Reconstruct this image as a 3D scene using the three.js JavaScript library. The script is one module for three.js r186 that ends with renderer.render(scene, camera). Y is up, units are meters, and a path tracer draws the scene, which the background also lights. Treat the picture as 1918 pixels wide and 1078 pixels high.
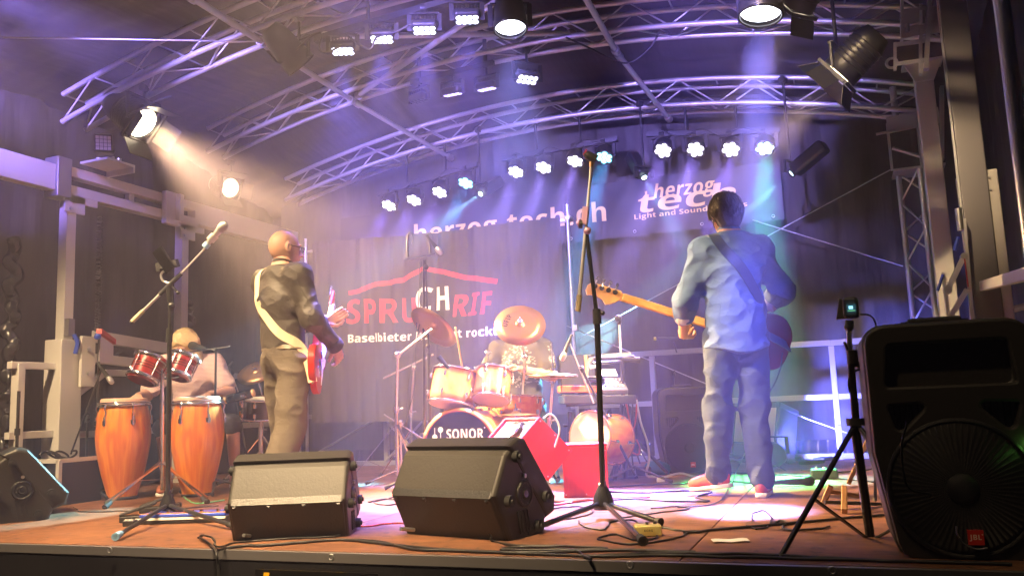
import * as THREE from 'three';
import { RoundedBoxGeometry } from 'three/addons/geometries/RoundedBoxGeometry.js';
import { mergeGeometries } from 'three/addons/utils/BufferGeometryUtils.js';

// ---------- camera, sky, haze, exposure ----------
const scene = new THREE.Scene();
const renderer = new THREE.WebGLRenderer({ antialias: true });
renderer.toneMapping = THREE.LinearToneMapping;
renderer.toneMappingExposure = 1.16;
renderer.shadowMap.enabled = true;
const FOC = 1600, CW = 1918, CH = 1078, EYE = new THREE.Vector3(0, 0.6, 3.15);
const camera = new THREE.PerspectiveCamera(2 * Math.atan(CH / 2 / FOC) * 180 / Math.PI, CW / CH, 0.05, 200);
const rad = (d) => d * Math.PI / 180;
const cam = (() => {
  const y = rad(21), p = rad(7.8), r = rad(2.3);
  const f = new THREE.Vector3(-Math.sin(y) * Math.cos(p), Math.sin(p), -Math.cos(y) * Math.cos(p));
  const r0 = new THREE.Vector3(Math.cos(y), 0, -Math.sin(y)), u0 = r0.clone().cross(f);
  const u = u0.clone().multiplyScalar(Math.cos(r)).addScaledVector(r0, Math.sin(r));
  const rr = r0.clone().multiplyScalar(Math.cos(r)).addScaledVector(u0, -Math.sin(r));
  return { f, r: rr, u };
})();
camera.position.copy(EYE);
camera.quaternion.setFromRotationMatrix(new THREE.Matrix4().makeBasis(cam.r, cam.u, cam.f.clone().negate()));
scene.background = new THREE.Color(0.0035, 0.0035, 0.006);      // a night sky outside the stage roof
scene.fog = new THREE.FogExp2(new THREE.Color().setRGB(0.74, 0.68, 1.0), 0.021);   // stage haze

// ---------- surveying: a pixel of the photograph -> a point at its real place ----------
const V = (x, y, z) => new THREE.Vector3(x, y, z);
const ray = (px, py) => cam.f.clone().addScaledVector(cam.r, (px - 959) / FOC).addScaledVector(cam.u, -(py - 539) / FOC);
const at = (px, py, d) => EYE.clone().addScaledVector(ray(px, py), d);
const onPlane = (px, py, ax, v) => { const r = ray(px, py); return EYE.clone().addScaledVector(r, (v - EYE[ax]) / r[ax]); };
const onZ = (px, py, z) => onPlane(px, py, 'z', z), onX = (px, py, x) => onPlane(px, py, 'x', x), onFloor = (px, py, y = 0) => onPlane(px, py, 'y', y);
const depthOf = (p) => p.clone().sub(EYE).dot(cam.f);
const beside = (p, px, py, dd = 0) => at(px, py, depthOf(p) + dd);   // at the distance of p
const AWAY = V(-Math.sin(rad(21)), 0, -Math.cos(rad(21))), RIGHT = V(Math.cos(rad(21)), 0, -Math.sin(rad(21))), UP = V(0, 1, 0);

// ---------- helpers ----------
let seed = 7;
const rnd = () => { seed = (seed + 0x6d2b79f5) | 0; let t = Math.imul(seed ^ (seed >>> 15), 1 | seed); t = (t + Math.imul(t ^ (t >>> 7), 61 | t)) ^ t; return ((t ^ (t >>> 14)) >>> 0) / 4294967296; };
const rr = (a, b) => a + (b - a) * rnd();
const lerp = (a, b, t) => a + (b - a) * t, clamp = (x, a, b) => Math.max(a, Math.min(b, x));
const sstep = (a, b, x) => { const t = clamp((x - a) / (b - a), 0, 1); return t * t * (3 - 2 * t); };
const hash = (x, y, z = 0) => { let h = Math.imul(x | 0, 374761393) ^ Math.imul(y | 0, 668265263) ^ Math.imul(z | 0, 1274126177); h = Math.imul(h ^ (h >>> 13), 1274126177); return ((h ^ (h >>> 16)) >>> 0) / 4294967296; };
const fade = (t) => t * t * (3 - 2 * t);
function vnoise(x, y, z, px = 0, py = 0) {                       // value noise, periodic in x and y if px, py > 0
  const ix = Math.floor(x), iy = Math.floor(y), iz = Math.floor(z), fx = fade(x - ix), fy = fade(y - iy), fz = fade(z - iz);
  const w = (v, p) => (p ? ((v % p) + p) % p : v), h = (a, b, c) => hash(w(ix + a, px), w(iy + b, py), iz + c);
  return lerp(lerp(lerp(h(0, 0, 0), h(1, 0, 0), fx), lerp(h(0, 1, 0), h(1, 1, 0), fx), fy), lerp(lerp(h(0, 0, 1), h(1, 0, 1), fx), lerp(h(0, 1, 1), h(1, 1, 1), fx), fy), fz);
}
const fbm = (x, y, z, n = 4, px = 0, py = 0) => { let s = 0, a = 0.5; for (let i = 0; i < n; i++) { s += a * vnoise(x, y, z + i * 17, px, py); x *= 2; y *= 2; z *= 2; px *= 2; py *= 2; a *= 0.5; } return s / (1 - Math.pow(0.5, n)); };

const used = {};
const numbered = (name) => { const n = used[name] || 0; used[name] = n + 1; return n ? name + '_' + String(n).padStart(3, '0') : name; };
const baseOf = new WeakMap();                                      // where a thing's base stands, for parts shaped in world coordinates
function tag(o, label, category, group, kind) { if (label) o.userData.label = label; if (category) o.userData.category = category; if (group) o.userData.group = group; if (kind) o.userData.kind = kind; return o; }
function thing(name, label, category, base, group) {               // parts shaped in world coordinates
  const o = new THREE.Group(); o.name = numbered(name); o.position.copy(base); scene.add(o); baseOf.set(o, base.clone());
  return tag(o, label, category, group);
}
function local(name, label, category, pos, group) {                // parts shaped in the thing's own axes
  const o = new THREE.Group(); o.name = numbered(name); o.position.copy(pos); scene.add(o); baseOf.set(o, V(0, 0, 0));
  return tag(o, label, category, group);
}
function merged(g) {
  const list = (Array.isArray(g) ? g.flat(3) : [g]).filter(Boolean).map((q) => {
    const n = q.index ? q.toNonIndexed() : q.clone();
    for (const k of Object.keys(n.attributes)) if (!['position', 'normal', 'uv'].includes(k)) n.deleteAttribute(k);
    if (!n.attributes.uv) n.setAttribute('uv', new THREE.BufferAttribute(new Float32Array(n.attributes.position.count * 2), 2));
    if (!n.attributes.normal) n.computeVertexNormals();
    n.morphAttributes = {};
    return n;
  });
  return list.length === 1 ? list[0] : mergeGeometries(list);
}
const top = (name, g, mat, label, category, group, kind) => {      // a thing that is one mesh
  const geo = merged(g); geo.computeBoundingBox(); const b = geo.boundingBox, c = V((b.min.x + b.max.x) / 2, b.min.y, (b.min.z + b.max.z) / 2);
  geo.translate(-c.x, -c.y, -c.z);
  const m = new THREE.Mesh(geo, mat); m.name = numbered(name); m.position.copy(c); m.castShadow = m.receiveShadow = true; scene.add(m); baseOf.set(m, c);
  return tag(m, label, category, group, kind);
};
const SINGLY = new Set('pin bolt link brace upright plate ladder cap handle latch spur door_frame port rib fin lens_panel hanger edge chime jingle grip band spacer arm clamp_arm bar_piece key knob footswitch collar'.split(' '));
function part(name, g, mat, parent, label) {
  if (Array.isArray(g) && g.length > 1 && SINGLY.has(name)) { for (const q of g) part(name, [q], mat, parent, label); return null; }
  const geo = merged(g), b = baseOf.get(parent); if (b && b.lengthSq()) geo.translate(-b.x, -b.y, -b.z);
  const m = new THREE.Mesh(geo, mat); m.name = name; m.castShadow = m.receiveShadow = true; parent.add(m); baseOf.set(m, b || V(0, 0, 0));
  if (label) m.userData.label = label;
  return m;
}
// shapes
const quatTo = (dir) => new THREE.Quaternion().setFromUnitVectors(UP, dir.clone().normalize());
function rod(a, b, r, r2 = r, seg = 10) { const d = b.clone().sub(a), g = new THREE.CylinderGeometry(r2, r, d.length(), seg, 1); g.applyQuaternion(quatTo(d)); const m = a.clone().add(b).multiplyScalar(0.5); g.translate(m.x, m.y, m.z); return g; }
function tube(pts, r, n = 0, seg = 6, tension = 0.5) { const c = new THREE.CatmullRomCurve3(pts, false, 'catmullrom', tension); return new THREE.TubeGeometry(c, n || pts.length * 6, r, seg, false); }
function bar(a, b, w, h, up = UP, bevel = 0) {                      // a box section from a to b; h along up
  const d = b.clone().sub(a), L = d.length(), z = d.normalize(), x = up.clone().cross(z).normalize(), y = z.clone().cross(x);
  const g = bevel ? new RoundedBoxGeometry(w, h, L, 1, bevel) : new THREE.BoxGeometry(w, h, L);
  g.applyMatrix4(new THREE.Matrix4().makeBasis(x, y, z)); const m = a.clone().add(b).multiplyScalar(0.5); g.translate(m.x, m.y, m.z); return g;
}
const box = (w, h, d, x = 0, y = 0, z = 0) => new THREE.BoxGeometry(w, h, d).translate(x, y, z);
const rbox = (w, h, d, r, x = 0, y = 0, z = 0, s = 2) => new RoundedBoxGeometry(w, h, d, s, r).translate(x, y, z);
const ball = (p, r, s = 10) => new THREE.SphereGeometry(r, s, Math.max(6, s * 0.6 | 0)).translate(p.x, p.y, p.z);
const lathe = (prof, seg = 32) => new THREE.LatheGeometry(prof.map(([r, y]) => new THREE.Vector2(r, y)), seg);
const place = (g, pos, dir, roll = 0) => { g.rotateY(roll); g.applyQuaternion(quatTo(dir)); g.translate(pos.x, pos.y, pos.z); return g; };   // y axis to dir
const frame = (g, o, x, y, z) => { if (Array.isArray(g)) g = merged(g); g.applyMatrix4(new THREE.Matrix4().makeBasis(x, y, z).setPosition(o)); return g; };
const disc = (p, dir, r, h, seg = 20) => place(new THREE.CylinderGeometry(r, r, h, seg), p, dir);
function extrude(pts, depth, bevel = 0, seg = 2) { const s = new THREE.Shape(pts.map(([x, y]) => new THREE.Vector2(x, y))); return new THREE.ExtrudeGeometry(s, { depth, bevelEnabled: bevel > 0, bevelSize: bevel, bevelThickness: bevel, bevelSegments: seg, steps: 1, curveSegments: 12 }); }

// ---------- textures ----------
function dataTex(w, h, fn, srgb = true) {
  const d = new Uint8Array(w * h * 4);
  for (let y = 0; y < h; y++) for (let x = 0; x < w; x++) { const c = fn(x / w, y / h, x, y), i = (y * w + x) * 4; for (let k = 0; k < 3; k++) d[i + k] = clamp(Math.round((Array.isArray(c) ? c[k] : c) * 255), 0, 255); d[i + 3] = 255; }
  const t = new THREE.DataTexture(d, w, h); t.wrapS = t.wrapT = THREE.RepeatWrapping; t.magFilter = THREE.LinearFilter; t.minFilter = THREE.LinearMipmapLinearFilter; if (srgb) t.colorSpace = THREE.SRGBColorSpace; t.needsUpdate = true; return t;
}
const rep = (t, x, y) => { const c = t.clone(); c.repeat.set(x, y); c.needsUpdate = true; return c; };
function canvasTex(w, h, draw, srgb = true) { const c = document.createElement('canvas'); c.width = w; c.height = h; draw(c.getContext('2d'), w, h); const t = new THREE.CanvasTexture(c); if (srgb) t.colorSpace = THREE.SRGBColorSpace; t.magFilter = THREE.LinearFilter; t.needsUpdate = true; return t; }
const mixc = (a, b, t) => [0, 1, 2].map((k) => lerp(a[k], b[k], t));
const T = {};
T.grain = dataTex(256, 256, (u, v) => fbm(u * 16, v * 16, 1, 5, 16, 16), false);
T.scratch = dataTex(256, 256, (u, v) => { const a = fbm(u * 4, v * 64, 3, 3, 4, 64), b = fbm(u * 8, v * 8, 5, 4, 8, 8); return 0.35 + 0.35 * a + 0.3 * b; }, false);
T.weave = dataTex(128, 128, (u, v, x, y) => 0.5 + 0.25 * Math.sin(u * Math.PI * 64) * Math.sin(v * Math.PI * 64) + 0.3 * (hash(x, y) - 0.5), false);
T.tarp = dataTex(256, 256, (u, v) => { const a = fbm(u * 6, v * 3, 9, 5, 6, 3), b = fbm(u * 40, v * 4, 2, 3, 40, 4); return 0.6 * a + 0.4 * b; }, false);
T.tarpCol = dataTex(384, 384, (u, v, x, y) => { const a = fbm(u * 5, v * 5, 4, 5, 5, 5), b = fbm(u * 50, v * 10, 7, 3, 50, 10), s = Math.pow(a, 1.6) * 0.5 + b * 0.22 + 0.32 + 0.06 * hash(x, y); return [s, s * 0.98, s * 0.95]; });
T.floor = dataTex(768, 768, (u, v, x, y) => {
  const g = fbm(u * 8, v * 120, 11, 4, 8, 120), m = fbm(u * 6, v * 6, 13, 5, 6, 6), f = fbm(u * 40, v * 40, 15, 3, 40, 40), sc = hash(Math.floor(u * 90 + 3 * m), Math.floor(v * 340), 3) > 0.985 ? 0.25 : 0;
  let c = mixc([0.35, 0.225, 0.155], [0.58, 0.405, 0.29], clamp(0.55 * g + 0.75 * m - 0.2, 0, 1)); c = c.map((k) => k * (0.86 + 0.28 * f) + sc * 0.4);
  if (f < 0.24) c = c.map((k) => k * 0.7);
  return c;
});
T.floorRough = dataTex(256, 256, (u, v) => { const m = fbm(u * 6, v * 6, 23, 5, 6, 6), f = fbm(u * 48, v * 48, 25, 3, 48, 48); return 0.38 + 0.35 * m + 0.12 * f; }, false);
const woodTex = (a, b, s, z) => dataTex(256, 512, (u, v) => { const w = fbm(u * 6 + 0.0, v * 2, z, 4, 6, 2), g = fbm(u * 40, v * 3, z + 3, 4, 40, 3), ring = 0.5 + 0.5 * Math.sin((u * s + w * 2.2) * 6.283); return mixc(a, b, clamp(0.55 * ring + 0.5 * g - 0.05, 0, 1)); });
T.wrinkle = dataTex(256, 256, (u, v) => { const a = fbm(u * 5 + 0.8 * fbm(u * 3, v * 3, 2, 2, 3, 3), v * 9, 3, 3, 0, 9), r = 1 - Math.abs(2 * a - 1); return 0.75 * r * r + 0.25 * fbm(u * 30, v * 30, 8, 2, 30, 30); }, false);
T.conga = woodTex([0.86, 0.40, 0.10], [0.99, 0.66, 0.26], 3, 31);
T.woodRed = woodTex([0.72, 0.07, 0.05], [0.80, 0.12, 0.09], 2, 41);
T.woodPale = woodTex([0.80, 0.62, 0.40], [0.92, 0.76, 0.54], 4, 51);

// ---------- materials ----------
const M = {};
const std = (o) => new THREE.MeshStandardMaterial({ side: THREE.DoubleSide, ...o });
const phy = (o) => new THREE.MeshPhysicalMaterial({ side: THREE.DoubleSide, ...o });
const rgb = (r, g, b) => new THREE.Color().setRGB(r, g, b);
M.alu = std({ color: rgb(0.56, 0.56, 0.57), metalness: 0.6, roughness: 0.36 });
M.aluRail = std({ color: rgb(0.3, 0.3, 0.31), metalness: 0.55, roughness: 0.4 });
M.aluPaint = std({ color: rgb(0.56, 0.54, 0.50), metalness: 0.25, roughness: 0.7, roughnessMap: rep(T.scratch, 2, 6), bumpMap: rep(T.grain, 3, 12), bumpScale: 0.0003 });
M.aluDark = std({ color: rgb(0.22, 0.21, 0.22), metalness: 0.6, roughness: 0.4 });
M.chrome = std({ color: rgb(0.8, 0.8, 0.82), metalness: 1, roughness: 0.16 });
M.steel = std({ color: rgb(0.55, 0.55, 0.56), metalness: 0.9, roughness: 0.32 });
M.black = std({ color: rgb(0.018, 0.018, 0.018), roughness: 0.5, bumpMap: T.grain, bumpScale: 0.0005 });
M.blackGloss = std({ color: rgb(0.014, 0.014, 0.015), roughness: 0.25 });
M.blackMetal = std({ color: rgb(0.03, 0.03, 0.032), metalness: 0.3, roughness: 0.38 });
M.rubber = std({ color: rgb(0.02, 0.02, 0.02), roughness: 0.8 });
M.plastic = std({ color: rgb(0.055, 0.05, 0.043), roughness: 0.55, bumpMap: rep(T.grain, 6, 6), bumpScale: 0.0012 });
M.fixture = std({ color: rgb(0.022, 0.022, 0.024), roughness: 0.42, metalness: 0.2, bumpMap: T.grain, bumpScale: 0.0006 });
M.cable = std({ color: rgb(0.016, 0.016, 0.017), roughness: 0.45 });
M.cableWhite = std({ color: rgb(0.6, 0.58, 0.5), roughness: 0.5 });
M.cableRed = std({ color: rgb(0.5, 0.05, 0.025), roughness: 0.45 });
M.wire = std({ color: rgb(0.5, 0.5, 0.52), metalness: 0.5, roughness: 0.4 });
M.brass = std({ color: rgb(0.62, 0.38, 0.20), metalness: 0.85, roughness: 0.34 });
M.white = std({ color: rgb(0.75, 0.74, 0.7), roughness: 0.6 });
M.blue = std({ color: rgb(0.02, 0.05, 0.35), roughness: 0.4 });
M.red = std({ color: rgb(0.42, 0.02, 0.025), roughness: 0.4 });
const glow = (r, g, b, k) => std({ color: 0x111111, emissive: rgb(r, g, b), emissiveIntensity: k, roughness: 0.4 });
// ================= the setting =================
const FRONT = -0.14, BACK = -5.55, LEFT = -6.3, RSIDE = 1.15;
const structure = (o) => { o.userData.kind = 'structure'; delete o.userData.category; return o; };
structure(top('ground', box(120, 0.1, 120, 0, -1.25, 0), std({ color: rgb(0.05, 0.05, 0.05), roughness: 0.9, bumpMap: T.grain, bumpScale: 0.01 }), 'dark asphalt ground around the stage'));
{ // stage deck of plywood panels in rows
  const deck = structure(thing('stage_floor', 'red brown plywood stage floor with scuffed boards', null, V((LEFT + RSIDE) / 2, 0, (FRONT + BACK) / 2)));
  part('substrate', box(RSIDE - LEFT + 0.2, 0.05, FRONT - BACK + 0.05, (LEFT + RSIDE) / 2, -0.037, (FRONT + BACK) / 2), M.black, deck);
  const nx = 4, nz = 4, w = (RSIDE + 0.1 - LEFT) / nx, d = (FRONT - BACK) / nz;
  const mats = [0, 1, 2].map((k) => { const t = rep(T.floor, 1, 1); t.offset.set(k * 0.37, k * 0.21); return std({ map: t, color: rgb([1, 0.93, 1.06][k] * 0.86, [1, 0.92, 1.03][k] * 0.8, [1, 0.92, 1][k] * 0.7), roughness: 1, roughnessMap: T.floorRough, bumpMap: rep(T.floorRough, 2, 2), bumpScale: 0.0007 }); });
  for (let i = 0; i < nx; i++) for (let j = 0; j < nz; j++) {
    const g = new RoundedBoxGeometry(w - 0.006, 0.012, d - 0.006, 1, 0.002), p = g.attributes.position, uv = g.attributes.uv, cx = LEFT + (i + 0.5) * w, cz = BACK + (j + 0.5) * d;
    g.translate(cx, -0.006, cz); for (let k = 0; k < p.count; k++) uv.setXY(k, p.getX(k) / 2.2, p.getZ(k) / 2.2);
    part('panel', g, mats[(i * 2 + j * 5) % 3], deck);
  }
  part('edge_trim', [bar(V(LEFT, -0.022, FRONT + 0.017), V(RSIDE + 0.1, -0.022, FRONT + 0.017), 0.03, 0.04)], M.aluDark, deck);
}
{ // black skirt hanging from the stage edge, with the yellow lettering
  const W = RSIDE + 0.1 - LEFT, g = new THREE.PlaneGeometry(W, 1.1, 160, 14), p = g.attributes.position;
  for (let k = 0; k < p.count; k++) { const x = p.getX(k), y = p.getY(k); p.setZ(k, 0.025 * fbm(x * 2.4 + 9, y * 1.8, 2, 3) + 0.012 * Math.sin(x * 9 + 3 * vnoise(x, y, 1)) * (0.55 - y)); }
  g.computeVertexNormals(); g.translate((LEFT + RSIDE + 0.1) / 2, -0.6, FRONT + 0.036);
  const sk = thing('stage_skirt', 'black vinyl skirt along the front edge of the stage', 'skirt', V(-2.5, -1.15, FRONT + 0.03));
  part('sheet', g, std({ color: rgb(0.014, 0.014, 0.016), roughness: 0.34, roughnessMap: T.tarp, bumpMap: rep(T.tarp, 3, 1), bumpScale: 0.004 }), sk);
  const lt = canvasTex(512, 128, (c, w, h) => { c.fillStyle = '#08080a'; c.fillRect(0, 0, w, h); c.fillStyle = '#d9a514'; c.setTransform(1, 0, -0.25, 1, 30, 0); c.fillRect(10, 10, 26, 100); c.font = 'bold 100px sans-serif'; c.fillText('herzog', 52, 104); });
  const q = onZ(545, 1090, FRONT + 0.07);
  part('lettering', new THREE.BoxGeometry(0.62, 0.155, 0.003).translate(q.x + 0.12, q.y - 0.028, FRONT + 0.068), std({ map: lt, roughness: 0.4 }), sk);
  for (const [px, py] of [[620, 1043], [205, 1030], [1180, 1058], [1560, 1068]]) { const e = onZ(px, py, FRONT + 0.07); part('eyelet', place(new THREE.TorusGeometry(0.012, 0.004, 6, 14), e, UP), M.steel, sk); }
}
// ---- walls and roof of black tarpaulin ----
const tarpMat = (rx, ry, k = 1, rough = 0.62) => std({ color: rgb(0.062 * k, 0.056 * k, 0.05 * k), map: rep(T.tarpCol, rx, ry), roughness: rough, bumpMap: rep(T.tarp, rx, ry), bumpScale: 0.012 });
function sheet(nu, nv, fn) { const g = new THREE.PlaneGeometry(1, 1, nu, nv), p = g.attributes.position, uv = g.attributes.uv; for (let k = 0; k < p.count; k++) { const [x, y, z] = fn(uv.getX(k), uv.getY(k)); p.setXYZ(k, x, y, z); } g.computeVertexNormals(); return g; }
const wrink = (a, b, s) => s * (fbm(a * 1.3, b * 0.9, 5, 4) - 0.5) + 0.35 * s * (fbm(a * 6, b * 0.7, 8, 2) - 0.5);
{
  const h = 4.4;
  const bw = top('back_wall', sheet(220, 60, (u, v) => { const x = lerp(LEFT - 0.1, RSIDE + 0.15, u), y = lerp(-0.05, h, v); return [x, y, BACK + wrink(x * 1.2, y, 0.13)]; }), tarpMat(5, 3), 'brown black tarpaulin wall closing the back of the stage', 'wall');
  part('hem', sheet(200, 4, (u, v) => { const x = lerp(LEFT, RSIDE, u); return [x, lerp(0.0, 0.16, v), BACK + 0.1 + 0.03 * Math.sin(x * 37) + 0.03 * fbm(x * 9, v * 3, 2, 3) - 0.05 * v]; }), std({ color: rgb(0.03, 0.03, 0.035), roughness: 0.22 }), bw, 'shiny crumpled black plastic hem on the floor');
  const lw = top('side_wall', sheet(140, 60, (u, v) => { const z = lerp(0.7, BACK - 0.1, u), y = lerp(-1.2, h, v); return [LEFT - 0.25 + wrink(z * 1.5, y, 0.16) + 0.05 * Math.sin(z * 5 + 1.5 * vnoise(z, y, 3)) * sstep(3, 0.4, y), y, z]; }), tarpMat(4, 3, 0.85), 'dark hanging tarpaulin wall on the left side of the stage', 'wall');
  const rw = top('side_wall', sheet(160, 60, (u, v) => { const z = lerp(1.6, BACK - 0.1, u), y = lerp(-1.2, h, v), s = Math.abs(((z * 1.25) % 1 + 1) % 1 - 0.5); return [RSIDE + 0.1 + wrink(z, y, 0.1) + 0.02 * sstep(0.06, 0, s), y, z]; }), tarpMat(4, 2, 0.95), 'dark brown tarpaulin wall on the right side of the stage', 'wall');
}
const PEAK = (z) => (z > -3.9 ? lerp(3.75, 3.82, sstep(-2.3, -3.9, z)) : lerp(3.82, 3.52, (z + 3.9) / -1.2));
const archY = (x, z) => PEAK(z) - 0.042 * (x + 2.62) ** 2;         // lower chords of the arched roof
{
  const gap = (z) => Math.abs(((z + 0.6) / 1.6) % 1);
  top('roof_sheet', sheet(170, 130, (u, v) => { const x = lerp(LEFT - 0.35, RSIDE + 0.2, u), z = lerp(0.7, BACK - 0.15, v); const sag = 0.05 * Math.sin(gap(z) * Math.PI), fold = 0.035 * (fbm(x * 1.1 + 3, z * 7, 6, 3) - 0.5) + 0.09 * (fbm(x * 0.8, z * 1.4, 2, 4) - 0.5); return [x, archY(x, z) + 0.36 - sag + fold, z]; }), std({ color: rgb(0.04, 0.035, 0.04), roughness: 0.36, bumpMap: rep(T.tarp, 3, 3), bumpScale: 0.02 }), 'dark arched roof tarpaulin stretched over the trusses', 'roof');
}
// ---- arched roof trusses: four chords and braces ----
const SEC = 0.25;
const unitRod = new THREE.CylinderGeometry(1, 1, 1, 6, 1);
function piece(name, a, b, r, mat, parent) { const m = new THREE.Mesh(unitRod, mat), d = b.clone().sub(a), o = baseOf.get(parent) || V(0, 0, 0); m.name = name; m.scale.set(r, d.length(), r); m.quaternion.copy(quatTo(d)); m.position.copy(a).add(b).multiplyScalar(0.5).sub(o); m.castShadow = m.receiveShadow = true; parent.add(m); return m; }
function archTruss(z, x0, x1, label, bay = 0.34) {
  const t = thing('roof_truss', label, 'truss', V((x0 + x1) / 2, archY((x0 + x1) / 2, z), z), 'arched roof trusses');
  const P = (x, up, dz) => V(x, archY(x, z) + up * SEC, z + (dz - 0.5) * SEC);
  for (const [up, dz] of [[0, 0], [0, 1], [1, 0], [1, 1]]) { const pts = []; for (let i = 0; i <= 28; i++) pts.push(P(lerp(x0, x1, i / 28), up, dz)); part('chord', tube(pts, 0.024, 90, 10), M.alu, t); }
  const n = Math.round((x1 - x0) / bay);
  for (let i = 0; i < n; i++) {
    const a = lerp(x0, x1, i / n), b = lerp(x0, x1, (i + 1) / n), e = i % 2;
    for (const dz of [0, 1]) piece('brace', P(a, e ? 1 : 0, dz), P(b, e ? 0 : 1, dz), 0.008, M.alu, t);
    piece('brace', P(a, 0, e), P(b, 0, 1 - e), 0.008, M.alu, t);
    if (i % 2 === 0) piece('brace', P(a, 1, 0), P(a, 1, 1), 0.008, M.alu, t);
  }
  return t;
}
archTruss(-0.35, -6.3, 1.1, 'front arched aluminium truss over the stage edge');
archTruss(-2.3, -6.2, 1.0, 'arched aluminium truss carrying the warm spotlight on the left', 0.34);
archTruss(-3.9, -6.0, 0.95, 'middle arched aluminium truss with crossing tubes clamped to it', 0.34);
archTruss(-5.1, -5.9, 0.85, 'rear arched aluminium truss carrying the row of bright lamps', 0.36);
// ---- tubes between the trusses ----
{
  const z0 = -0.35, z1 = -2.3, z2 = -3.9, z3 = -5.1, J = (x, z, k = 0.12) => V(x, archY(x, z) + k, z);
  const A1 = onZ(492, 80, z1), A2 = onZ(662, 190, z2), A3 = onZ(848, 298, z3), B1 = V(-1.3, archY(-1.3, z1) + 0.1, z1), B2 = onZ(1155, 98, z2), B3 = onZ(1256, 226, z3);
  const strut = (a, b, r, label) => { const t = thing('roof_tube', label, 'tube', a.clone().add(b).multiplyScalar(0.5), 'tubes bracing the roof trusses'); part('tube', rod(a, b, r, r, 14), M.alu, t); for (const [p, s] of [[a, 1], [b, -1]]) { const d = b.clone().sub(a).normalize(); part('clamp', disc(p.clone().addScaledVector(d, s * 0.05), d, r + 0.012, 0.06, 12), M.steel, t); } };
  strut(onZ(355, -8, -0.9), A1, 0.025, 'aluminium roof tube in the upper left corner');
  strut(A1, A2, 0.024, 'aluminium roof tube behind the dark spotlight left of the lamp bar');
  strut(A2, A3, 0.024, 'aluminium roof tube slanting down to the left end of the rear truss');
  strut(onZ(1088, -20, z1 - 0.4), B2, 0.026, 'aluminium roof tube at the top right of centre');
  strut(B2, B3, 0.024, 'aluminium roof tube slanting to the rear truss above the bass player');
  strut(onZ(668, 180, z2), onZ(955, -15, z1), 0.024, 'diagonal roof tube rising right below the lit lamp bar');
  strut(onZ(600, 68, z1), onZ(1078, 62, z2), 0.024, 'level roof tube crossing behind the round lamp');
}
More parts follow.
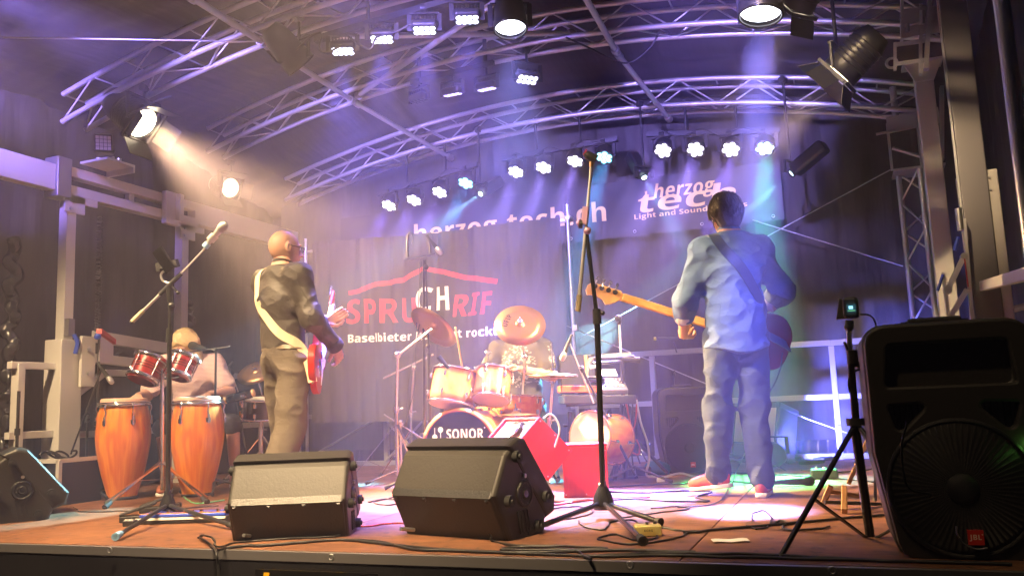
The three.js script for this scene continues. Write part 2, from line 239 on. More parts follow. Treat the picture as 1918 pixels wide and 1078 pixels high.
// ---- left side beam, posts and railings ----
{
  const x = LEFT + 0.3, b = thing('side_beam', 'pale aluminium beam along the left side under the roof', 'beam', V(x, 2.6, -2.6));
  const B = (z0, z1, y, h, w = 0.1) => bar(V(x, y, z0), V(x, y, z1), w, h, UP, 0.006);
  part('beam', B(0.4, -1.95, 2.62, 0.22), M.aluPaint, b); part('beam', B(-3.55, -5.3, 2.64, 0.22), M.aluPaint, b);
  part('rail', B(-2.02, -3.6, 2.705, 0.085), M.aluPaint, b); part('rail', B(-2.02, -3.6, 2.545, 0.085), M.aluPaint, b);
  for (const z of [-2.06, -2.75, -3.3]) part('spacer', box(0.05, 0.08, 0.06, x, 2.625, z), M.aluPaint, b);
  part('joint', rbox(0.16, 0.34, 0.14, 0.01, x, 2.63, -1.98), M.aluDark, b);
  part('latch', [rbox(0.06, 0.32, 0.2, 0.01, x + 0.09, 2.6, -3.18), rbox(0.05, 0.26, 0.06, 0.008, x + 0.14, 2.62, -3.24)], M.aluPaint, b);
  part('mounting_plate', [bar(V(x + 0.05, 2.8, -2.3), V(x + 0.36, 2.8, -2.3), 0.3, 0.02), bar(V(x + 0.05, 2.77, -2.44), V(x + 0.36, 2.77, -2.44), 0.02, 0.06)], M.aluPaint, b);
  part('bolt', [disc(V(x + 0.15, 2.83, -2.25), UP, 0.02, 0.05), disc(V(x + 0.28, 2.83, -2.35), UP, 0.02, 0.05), rod(V(x + 0.05, 2.83, -2.36), V(x + 0.33, 2.83, -2.24), 0.012)], M.steel, b);
  const post = (px, label, wide) => {
    const z = onX(px, 600, x).z, t = thing('side_post', label, 'post', V(x, 0, z), 'posts along the left side');
    part('shaft', box(0.09, 2.5, 0.09, x, 1.25, z), M.aluPaint, t);
    part('bracket', [box(0.02, 0.16, 0.2, x + 0.05, 2.43, z - 0.02), box(0.02, 0.06, 0.34, x + 0.05, 2.47, z - 0.08)], M.aluPaint, t);
    for (const y of [2.45, 2.38]) part('bolt', disc(V(x + 0.065, y, z + 0.03), V(1, 0, 0), 0.012, 0.015, 8), M.steel, t);
    if (wide) {
      part('sleeve', rbox(0.19, 1.28, 0.21, 0.008, x - 0.01, 0.64, z - 0.01), M.aluPaint, t);
      part('gusset', rbox(0.03, 0.42, 0.14, 0.005, x + 0.12, 1.1, z - 0.13), M.aluPaint, t);
      for (const y of [1.0, 1.2]) part('bolt', disc(V(x + 0.145, y, z - 0.13), V(1, 0, 0), 0.018, 0.03, 8), M.steel, t);
      part('socket', box(0.05, 0.14, 0.06, x + 0.07, 1.38, z + 0.01), M.aluDark, t);
      part('strap', tube([V(x + 0.11, 1.32, z), V(x + 0.13, 1.25, z - 0.02), V(x + 0.12, 1.16, z - 0.01)], 0.018), M.blue, t);
    }
    return z;
  };
  const z1 = post(120, 'wide pale aluminium post beside the left conga drums', true), z2 = post(338, 'slim aluminium post rising behind the conga player', false);
  const rail = thing('side_railing', 'pale square tube railing along the left side of the stage', 'railing', V(x, 0, -3));
  const bb = (a, c, s = 0.055) => bar(a, c, s, s, UP, 0.004), S = V(x + 0.02, 0, 0);
  part('upright', bar(V(x, 0, -1.68), V(x, 1.07, -1.68), 0.08, 0.06, V(0, 0, 1), 0.004), M.aluPaint, rail);
  part('rail', bb(V(x, 1.06, -1.6), V(x, 1.06, z1 + 0.05)), M.aluPaint, rail); part('rail', bb(V(x, 0.52, -1.6), V(x, 0.52, z1 + 0.05)), M.aluPaint, rail);
  part('rail', bb(V(x, 1.02, z1 - 0.42), V(x, 1.02, -5.1)), M.aluPaint, rail); part('rail', bb(V(x, 0.8, z1 - 0.08), V(x, 1.02, z1 - 0.42)), M.aluPaint, rail); part('rail', bb(V(x, 0.5, z1 - 0.1), V(x, 0.5, -5.1)), M.aluPaint, rail);
  for (const z of [z1 - 0.46, z2 - 0.5]) part('upright', bb(V(x, 0, z), V(x, 1.0, z)), M.aluPaint, rail);
  part('sill', bar(V(x, 1.33, z1 - 0.3), V(x - 0.05, 1.27, z2 + 0.1), 0.05, 0.1, UP, 0.004), M.aluPaint, rail); part('sill', bar(V(x, 1.14, z1 - 0.3), V(x - 0.05, 1.1, z2 + 0.1), 0.05, 0.08, UP, 0.004), M.aluPaint, rail);
  top('drive_motor', [rbox(0.14, 0.2, 0.3, 0.02, x - 0.1, 1.2, z1 - 0.35), disc(V(x - 0.05, 1.15, z1 - 0.65), V(1, 0, 0), 0.06, 0.06)], M.blackMetal, 'dark gearbox between the two sill beams beside the wide post', 'motor');
  top('spiral_cable', tube(Array.from({ length: 150 }, (_, i) => V(x + 0.02 + 0.022 * Math.cos(i * 1.9), 1.32 + i * 0.0072, z1 - 0.32 + 0.022 * Math.sin(i * 1.9))), 0.006, 600, 5), M.cable, 'black coiled cable hanging behind the wide post', 'cable');
}
// ---- railing along the back ----
{
  const z = -5.2, r = thing('back_railing', 'square aluminium tube railing along the back of the stage', 'railing', V(-2.3, 0, z));
  const bb = (a, c, s = 0.05) => bar(a, c, s, s, UP, 0.004);
  const xs = [-5.9, -4.75, -4.22, -3.3, -2.38, -1.76, -0.1, 0.7];
  for (const x of xs) part('upright', bar(V(x, 0.0, z), V(x, 1.02, z), 0.05, 0.05, V(0, 0, 1), 0.004), M.aluRail, r);
  for (let i = 0; i < xs.length - 1; i++) { for (const y of [1.05, 0.56, 0.03]) part('rail', bb(V(xs[i] + (y < 1 ? 0.025 : 0), y, z), V(xs[i + 1] - (y < 1 ? 0.025 : 0), y, z)), M.aluRail, r); }
  part('brace', [rod(V(-4.75, 0.05, z + 0.03), V(-4.25, 0.5, z + 0.03), 0.012), rod(V(-4.75, 0.5, z + 0.05), V(-4.25, 0.05, z + 0.05), 0.012), rod(V(-5.85, 0.05, z + 0.03), V(-4.8, 0.54, z + 0.03), 0.012)], M.aluRail, r);
  const cb = (a, b, l) => top('bracing_wire', rod(a, b, 0.006, 0.006, 6), M.wire, l, 'wire', 'steel bracing wires across the back wall');
  cb(onZ(1085, 632, -5.3), onZ(1668, 318, -5.4), 'steel wire rising to the right across the back wall'); cb(onZ(1410, 412, -5.3), onZ(1692, 498, -5.35), 'steel wire falling right from the head of the bass player to the truss tower');
  cb(onZ(1062, 610, -5.25), onZ(1322, 718, -5.25), 'steel wire falling to the right behind the keyboard stand'); cb(onZ(1478, 772, -5.1), onZ(1600, 815, -5.1), 'steel wire low on the blue lit wall');
  cb(onZ(0, 70, -0.8), onZ(500, 78, -2.2), 'thin steel wire running level across the top left corner');
}
// ---- right side: tower, columns, hinged arms, rail ----
{
  const zt = -5.12, a = onZ(1684, 333, zt), b = onZ(1724, 612, zt), x0 = a.x, t = thing('truss_tower', 'upright triangular aluminium truss at the right rear corner', 'truss', V(x0 + 0.12, 0, zt));
  const C = [V(x0, 0, zt), V(x0 + 0.16, 0, zt + 0.2), V(x0 + 0.3, 0, zt - 0.05)], H = 2.5;
  for (const c of C) part('chord', rod(c, c.clone().setY(H), 0.025, 0.025, 14), M.alu, t);
  for (let i = 0; i < 9; i++) for (let k = 0; k < 3; k++) { const p = C[k], q = C[(k + 1) % 3], y0 = 0.1 + i * 0.27, e = (i + k) % 2; piece('brace', p.clone().setY(y0 + (e ? 0.26 : 0)), q.clone().setY(y0 + (e ? 0 : 0.26)), 0.01, M.alu, t); }
  part('top_plate', [bar(V(x0 - 0.05, H + 0.01, zt + 0.06), V(x0 + 0.36, H + 0.01, zt + 0.06), 0.34, 0.02)], M.alu, t);
  part('cage', [bar(V(x0 - 0.06, H + 0.02, zt + 0.18), V(x0 - 0.06, 2.95, zt + 0.18), 0.02, 0.05, V(0, 0, 1)), bar(V(x0 - 0.06, 2.93, zt + 0.18), V(x0 + 0.36, 2.96, zt + 0.18), 0.03, 0.14), bar(V(x0 + 0.18, H + 0.02, zt + 0.18), V(x0 + 0.18, 2.9, zt + 0.18), 0.02, 0.07, V(0, 0, 1)), rod(V(x0 - 0.04, 2.72, zt + 0.18), V(x0 + 0.3, 2.55, zt + 0.18), 0.016), bar(V(x0 + 0.34, 2.55, zt + 0.18), V(x0 + 0.4, 3.2, zt + 0.2), 0.03, 0.1, V(0, 0, 1)), rod(V(x0 + 0.02, 2.98, zt + 0.1), V(x0 + 0.02, 3.3, zt + 0.1), 0.03)], M.alu, t);
  part('bolt', rod(V(x0 - 0.16, 2.86, zt + 0.2), V(x0, 2.87, zt + 0.2), 0.012), M.steel, t);
}
{
  const col = (px, z, w, d, y1, label, mat, extra) => { const x = onZ(px, 450, z).x + w / 2, t = thing('side_column', label, 'column', V(x, 0, z), 'aluminium columns on the right side'); part('shaft', rbox(w, y1, d, 0.008, x, y1 / 2, z), mat, t); extra && extra(t, x, z); return x; };
  col(1745, -4.4, 0.14, 0.12, 3.15, 'aluminium column next to the truss tower', M.aluPaint, (t, x, z) => { part('cap', extrude([[-0.14, 0], [0.14, 0], [0.07, -0.16], [-0.07, -0.16]], 0.02).translate(x, 3.24, z + 0.07), M.aluPaint, t); part('cap', box(0.3, 0.02, 0.2, x, 3.25, z), M.aluPaint, t); });
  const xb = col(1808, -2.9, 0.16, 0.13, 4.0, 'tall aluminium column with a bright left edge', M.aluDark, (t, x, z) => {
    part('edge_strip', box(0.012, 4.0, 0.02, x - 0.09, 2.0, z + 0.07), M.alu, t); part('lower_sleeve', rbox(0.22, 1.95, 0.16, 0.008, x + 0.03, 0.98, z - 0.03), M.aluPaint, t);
    for (const [dx, y] of [[0.0, 1.9], [0.09, 1.9], [0.0, 1.82], [0.09, 1.82]]) part('bolt', disc(V(x + dx, y, z + 0.055), V(0, 0, 1), 0.008, 0.012, 8), M.steel, t);
  });
  // hinged locking arms in front of the column
  const z = -2.75, A = (px, py) => onZ(px, py, z), arm = thing('folding_arm', 'folding aluminium lock arm with blue strap and red stripe on the right column', 'bracket', A(1790, 600));
  part('link', [bar(A(1775, 545), A(1806, 480), 0.03, 0.05, V(0, 0, 1)), bar(A(1778, 598), A(1812, 542), 0.03, 0.05, V(0, 0, 1))], M.alu, arm);
  part('upright', [bar(A(1806, 410), A(1822, 604), 0.02, 0.045, V(0, 0, 1)), bar(A(1768, 510), A(1780, 620), 0.02, 0.04, V(0, 0, 1))], M.alu, arm);
  part('stripe', bar(A(1806, 486).add(V(0, 0, 0.03)), A(1813, 538).add(V(0, 0, 0.03)), 0.004, 0.03, V(0, 0, 1)), M.red, arm);
  part('handle', [rod(A(1794, 445).add(V(0, 0, 0.03)), A(1788, 470).add(V(0, 0, 0.03)), 0.012)], M.blue, arm); part('handle', rod(A(1766, 515).add(V(0, 0, 0.03)), A(1756, 545).add(V(0, 0, 0.03)), 0.009), M.blue, arm);
  part('pin', [disc(A(1797, 412).add(V(0, 0, 0.02)), UP, 0.02, 0.14), disc(A(1776, 543), V(0, 0, 1), 0.025, 0.06), disc(A(1806, 480), V(0, 0, 1), 0.02, 0.06), disc(A(1778, 598), V(0, 0, 1), 0.02, 0.06)], M.steel, arm);
  // head frame at the top of the right side
  const zf = -3.2, F = (px, py, d = 0) => onZ(px, py, zf + d), hf = thing('corner_frame', 'stepped aluminium hinge frame under the roof at upper right', 'bracket', F(1720, 100));
  part('plate', [bar(F(1690, -10), F(1690, 75), 0.02, 0.09, V(0, 0, 1)), bar(F(1692, 32), F(1765, 25), 0.02, 0.11), bar(F(1692, 62), F(1762, 50), 0.02, 0.08), bar(F(1725, 10), F(1725, 130), 0.02, 0.05, V(0, 0, 1)), bar(F(1742, 0), F(1735, 130), 0.03, 0.06, V(0, 0, 1))], M.alu, hf);
  part('ladder', [bar(F(1676, 84), F(1735, 76), 0.02, 0.025), bar(F(1678, 120), F(1735, 112), 0.02, 0.025), bar(F(1677, 80), F(1677, 132), 0.02, 0.025, V(0, 0, 1)), bar(F(1725, 70), F(1725, 140), 0.02, 0.04, V(0, 0, 1))], M.alu, hf);
  part('hook', new THREE.TorusGeometry(0.035, 0.01, 6, 14).translate(F(1671, 118).x, F(1671, 118).y, zf), M.steel, hf);
  part('bolt', [rod(F(1728, 45, 0.03), F(1728, 20, 0.03), 0.015), rod(F(1700, 60, 0.03), F(1700, 45, 0.03), 0.015)], M.steel, hf);
  const xr = RSIDE - 0.25, rl = thing('side_rail', 'short bright aluminium rail on the right side wall', 'rail', V(xr, 1.2, -2)); const ra = onX(1822, 541, xr - 0.05), rb = onX(1935, 510, xr - 0.05); part('tube', bar(ra, rb, 0.05, 0.06, UP, 0.004), M.aluPaint, rl); part('end_plate', bar(ra.clone().add(V(0, -0.12, 0)), ra.clone().add(V(0, 0.14, 0)), 0.03, 0.05, V(0, 0, 1)), M.aluPaint, rl);
  const fp = onZ(1905, 230, -0.75), pl = thing('front_pole', 'thick bright metal pole at the upper right edge', 'pole', V(fp.x, 0, -0.75)); part('pole', rod(V(fp.x, -0.0, -0.75), V(fp.x, 3.6, -0.75), 0.032, 0.032, 20), M.alu, pl); part('coupler', disc(V(fp.x, 3.3, -0.75), UP, 0.045, 0.1), M.steel, pl);
}
// ---- long black tarp sausage straps hanging at left ----
{
  const sausage = (px, x, y0, y1, label) => { const z = onX(px, 600, x).z, pts = []; for (let i = 0; i <= 30; i++) pts.push(V(x + 0.03 * Math.sin(i * 1.3), lerp(y0, y1, i / 30), z + 0.03 * Math.cos(i * 2.1))); const g = tube(pts, 0.05, 240, 12), p = g.attributes.position; for (let k = 0; k < p.count; k++) { const n = fbm(p.getX(k) * 20, p.getY(k) * 14, p.getZ(k) * 20, 3) - 0.5; p.setXYZ(k, p.getX(k) + n * 0.06, p.getY(k), p.getZ(k) + n * 0.06); } g.computeVertexNormals(); top('rolled_tarp', g, std({ color: rgb(0.02, 0.02, 0.022), roughness: 0.25 }), label, 'tarpaulin', 'rolled tarpaulins hanging at the left'); };
  sausage(20, LEFT + 0.05, 0.25, 2.1, 'crumpled shiny black tarpaulin roll hanging at the far left edge'); sausage(352, LEFT + 0.1, 0.6, 1.75, 'crumpled black tarpaulin roll hanging behind the slim post');
}
// ================= lamps: each a fitting with a glowing face and a light of the same size and colour just in front of it =================
function addSpot(g, z, color, cd, half, radius, pen = 0.5) {
  const l = new THREE.SpotLight(color, cd, 0, rad(half), pen, 2); l.name = 'spot_beam'; l.position.set(0, 0, z); l.target.position.set(0, 0, z + 4); l.castShadow = true; l.shadow.radius = radius / 0.02;
  g.add(l); g.add(l.target); l.target.name = 'beam_target'; return l;
}
function hung(name, label, cat, pos, target, group) { const g = local(name, label, cat, pos, group); g.lookAt(target); g.updateMatrixWorld(true); return g; }
const zAxis = (g, z) => g.rotateX(Math.PI / 2).translate(0, 0, z);       // a solid turned about +z
const can = (prof, seg = 28) => lathe(prof, seg).rotateX(Math.PI / 2);     // profile (radius, z)
function hang(g, up, r = 0.1, mat = M.fixture) {                            // yoke plus a clamp reaching up to the truss
  const inv = g.matrixWorld.clone().invert(), c = g.position, topP = V(c.x, up, c.z), side = V(1, 0, 0).applyQuaternion(g.quaternion), y0 = V(c.x, c.y + r * 1.35, c.z);
  const L = (p) => p.clone().applyMatrix4(inv), s1 = c.clone().addScaledVector(side, r * 1.12), s2 = c.clone().addScaledVector(side, -r * 1.12), u1 = s1.clone().setY(y0.y), u2 = s2.clone().setY(y0.y);
  part('yoke', [bar(L(s1), L(u1), 0.012, 0.035, side.clone().applyQuaternion(g.quaternion.clone().invert())), bar(L(s2), L(u2), 0.012, 0.035, side.clone().applyQuaternion(g.quaternion.clone().invert())), bar(L(u1), L(u2), 0.035, 0.012, UP.clone().applyQuaternion(g.quaternion.clone().invert()))], mat, g);
  part('clamp', [rod(L(y0), L(topP), 0.012), disc(L(topP), side.clone().applyQuaternion(g.quaternion.clone().invert()), 0.034, 0.05, 12)], M.blackMetal, g);
}
// ---- round LED lamps with seven lenses ----
const lensDot = new THREE.SphereGeometry(1, 12, 8).scale(1, 1, 0.35);
function ledPar(pos, target, col, cd, o = {}) {
  const r = o.r || 0.1, g = hung('led_lamp', o.label, 'stage lamp', pos, target, o.group);
  part('housing', can([[0.001, -0.13], [r * 0.75, -0.13], [r * 0.95, -0.09], [r, -0.02], [r, 0.0], [r * 0.86, 0.002], [r * 0.86, -0.012], [0.001, -0.012]]), M.fixture, g);
  const hot = glow(...(o.face || col), o.k || 4);
  for (let i = 0; i < 7; i++) { const a = i * Math.PI / 3, q = i < 6 ? r * 0.56 : 0, m = part('lamp_lens', lensDot, hot, g); m.scale.setScalar(r * 0.27); m.position.set(Math.cos(a) * q, Math.sin(a) * q, 0); }
  hang(g, o.up ?? archY(pos.x, pos.z), r);
  if (cd) addSpot(g, 0.05, rgb(...col), cd, o.half || 14, r * 0.7, o.pen ?? 0.6);
  return g;
}
const VIO = [0.30, 0.20, 1.0], LAV = [0.46, 0.34, 1.0], CYA = [0.08, 0.62, 1.0], GRN = [0.08, 0.9, 0.25], BLU = [0.12, 0.14, 1.0], WRM = [1.0, 0.63, 0.27], TUN = [1.0, 0.70, 0.38], COOL = [0.62, 0.66, 1.0];
const WH = [0.86, 0.80, 1.0];
const REAR = [[728, 385, VIO], [775, 375, LAV], [823, 360, LAV], [872, 343, CYA], [966, 322, LAV], [1018, 314, LAV], [1077, 302, LAV], [1132, 295, CYA], [1242, 282, LAV], [1303, 280, LAV], [1369, 280, VIO], [1433, 278, GRN]];
const ORD = ['leftmost', 'second', 'third', 'fourth', 'fifth', 'sixth', 'seventh', 'eighth', 'ninth', 'tenth', 'eleventh', 'rightmost'];
REAR.forEach(([px, py, c], i) => {
  const p = onZ(px, py, -5.0), aim = V(p.x - (c === GRN ? 0.1 : 0.35), 0, p.z + (i > 7 && c !== GRN ? 2.75 : 1.8)), name = c === CYA ? 'cyan' : c === GRN ? 'green' : c === VIO ? 'violet' : 'lavender white';
  ledPar(p, aim, c, c === CYA ? 1200 : c === GRN ? 800 : 1150, { face: c === CYA ? [0.25, 0.85, 1] : c === GRN ? [0.55, 0.95, 0.9] : WH, k: 5, half: c === GRN ? 10 : 6, pen: 0.4, label: `${name} LED lamp, ${ORD[i]} of the twelve under the rear truss`, group: 'LED lamps in the rear row', up: p.y + 0.16 });
});
for (let k = 0; k < 3; k++) { // the bars that the rear lamps hang from, four to a bar
  const a = REAR[k * 4], b = REAR[k * 4 + 3], p = onZ(a[0], a[1], -5.0), q = onZ(b[0], b[1], -5.0), d = q.clone().sub(p).normalize(), t = thing('lamp_bar', ['black lamp bar holding the four left rear lamps', 'black lamp bar holding the four middle rear lamps', 'black lamp bar holding the four right rear lamps'][k], 'lamp bar', p.clone().add(q).multiplyScalar(0.5));
  const u = V(0, 0.17, 0); part('bar', bar(p.clone().addScaledVector(d, -0.15).add(u), q.clone().addScaledVector(d, 0.15).add(u), 0.04, 0.05), M.fixture, t);
  for (const s of [0.25, 0.75]) { const m = p.clone().lerp(q, s).add(u); part('hanger', rod(m, V(m.x, archY(m.x, -5.0) + 0.02, m.z), 0.014), M.fixture, t); }
  top('power_cable', tube([0, 0.2, 0.4, 0.6, 0.8, 1].map((s, i) => p.clone().lerp(q, s).add(V(0, 0.2 + (i % 2 ? -0.07 : 0.0), 0.03))), 0.007, 60), M.cable, ['black cable looping along the left rear lamp bar', 'black cable looping along the middle rear lamp bar', 'black cable looping along the right rear lamp bar'][k], 'cable');
}
// ---- front lamp bar with four lit wash lamps ----
function ledPanel(pos, target, col, cd, o = {}) {
  const g = hung('wash_lamp', o.label, 'stage lamp', pos, target, o.group), w = o.w || 0.2, h = o.h || 0.13;
  part('housing', rbox(w, h, 0.07, 0.03, 0, 0, -0.04), M.fixture, g);
  part('fin', Array.from({ length: 7 }, (_, i) => box(0.006, h * 0.8, 0.03, (i - 3) * w * 0.12, 0, -0.085)), M.fixture, g);
  if (cd !== null) for (let i = 0; i < 8; i++) { const m = part('lamp_lens', lensDot, o.mat || glow(...(o.face || col), o.k || 4), g); m.scale.setScalar(0.023); m.position.set(((i % 4) - 1.5) * w * 0.2, (Math.floor(i / 4) - 0.5) * h * 0.4, -0.003); }
  hang(g, o.up ?? archY(pos.x, pos.z), w * 0.5);
  if (cd) addSpot(g, 0.05, rgb(...col), cd, o.half || 20, 0.05, 0.7);
  return g;
}
{
  const px = [[642, 97], [715, 75], [795, 58], [875, 38]], P = px.map(([x, y]) => onZ(x, y, -2.3)), hotF = glow(0.75, 0.78, 1, 5);
  const t = thing('lamp_bar', 'black lamp bar with four lit wash lamps at the top centre', 'lamp bar', P[1].clone()); const a = onZ(590, 75, -2.3), b = onZ(905, -18, -2.3);
  part('bar', bar(a.clone(), b.clone(), 0.05, 0.05), M.fixture, t); for (const x of [690, 845]) { const m = onZ(x, x === 690 ? 45 : 0, -2.3); part('hanger', rod(m, V(m.x, archY(m.x, -2.3) + 0.05, m.z), 0.014), M.fixture, t); }
  P.forEach((p, i) => ledPanel(p, V(p.x + 0.25, 0, p.z + 0.6), [0.24, 0.2, 1], 140, { face: [0.8, 0.82, 1], mat: hotF, up: lerp(a.y, b.y, (px[i][0] - 590) / 315), label: ['leftmost lit wash lamp on the top front bar', 'second lit wash lamp from the left on the top front bar', 'third lit wash lamp from the left on the top front bar', 'rightmost lit wash lamp on the top front bar'][i], group: 'wash lamps on the front bar' }));
  const Q = [[785, 190], [848, 178], [912, 168]].map(([x, y]) => onZ(x, y, -3.9)), t2 = thing('lamp_bar', 'black lamp bar with dark wash lamps under the middle truss', 'lamp bar', Q[1].clone()), c = onZ(770, 155, -3.9), d = onZ(925, 118, -3.9);
  part('bar', bar(c, d, 0.05, 0.05), M.fixture, t2); part('hanger', [rod(c.clone().lerp(d, 0.1), c.clone().lerp(d, 0.1).add(V(0, 0.25, 0)), 0.02), rod(c.clone().lerp(d, 0.9), c.clone().lerp(d, 0.9).add(V(0, 0.25, 0)), 0.02)], M.fixture, t2);
  Q.forEach((p, i) => ledPanel(p, V(p.x + 0.05, 0, p.z - [0.2, 0.9, 0.7][i]), [0.3, 0.2, 1], i === 0 ? 0 : 170, { face: [0.6, 0.5, 1], k: i ? 3 : 0.01, half: 9, up: lerp(c.y, d.y, i / 2), label: ['dark wash lamp hanging in an open square yoke', 'wash lamp with a thin lit edge under the middle truss', 'faint blue wash lamp right on the middle truss bar'][i], group: 'wash lamps under the middle truss' }));
  ledPanel(onZ(988, 150, -3.9), onZ(988, 150, -3.9).add(V(0.35, -1, 0.35)), [0.5, 0.35, 1], 50, { face: [0.85, 0.8, 1], k: 4, w: 0.24, half: 12, label: 'tilted lit wash lamp hanging alone under the middle truss', up: archY(-2.5, -3.9) });
}
// ---- big round moving lamps ----
function bigLamp(pos, target, r, o) {
  const g = hung('round_lamp', o.label, 'stage lamp', pos, target);
  part('housing', can([[0.001, -0.34], [r * 0.6, -0.34], [r * 0.85, -0.28], [r * 0.98, -0.14], [r * 1.06, -0.03], [r * 1.06, 0.02], [r * 0.98, 0.02], [r * 0.98, -0.015], [0.001, -0.015]], 32), M.fixture, g);
  part('lamp_lens', can([[0.001, 0.012], [r * 0.6, 0.006], [r * 0.96, -0.01]], 32), glow(...o.face, o.k || 5), g);
  part('rim', new THREE.TorusGeometry(r * 1.02, 0.008, 6, 32).translate(0, 0, 0.02), M.blackGloss, g);
  hang(g, o.up ?? archY(pos.x, pos.z), r * 1.1);
  if (o.cd) addSpot(g, 0.06, rgb(...o.col), o.cd, o.half, r * 0.8, o.pen ?? 0.3);
}
bigLamp(onZ(956, 50, -2.3), onZ(956, 50, -2.3).add(V(0.12, -1.4, 0.28)), 0.115, { label: 'large round LED lamp with glowing white face at top centre', face: [0.8, 0.84, 1], k: 6, col: [0.35, 0.4, 1], cd: 380, half: 16 });
bigLamp(onZ(1425, 24, -1.95), onFloor(1400, 957), 0.125, { label: 'glaring blue white round lamp sending a beam straight down', face: [0.88, 0.9, 1], k: 8, col: [0.30, 0.30, 1], cd: 2200, half: 6.5, pen: 0.3 });
bigLamp(onZ(560, 118, -2.25), V(-2.6, 1.0, -4.6), 0.12, { label: 'dark round moving lamp tilted right beside the left truss clamp', face: [0.2, 0.2, 0.7], k: 0.5, col: [0.25, 0.22, 1], cd: 150, half: 12 });
// ---- theatre spotlights with barn doors ----
function fresnel(pos, target, r, o) {
  const g = hung('barn_door_spotlight', o.label, 'spotlight', pos, target, o.group);
  part('housing', [can([[0.001, -0.5 * r / 0.17], [r * 0.8, -0.5 * r / 0.17], [r * 1.05, -0.38 * r / 0.17], [r * 1.1, -0.05], [r * 1.12, 0], [r * 0.95, 0], [r * 0.95, -0.03], [0.001, -0.03]], 28), ...Array.from({ length: 6 }, (_, i) => new THREE.TorusGeometry(r * 1.08, 0.006, 5, 28).translate(0, 0, -0.08 - i * 0.03))], M.fixture, g);
  part('lamp_lens', can([[0.001, 0.02], [r * 0.5, 0.012], [r * 0.93, -0.02]], 28), o.cd ? glow(...o.face, o.k || 10) : M.blackGloss, g);
  part('door_frame', [box(r * 2.1, 0.02, 0.02, 0, r * 1.05, 0.015), box(r * 2.1, 0.02, 0.02, 0, -r * 1.05, 0.015), box(0.02, r * 2.1, 0.02, r * 1.05, 0, 0.015), box(0.02, r * 2.1, 0.02, -r * 1.05, 0, 0.015)], M.fixture, g);
  const a = o.open ?? 40;
  for (const [k, w] of [[0, 1.0], [1, 0.8], [2, 1.0], [3, 0.8]]) { const d = box(r * 1.9 * w, r * 1.15, 0.004, 0, r * 0.6, 0); d.rotateX(rad(a)); d.translate(0, r * 1.05, 0.03); d.rotateZ(k * Math.PI / 2); part('barn_door', d, M.fixture, g); }
  hang(g, o.up ?? archY(pos.x, pos.z), r * 1.15);
  if (o.cd) addSpot(g, 0.09, rgb(...o.col), o.cd, o.half, r * 0.7, o.pen ?? 0.5);
}
fresnel(onZ(268, 232, -2.3), V(-2.9, 1.0, -2.4), 0.145, { label: 'large warm spotlight with barn doors glaring at the left end of the truss', face: [1, 0.82, 0.55], k: 14, col: WRM, cd: 1000, half: 23, pen: 1, open: 62 });
fresnel(onZ(432, 352, -4.1), V(-0.8, 1.15, -2.2), 0.11, { label: 'smaller warm spotlight glowing in the haze below the left truss', face: [1, 0.8, 0.5], k: 3, col: WRM, cd: 260, half: 10, up: 3.3, open: 60 });
fresnel(onZ(1572, 138, -2.3), V(-2.2, 0.7, -2.9), 0.105, { label: 'black barn door spotlight on the right with warm light spilling left', face: [1, 0.8, 0.5], k: 10, col: TUN, cd: 200, half: 17, open: 50 });
fresnel(onZ(1492, 12, -2.3), V(-2.4, 0.5, -4.4), 0.1, { label: 'warm spotlight right beside the glaring blue white lamp', face: [1, 0.85, 0.6], k: 8, col: TUN, cd: 60, half: 18, open: 50 });
// key lights on a straight truss over the audience, behind and above the camera's view
{ const z = 1.25, y = 4.4, t = thing('audience_truss', 'straight aluminium truss over the audience carrying the warm key spotlights', 'truss', V(-2.3, y, z)); for (const [dy, dz] of [[0, -0.13], [0, 0.13], [0.22, 0]]) part('chord', rod(V(-6.6, y + dy, z + dz), V(2, y + dy, z + dz), 0.024, 0.024, 10), M.alu, t);
  for (let i = 0; i < 24; i++) { const x = -6.5 + i * 0.35; piece('brace', V(x, y, z + (i % 2 ? 0.13 : -0.13)), V(x + 0.17, y + 0.22, z), 0.009, M.alu, t); piece('brace', V(x + 0.17, y + 0.22, z), V(x + 0.35, y, z + (i % 2 ? -0.13 : 0.13)), 0.009, M.alu, t); }
  for (const x of [-6.55, 1.95]) part('leg', rod(V(x, -1.2, z), V(x, y, z), 0.05, 0.05, 14), M.alu, t); }
[[-5.0, -4.7, -1.6, 190], [-3.4, -3.0, -0.95, 170], [-1.7, -2.0, -0.9, 170], [-0.5, 0.25, -5.2, 150], [-2.6, -3.7, -4.6, 380]].forEach(([x, tx, tz, cd], i) => fresnel(V(x, 4.1, 1.25), V(tx, [0.3, 0.3, 0.3, 1.75, 1.45][i], tz), 0.13, { label: ['leftmost warm key spotlight on the audience truss', 'middle warm key spotlight on the audience truss', 'warm key spotlight third from left on the audience truss', 'rightmost warm key spotlight on the audience truss', 'warm key spotlight on the audience truss turned to the cloth banner'][i], face: [1, 0.8, 0.5], k: 6, col: TUN, cd, half: [29, 24, 24, 19, 15][i], open: 50, up: 4.4 }));
ledPar(V(0.5, 3.0, -0.1), V(-0.5, 1.0, -2.15), BLU, 60, { half: 8, label: 'blue LED lamp on the right end of the front truss' });
{ const p = at(1455, 848, 7.2); ledPar(p, onZ(1600, 740, -5.5), BLU, 140, { half: 40, pen: 0.9, up: p.y + 0.02, label: 'blue LED lamp on the floor behind the leaning bass amplifier' }); }
ledPar(V(-4.0, 3.3, -0.0), onFloor(235, 1020), COOL, 8, { half: 7, label: 'pale blue LED lamp on the front truss over the stage edge' });
